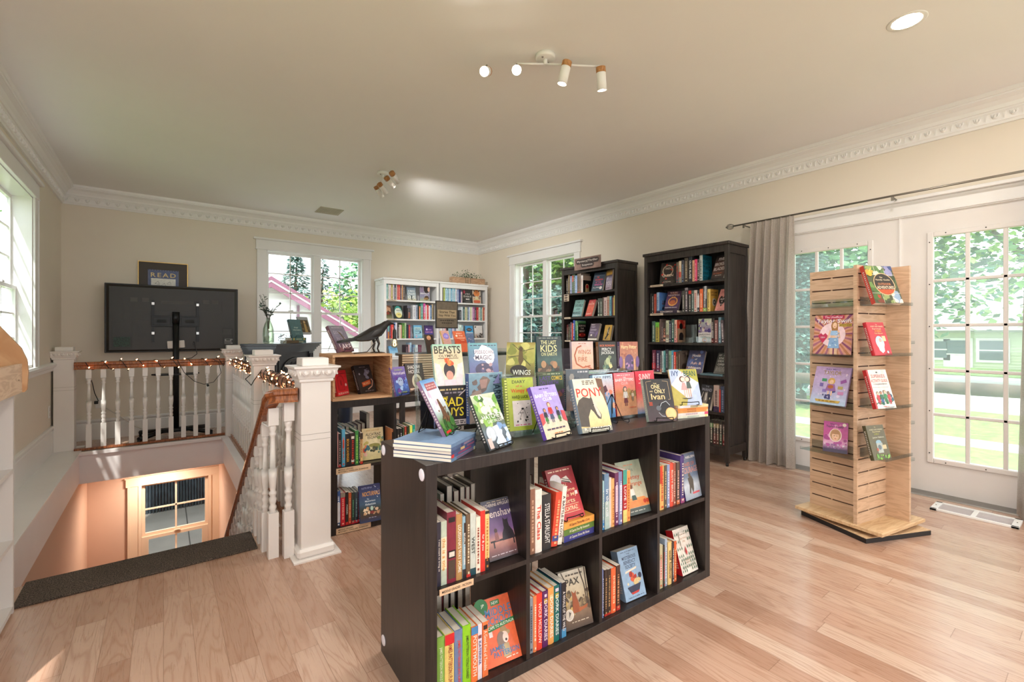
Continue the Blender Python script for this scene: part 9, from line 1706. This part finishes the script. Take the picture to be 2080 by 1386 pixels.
mb = MB(); mb.box(.55, .60, -.06, -.02, .3, 2.3); mb.build('corner_board', PLUM, root)
b = MB(); b.box(-14, 4.7, 9.15, 40, G-.2, G-.001); b.box(-14, -1.6, -14, 9.15, G-.2, G); tag(b.build('ground', GRASS), kind='structure')
b = MB(); b.box(-1.55, 1.9, YB+.2, 9.1, -1.72, -1.60); tag(b.build('ground_patio', mat('grey_patio_concrete', '#77736f', .9, var=.10, scale=2)), kind='structure')
mb = MB()
for k in range(90):
    x = -1.55+k*.0383
    mb.prism([(x, 8.98), (x+.0096, 8.955), (x+.0192, 8.98), (x+.0288, 9.005), (x+.0383, 8.98), (x+.0383, 9.03), (x, 9.03)], -1.6, G+.02, 'z', smooth=False)
tag(mb.build('corrugated_wall', mat('galvanised_steel', '#8b97a3', .35, .7, var=.15, scale=10)), 'corrugated metal retaining wall seen through the lower window', 'retaining wall')
mb = MB(); mb.box(.272, .285, 7.1, 8.95, -1.6, -1.597); tag(mb.build('trim_7', mat('dark_joint', '#3a3836', .9)), kind='structure')

# ------------------------------------------------------------------ trees
def tree(name, x, y, z, h, rx, kind, label, seed, n=2600, cols=('#3f6a3a', '#5b8a48', '#2f4f30', '#7aa85c'), leaf=.16, ry=None, trunk=True, zc=None):
    root = empty(name, (x, y, z), 0, label, 'tree', 'trees outside the windows')
    rn = random.Random(seed); mb = MB(); C = [lin(c) for c in cols]; ry = ry or rx
    for i in range(n):
        if kind == 'spruce':
            u = rn.random()**.75; zz = h*(.08+.92*(1-u)); rad = rx*u*(.55+.45*abs(math.sin(zz*5.2)))+.04
            a = rn.uniform(0, 6.28); q = rad*math.sqrt(rn.uniform(.25, 1)); px_, py_ = q*math.cos(a), q*math.sin(a)*ry/rx
            dv = Vector((math.cos(a), math.sin(a), rn.uniform(-.55, .1)))
        else:
            if i % 26 == 0:
                while True:
                    c = Vector((rn.uniform(-1, 1), rn.uniform(-1, 1), rn.uniform(-1, 1)))
                    if .25 < c.length < 1: break
                cl = Vector((c.x*rx, c.y*ry, c.z*h*.40))
            g = Vector((rn.gauss(0, 1), rn.gauss(0, 1), rn.gauss(0, .8)))*rx*.12
            px_, py_, zz = cl.x+g.x, cl.y+g.y, h*.58+cl.z+g.z
            dv = Vector((rn.uniform(-1, 1), rn.uniform(-1, 1), rn.uniform(-.7, .7)))
        dv.normalize(); L_ = leaf*rn.uniform(.6, 1.4); sd = dv.cross(Vector((rn.uniform(-.5, .5), rn.uniform(-.5, .5), 1))).normalized()*L_*(.22 if kind == 'spruce' else .42)
        p = Vector((px_, py_, zz)); d2 = dv*L_
        mb.add([p, p+d2*.5+sd, p+d2, p+d2*.5-sd], [(0,1,2,3)], rn.choice(C))
    mb.build('foliage', LEAFM, root)
    if trunk:
        t_ = MB(); t_.tube([(0, 0, 0), (.05, .03, h*.35), (-.04, 0, h*.62), (.03, 0, h*.9)], [h*.032, h*.026, h*.016, h*.004], 10)
        if kind != 'spruce':
            for k in range(5):
                a = k*1.3; t_.tube([(0, 0, h*(.3+.06*k)), (rx*.4*math.cos(a), ry*.4*math.sin(a), h*(.48+.06*k)), (rx*.7*math.cos(a), ry*.7*math.sin(a), h*(.58+.07*k))], [h*.014, h*.009, h*.003], 7)
        t_.build('trunk', mat('tree_bark', '#6b5c50', .9, var=.3, scale=12), root)
    return root
def leaf_mat():
    m = bpy.data.materials.new('leaves'); m.use_nodes = True; nt = m.node_tree; nt.nodes.clear()
    N, L = nt.nodes.new, nt.links.new
    out = N('ShaderNodeOutputMaterial'); at = N('ShaderNodeAttribute'); at.attribute_name = 'Col'
    d = N('ShaderNodeBsdfDiffuse'); t = N('ShaderNodeBsdfTranslucent'); mx = N('ShaderNodeMixShader'); mx.inputs['Fac'].default_value = .4
    L(at.outputs['Color'], d.inputs['Color']); L(at.outputs['Color'], t.inputs['Color']); L(d.outputs[0], mx.inputs[1]); L(t.outputs[0], mx.inputs[2]); L(mx.outputs[0], out.inputs['Surface'])
    return m
LEAFM = leaf_mat()
SPR = ('#5f7f78', '#4a6a66', '#7b9a92', '#38544f', '#8aa89c'); GRN = ('#7fae4a', '#9cc468', '#5d8a3c', '#b4d080', '#4a7434'); MIX = ('#5a8a5a', '#79a878', '#43694a', '#94bf8c', '#6a9a88')
YEL = ('#a4bf62', '#c2d488', '#87a850', '#d8dca0', '#6f9444')
tree('spruce_tree', 4.25, 20, G, 5.05, 1.5, 'spruce', 'blue green spruce behind the gable house, the taller of two', 1, 3600, SPR, .20)
tree('spruce_tree', 5.40, 20.5, G, 5.0, .95, 'spruce', 'narrow blue green spruce behind the centre bar of the back window', 2, 2200, SPR, .18)
tree('broadleaf_tree', 7.3, 21.5, G, 5.1, 1.25, 'broad', 'rounded teal green tree at the bookcase side of the back window', 3, 2600, MIX, .2)
tree('broadleaf_tree', 5.55, 18.2, G, 3.3, 1.5, 'broad', 'yellow green leafy tree rising over the gable roof', 4, 3000, YEL, .17)
tree('broadleaf_tree', 3.9, 17.5, G, 2.9, .9, 'broad', 'small bright green tree just above the sloping gable trim', 5, 1600, GRN, .16)
for i, (x, y, h, r_, cs, lb) in enumerate(((9.2, 11.3, 5.2, 1.5, MIX, 'dense dark green tree filling the side window nearest the corner'), (10.4, 9.6, 5.6, 1.7, GRN, 'bright green tree filling the side window beside the sign bookcase'), (12.5, 13.4, 6.5, 2.2, MIX, 'tall shaded tree behind the trees outside the side window'), (8.6, 9.4, 3.0, 1.2, SPR, 'low bluish shrub like tree under the side window trees'), (12.0, 10.6, 5.6, 1.9, YEL, 'sunlit yellow green tree deep behind the side window'))):
    tree('broadleaf_tree', x, y, G, h, r_, 'broad', lb, 20+i, 3600, cs, .17)
for i, (x, y, h, r_, k, cs, lb) in enumerate(((14.2, 5.5, 6.2, 1.7, 'spruce', SPR, 'blue spruce beyond the glass door next to the curtain'), (12.2, 4.6, 4.2, .95, 'spruce', SPR, 'smaller spruce in front of the blue spruce beyond the door'), (21.0, 4.6, 9.2, 3.4, 'broad', MIX, 'large maple over the pale green house'), (22.0, 1.2, 9.6, 3.6, 'broad', GRN, 'bright green maple over the road beyond the glass door'), (17.5, 6.4, 8.0, 2.4, 'broad', MIX, 'broad tree between the spruce and the maple'), (27, -2.5, 9.5, 3.4, 'broad', MIX, 'far maple at the outer side of the pale green house'))):
    tree(('spruce_tree' if k == 'spruce' else 'broadleaf_tree'), x, y, G, h, r_, k, lb, 40+i, 4200, cs, .24 if k == 'broad' else .22)
for i, (x, y, h, r_) in enumerate(((-5.4, 8.5, 5.5, 2.0), (-7.5, 12.5, 7, 2.6), (-6.5, 16.5, 7, 2.6), (-4.6, 5.2, 4.5, 1.5))):
    tree('broadleaf_tree', x, y, G, h, r_, 'broad', ['near maple outside the window wall', 'tall maple outside the window wall', 'far maple outside the window wall', 'low tree close outside the window wall'][i], 60+i, 2600, GRN, .2)

# ------------------------------------------------------------------ light and camera
w = bpy.data.worlds.new('sky'); SC.world = w; w.use_nodes = True
nt = w.node_tree; bg = nt.nodes['Background']
sk = nt.nodes.new('ShaderNodeTexSky'); sk.sky_type = 'HOSEK_WILKIE'; sk.turbidity = 4; sk.ground_albedo = .4; sk.sun_direction = (-.25, -.55, .80)
mxr = nt.nodes.new('ShaderNodeMix'); mxr.data_type = 'RGBA'; mxr.inputs['Factor'].default_value = .75; mxr.inputs['B'].default_value = (.92, .96, 1.0, 1)
nt.links.new(sk.outputs['Color'], mxr.inputs['A']); nt.links.new(mxr.outputs['Result'], bg.inputs['Color'])
bg.inputs['Strength'].default_value = 3.6
sun = bpy.data.lights.new('sun', 'SUN'); sun.energy = 5.0; sun.angle = R(1.0); sun.color = (1, .96, .9)
so = bpy.data.objects.new('sun', sun); COL.objects.link(so); so.rotation_euler = Vector((-.25, -.55, .80)).to_track_quat('Z', 'Y').to_euler(); so.location = (0, -6, 9)
# daylight entering through each window opening, the added unseen ones too (light portals for the sky)
def portal(x, y, z, sx, sy, rot):
    li = bpy.data.lights.new('sky_portal', 'AREA'); li.shape = 'RECTANGLE'; li.size = sx; li.size_y = sy; li.cycles.is_portal = True
    o = bpy.data.objects.new('sky_portal', li); COL.objects.link(o); o.location = (x, y, z); o.rotation_euler = rot
portal((W1[0]+W1[1])/2, YB+.16, 1.47, 1.28, 1.6, (R(-90), 0, 0))
portal(XR+.14, 5.09, 1.46, 1.6, 1.32, (0, R(90), 0))
portal(XR+.14, .99, 1.05, 1.7, 1.84, (0, R(90), 0))
portal(XR+.14, -1.35, 1.35, 1.7, 1.7, (0, R(90), 0))
portal(XL-.14, 4.6, 1.6, 1.4, 1.7, (0, R(-90), 0))
portal(XL-.14, .5, 1.6, 1.4, 2.2, (0, R(-90), 0))
portal(.6, YF-.14, 1.4, 1.8, 1.8, (R(90), 0, 0)); portal(3.0, YF-.14, 1.4, 1.8, 1.8, (R(90), 0, 0))
# lamp in the lower hall
root = empty('ceiling_lamp', (-.05, 6.44, -.312), 0, 'small warm ceiling lamp in the lower stair hall', 'ceiling light')
mb = MB(); mb.lathe([(.0, -.045), (.06, -.04), (.08, -.02), (.085, 0)], 24); mb.build('lamp_shade', glow_mat('lower_lamp_glass', '#ffd0a0', 6), root)
li = bpy.data.lights.new('lower_lamp', 'AREA'); li.shape = 'DISK'; li.size = .16; li.energy = 9; li.color = (1, .88, .76); lo = bpy.data.objects.new('lower_lamp', li); COL.objects.link(lo); lo.parent = root; lo.location = (0, 0, -.05)
root = empty('ceiling_lamp', (-.05, 4.4, -.34), 0, 'warm wall lamp low in the stair well', 'ceiling light')
mb = MB(); mb.lathe([(.0, -.045), (.06, -.04), (.08, -.02), (.085, 0)], 24); 
bpy.data.objects.remove(root)

cam = bpy.data.cameras.new('camera'); co = bpy.data.objects.new('camera', cam); COL.objects.link(co)
F_PX, YAW, HC, CY = 932.4664, .6493, 1.1577, 679.3489
cam.sensor_width = 36; cam.lens = F_PX*36/2080; cam.shift_x = 0; cam.shift_y = -(693-CY)/2080; cam.clip_start = .02
co.location = (0, 0, HC); co.rotation_euler = (R(90), 0, -YAW)
SC.camera = co
SC.view_settings.view_transform = 'Standard'; SC.view_settings.look = 'None'; SC.view_settings.gamma = 1; SC.view_settings.exposure = .40; SC.view_settings.use_curve_mapping = False
cy_ = SC.cycles
cy_.use_denoising = True; cy_.max_bounces = 10; cy_.diffuse_bounces = 5; cy_.glossy_bounces = 4; cy_.transmission_bounces = 6; cy_.transparent_max_bounces = 16
cy_.sample_clamp_indirect = 6; cy_.caustics_reflective = False; cy_.caustics_refractive = False
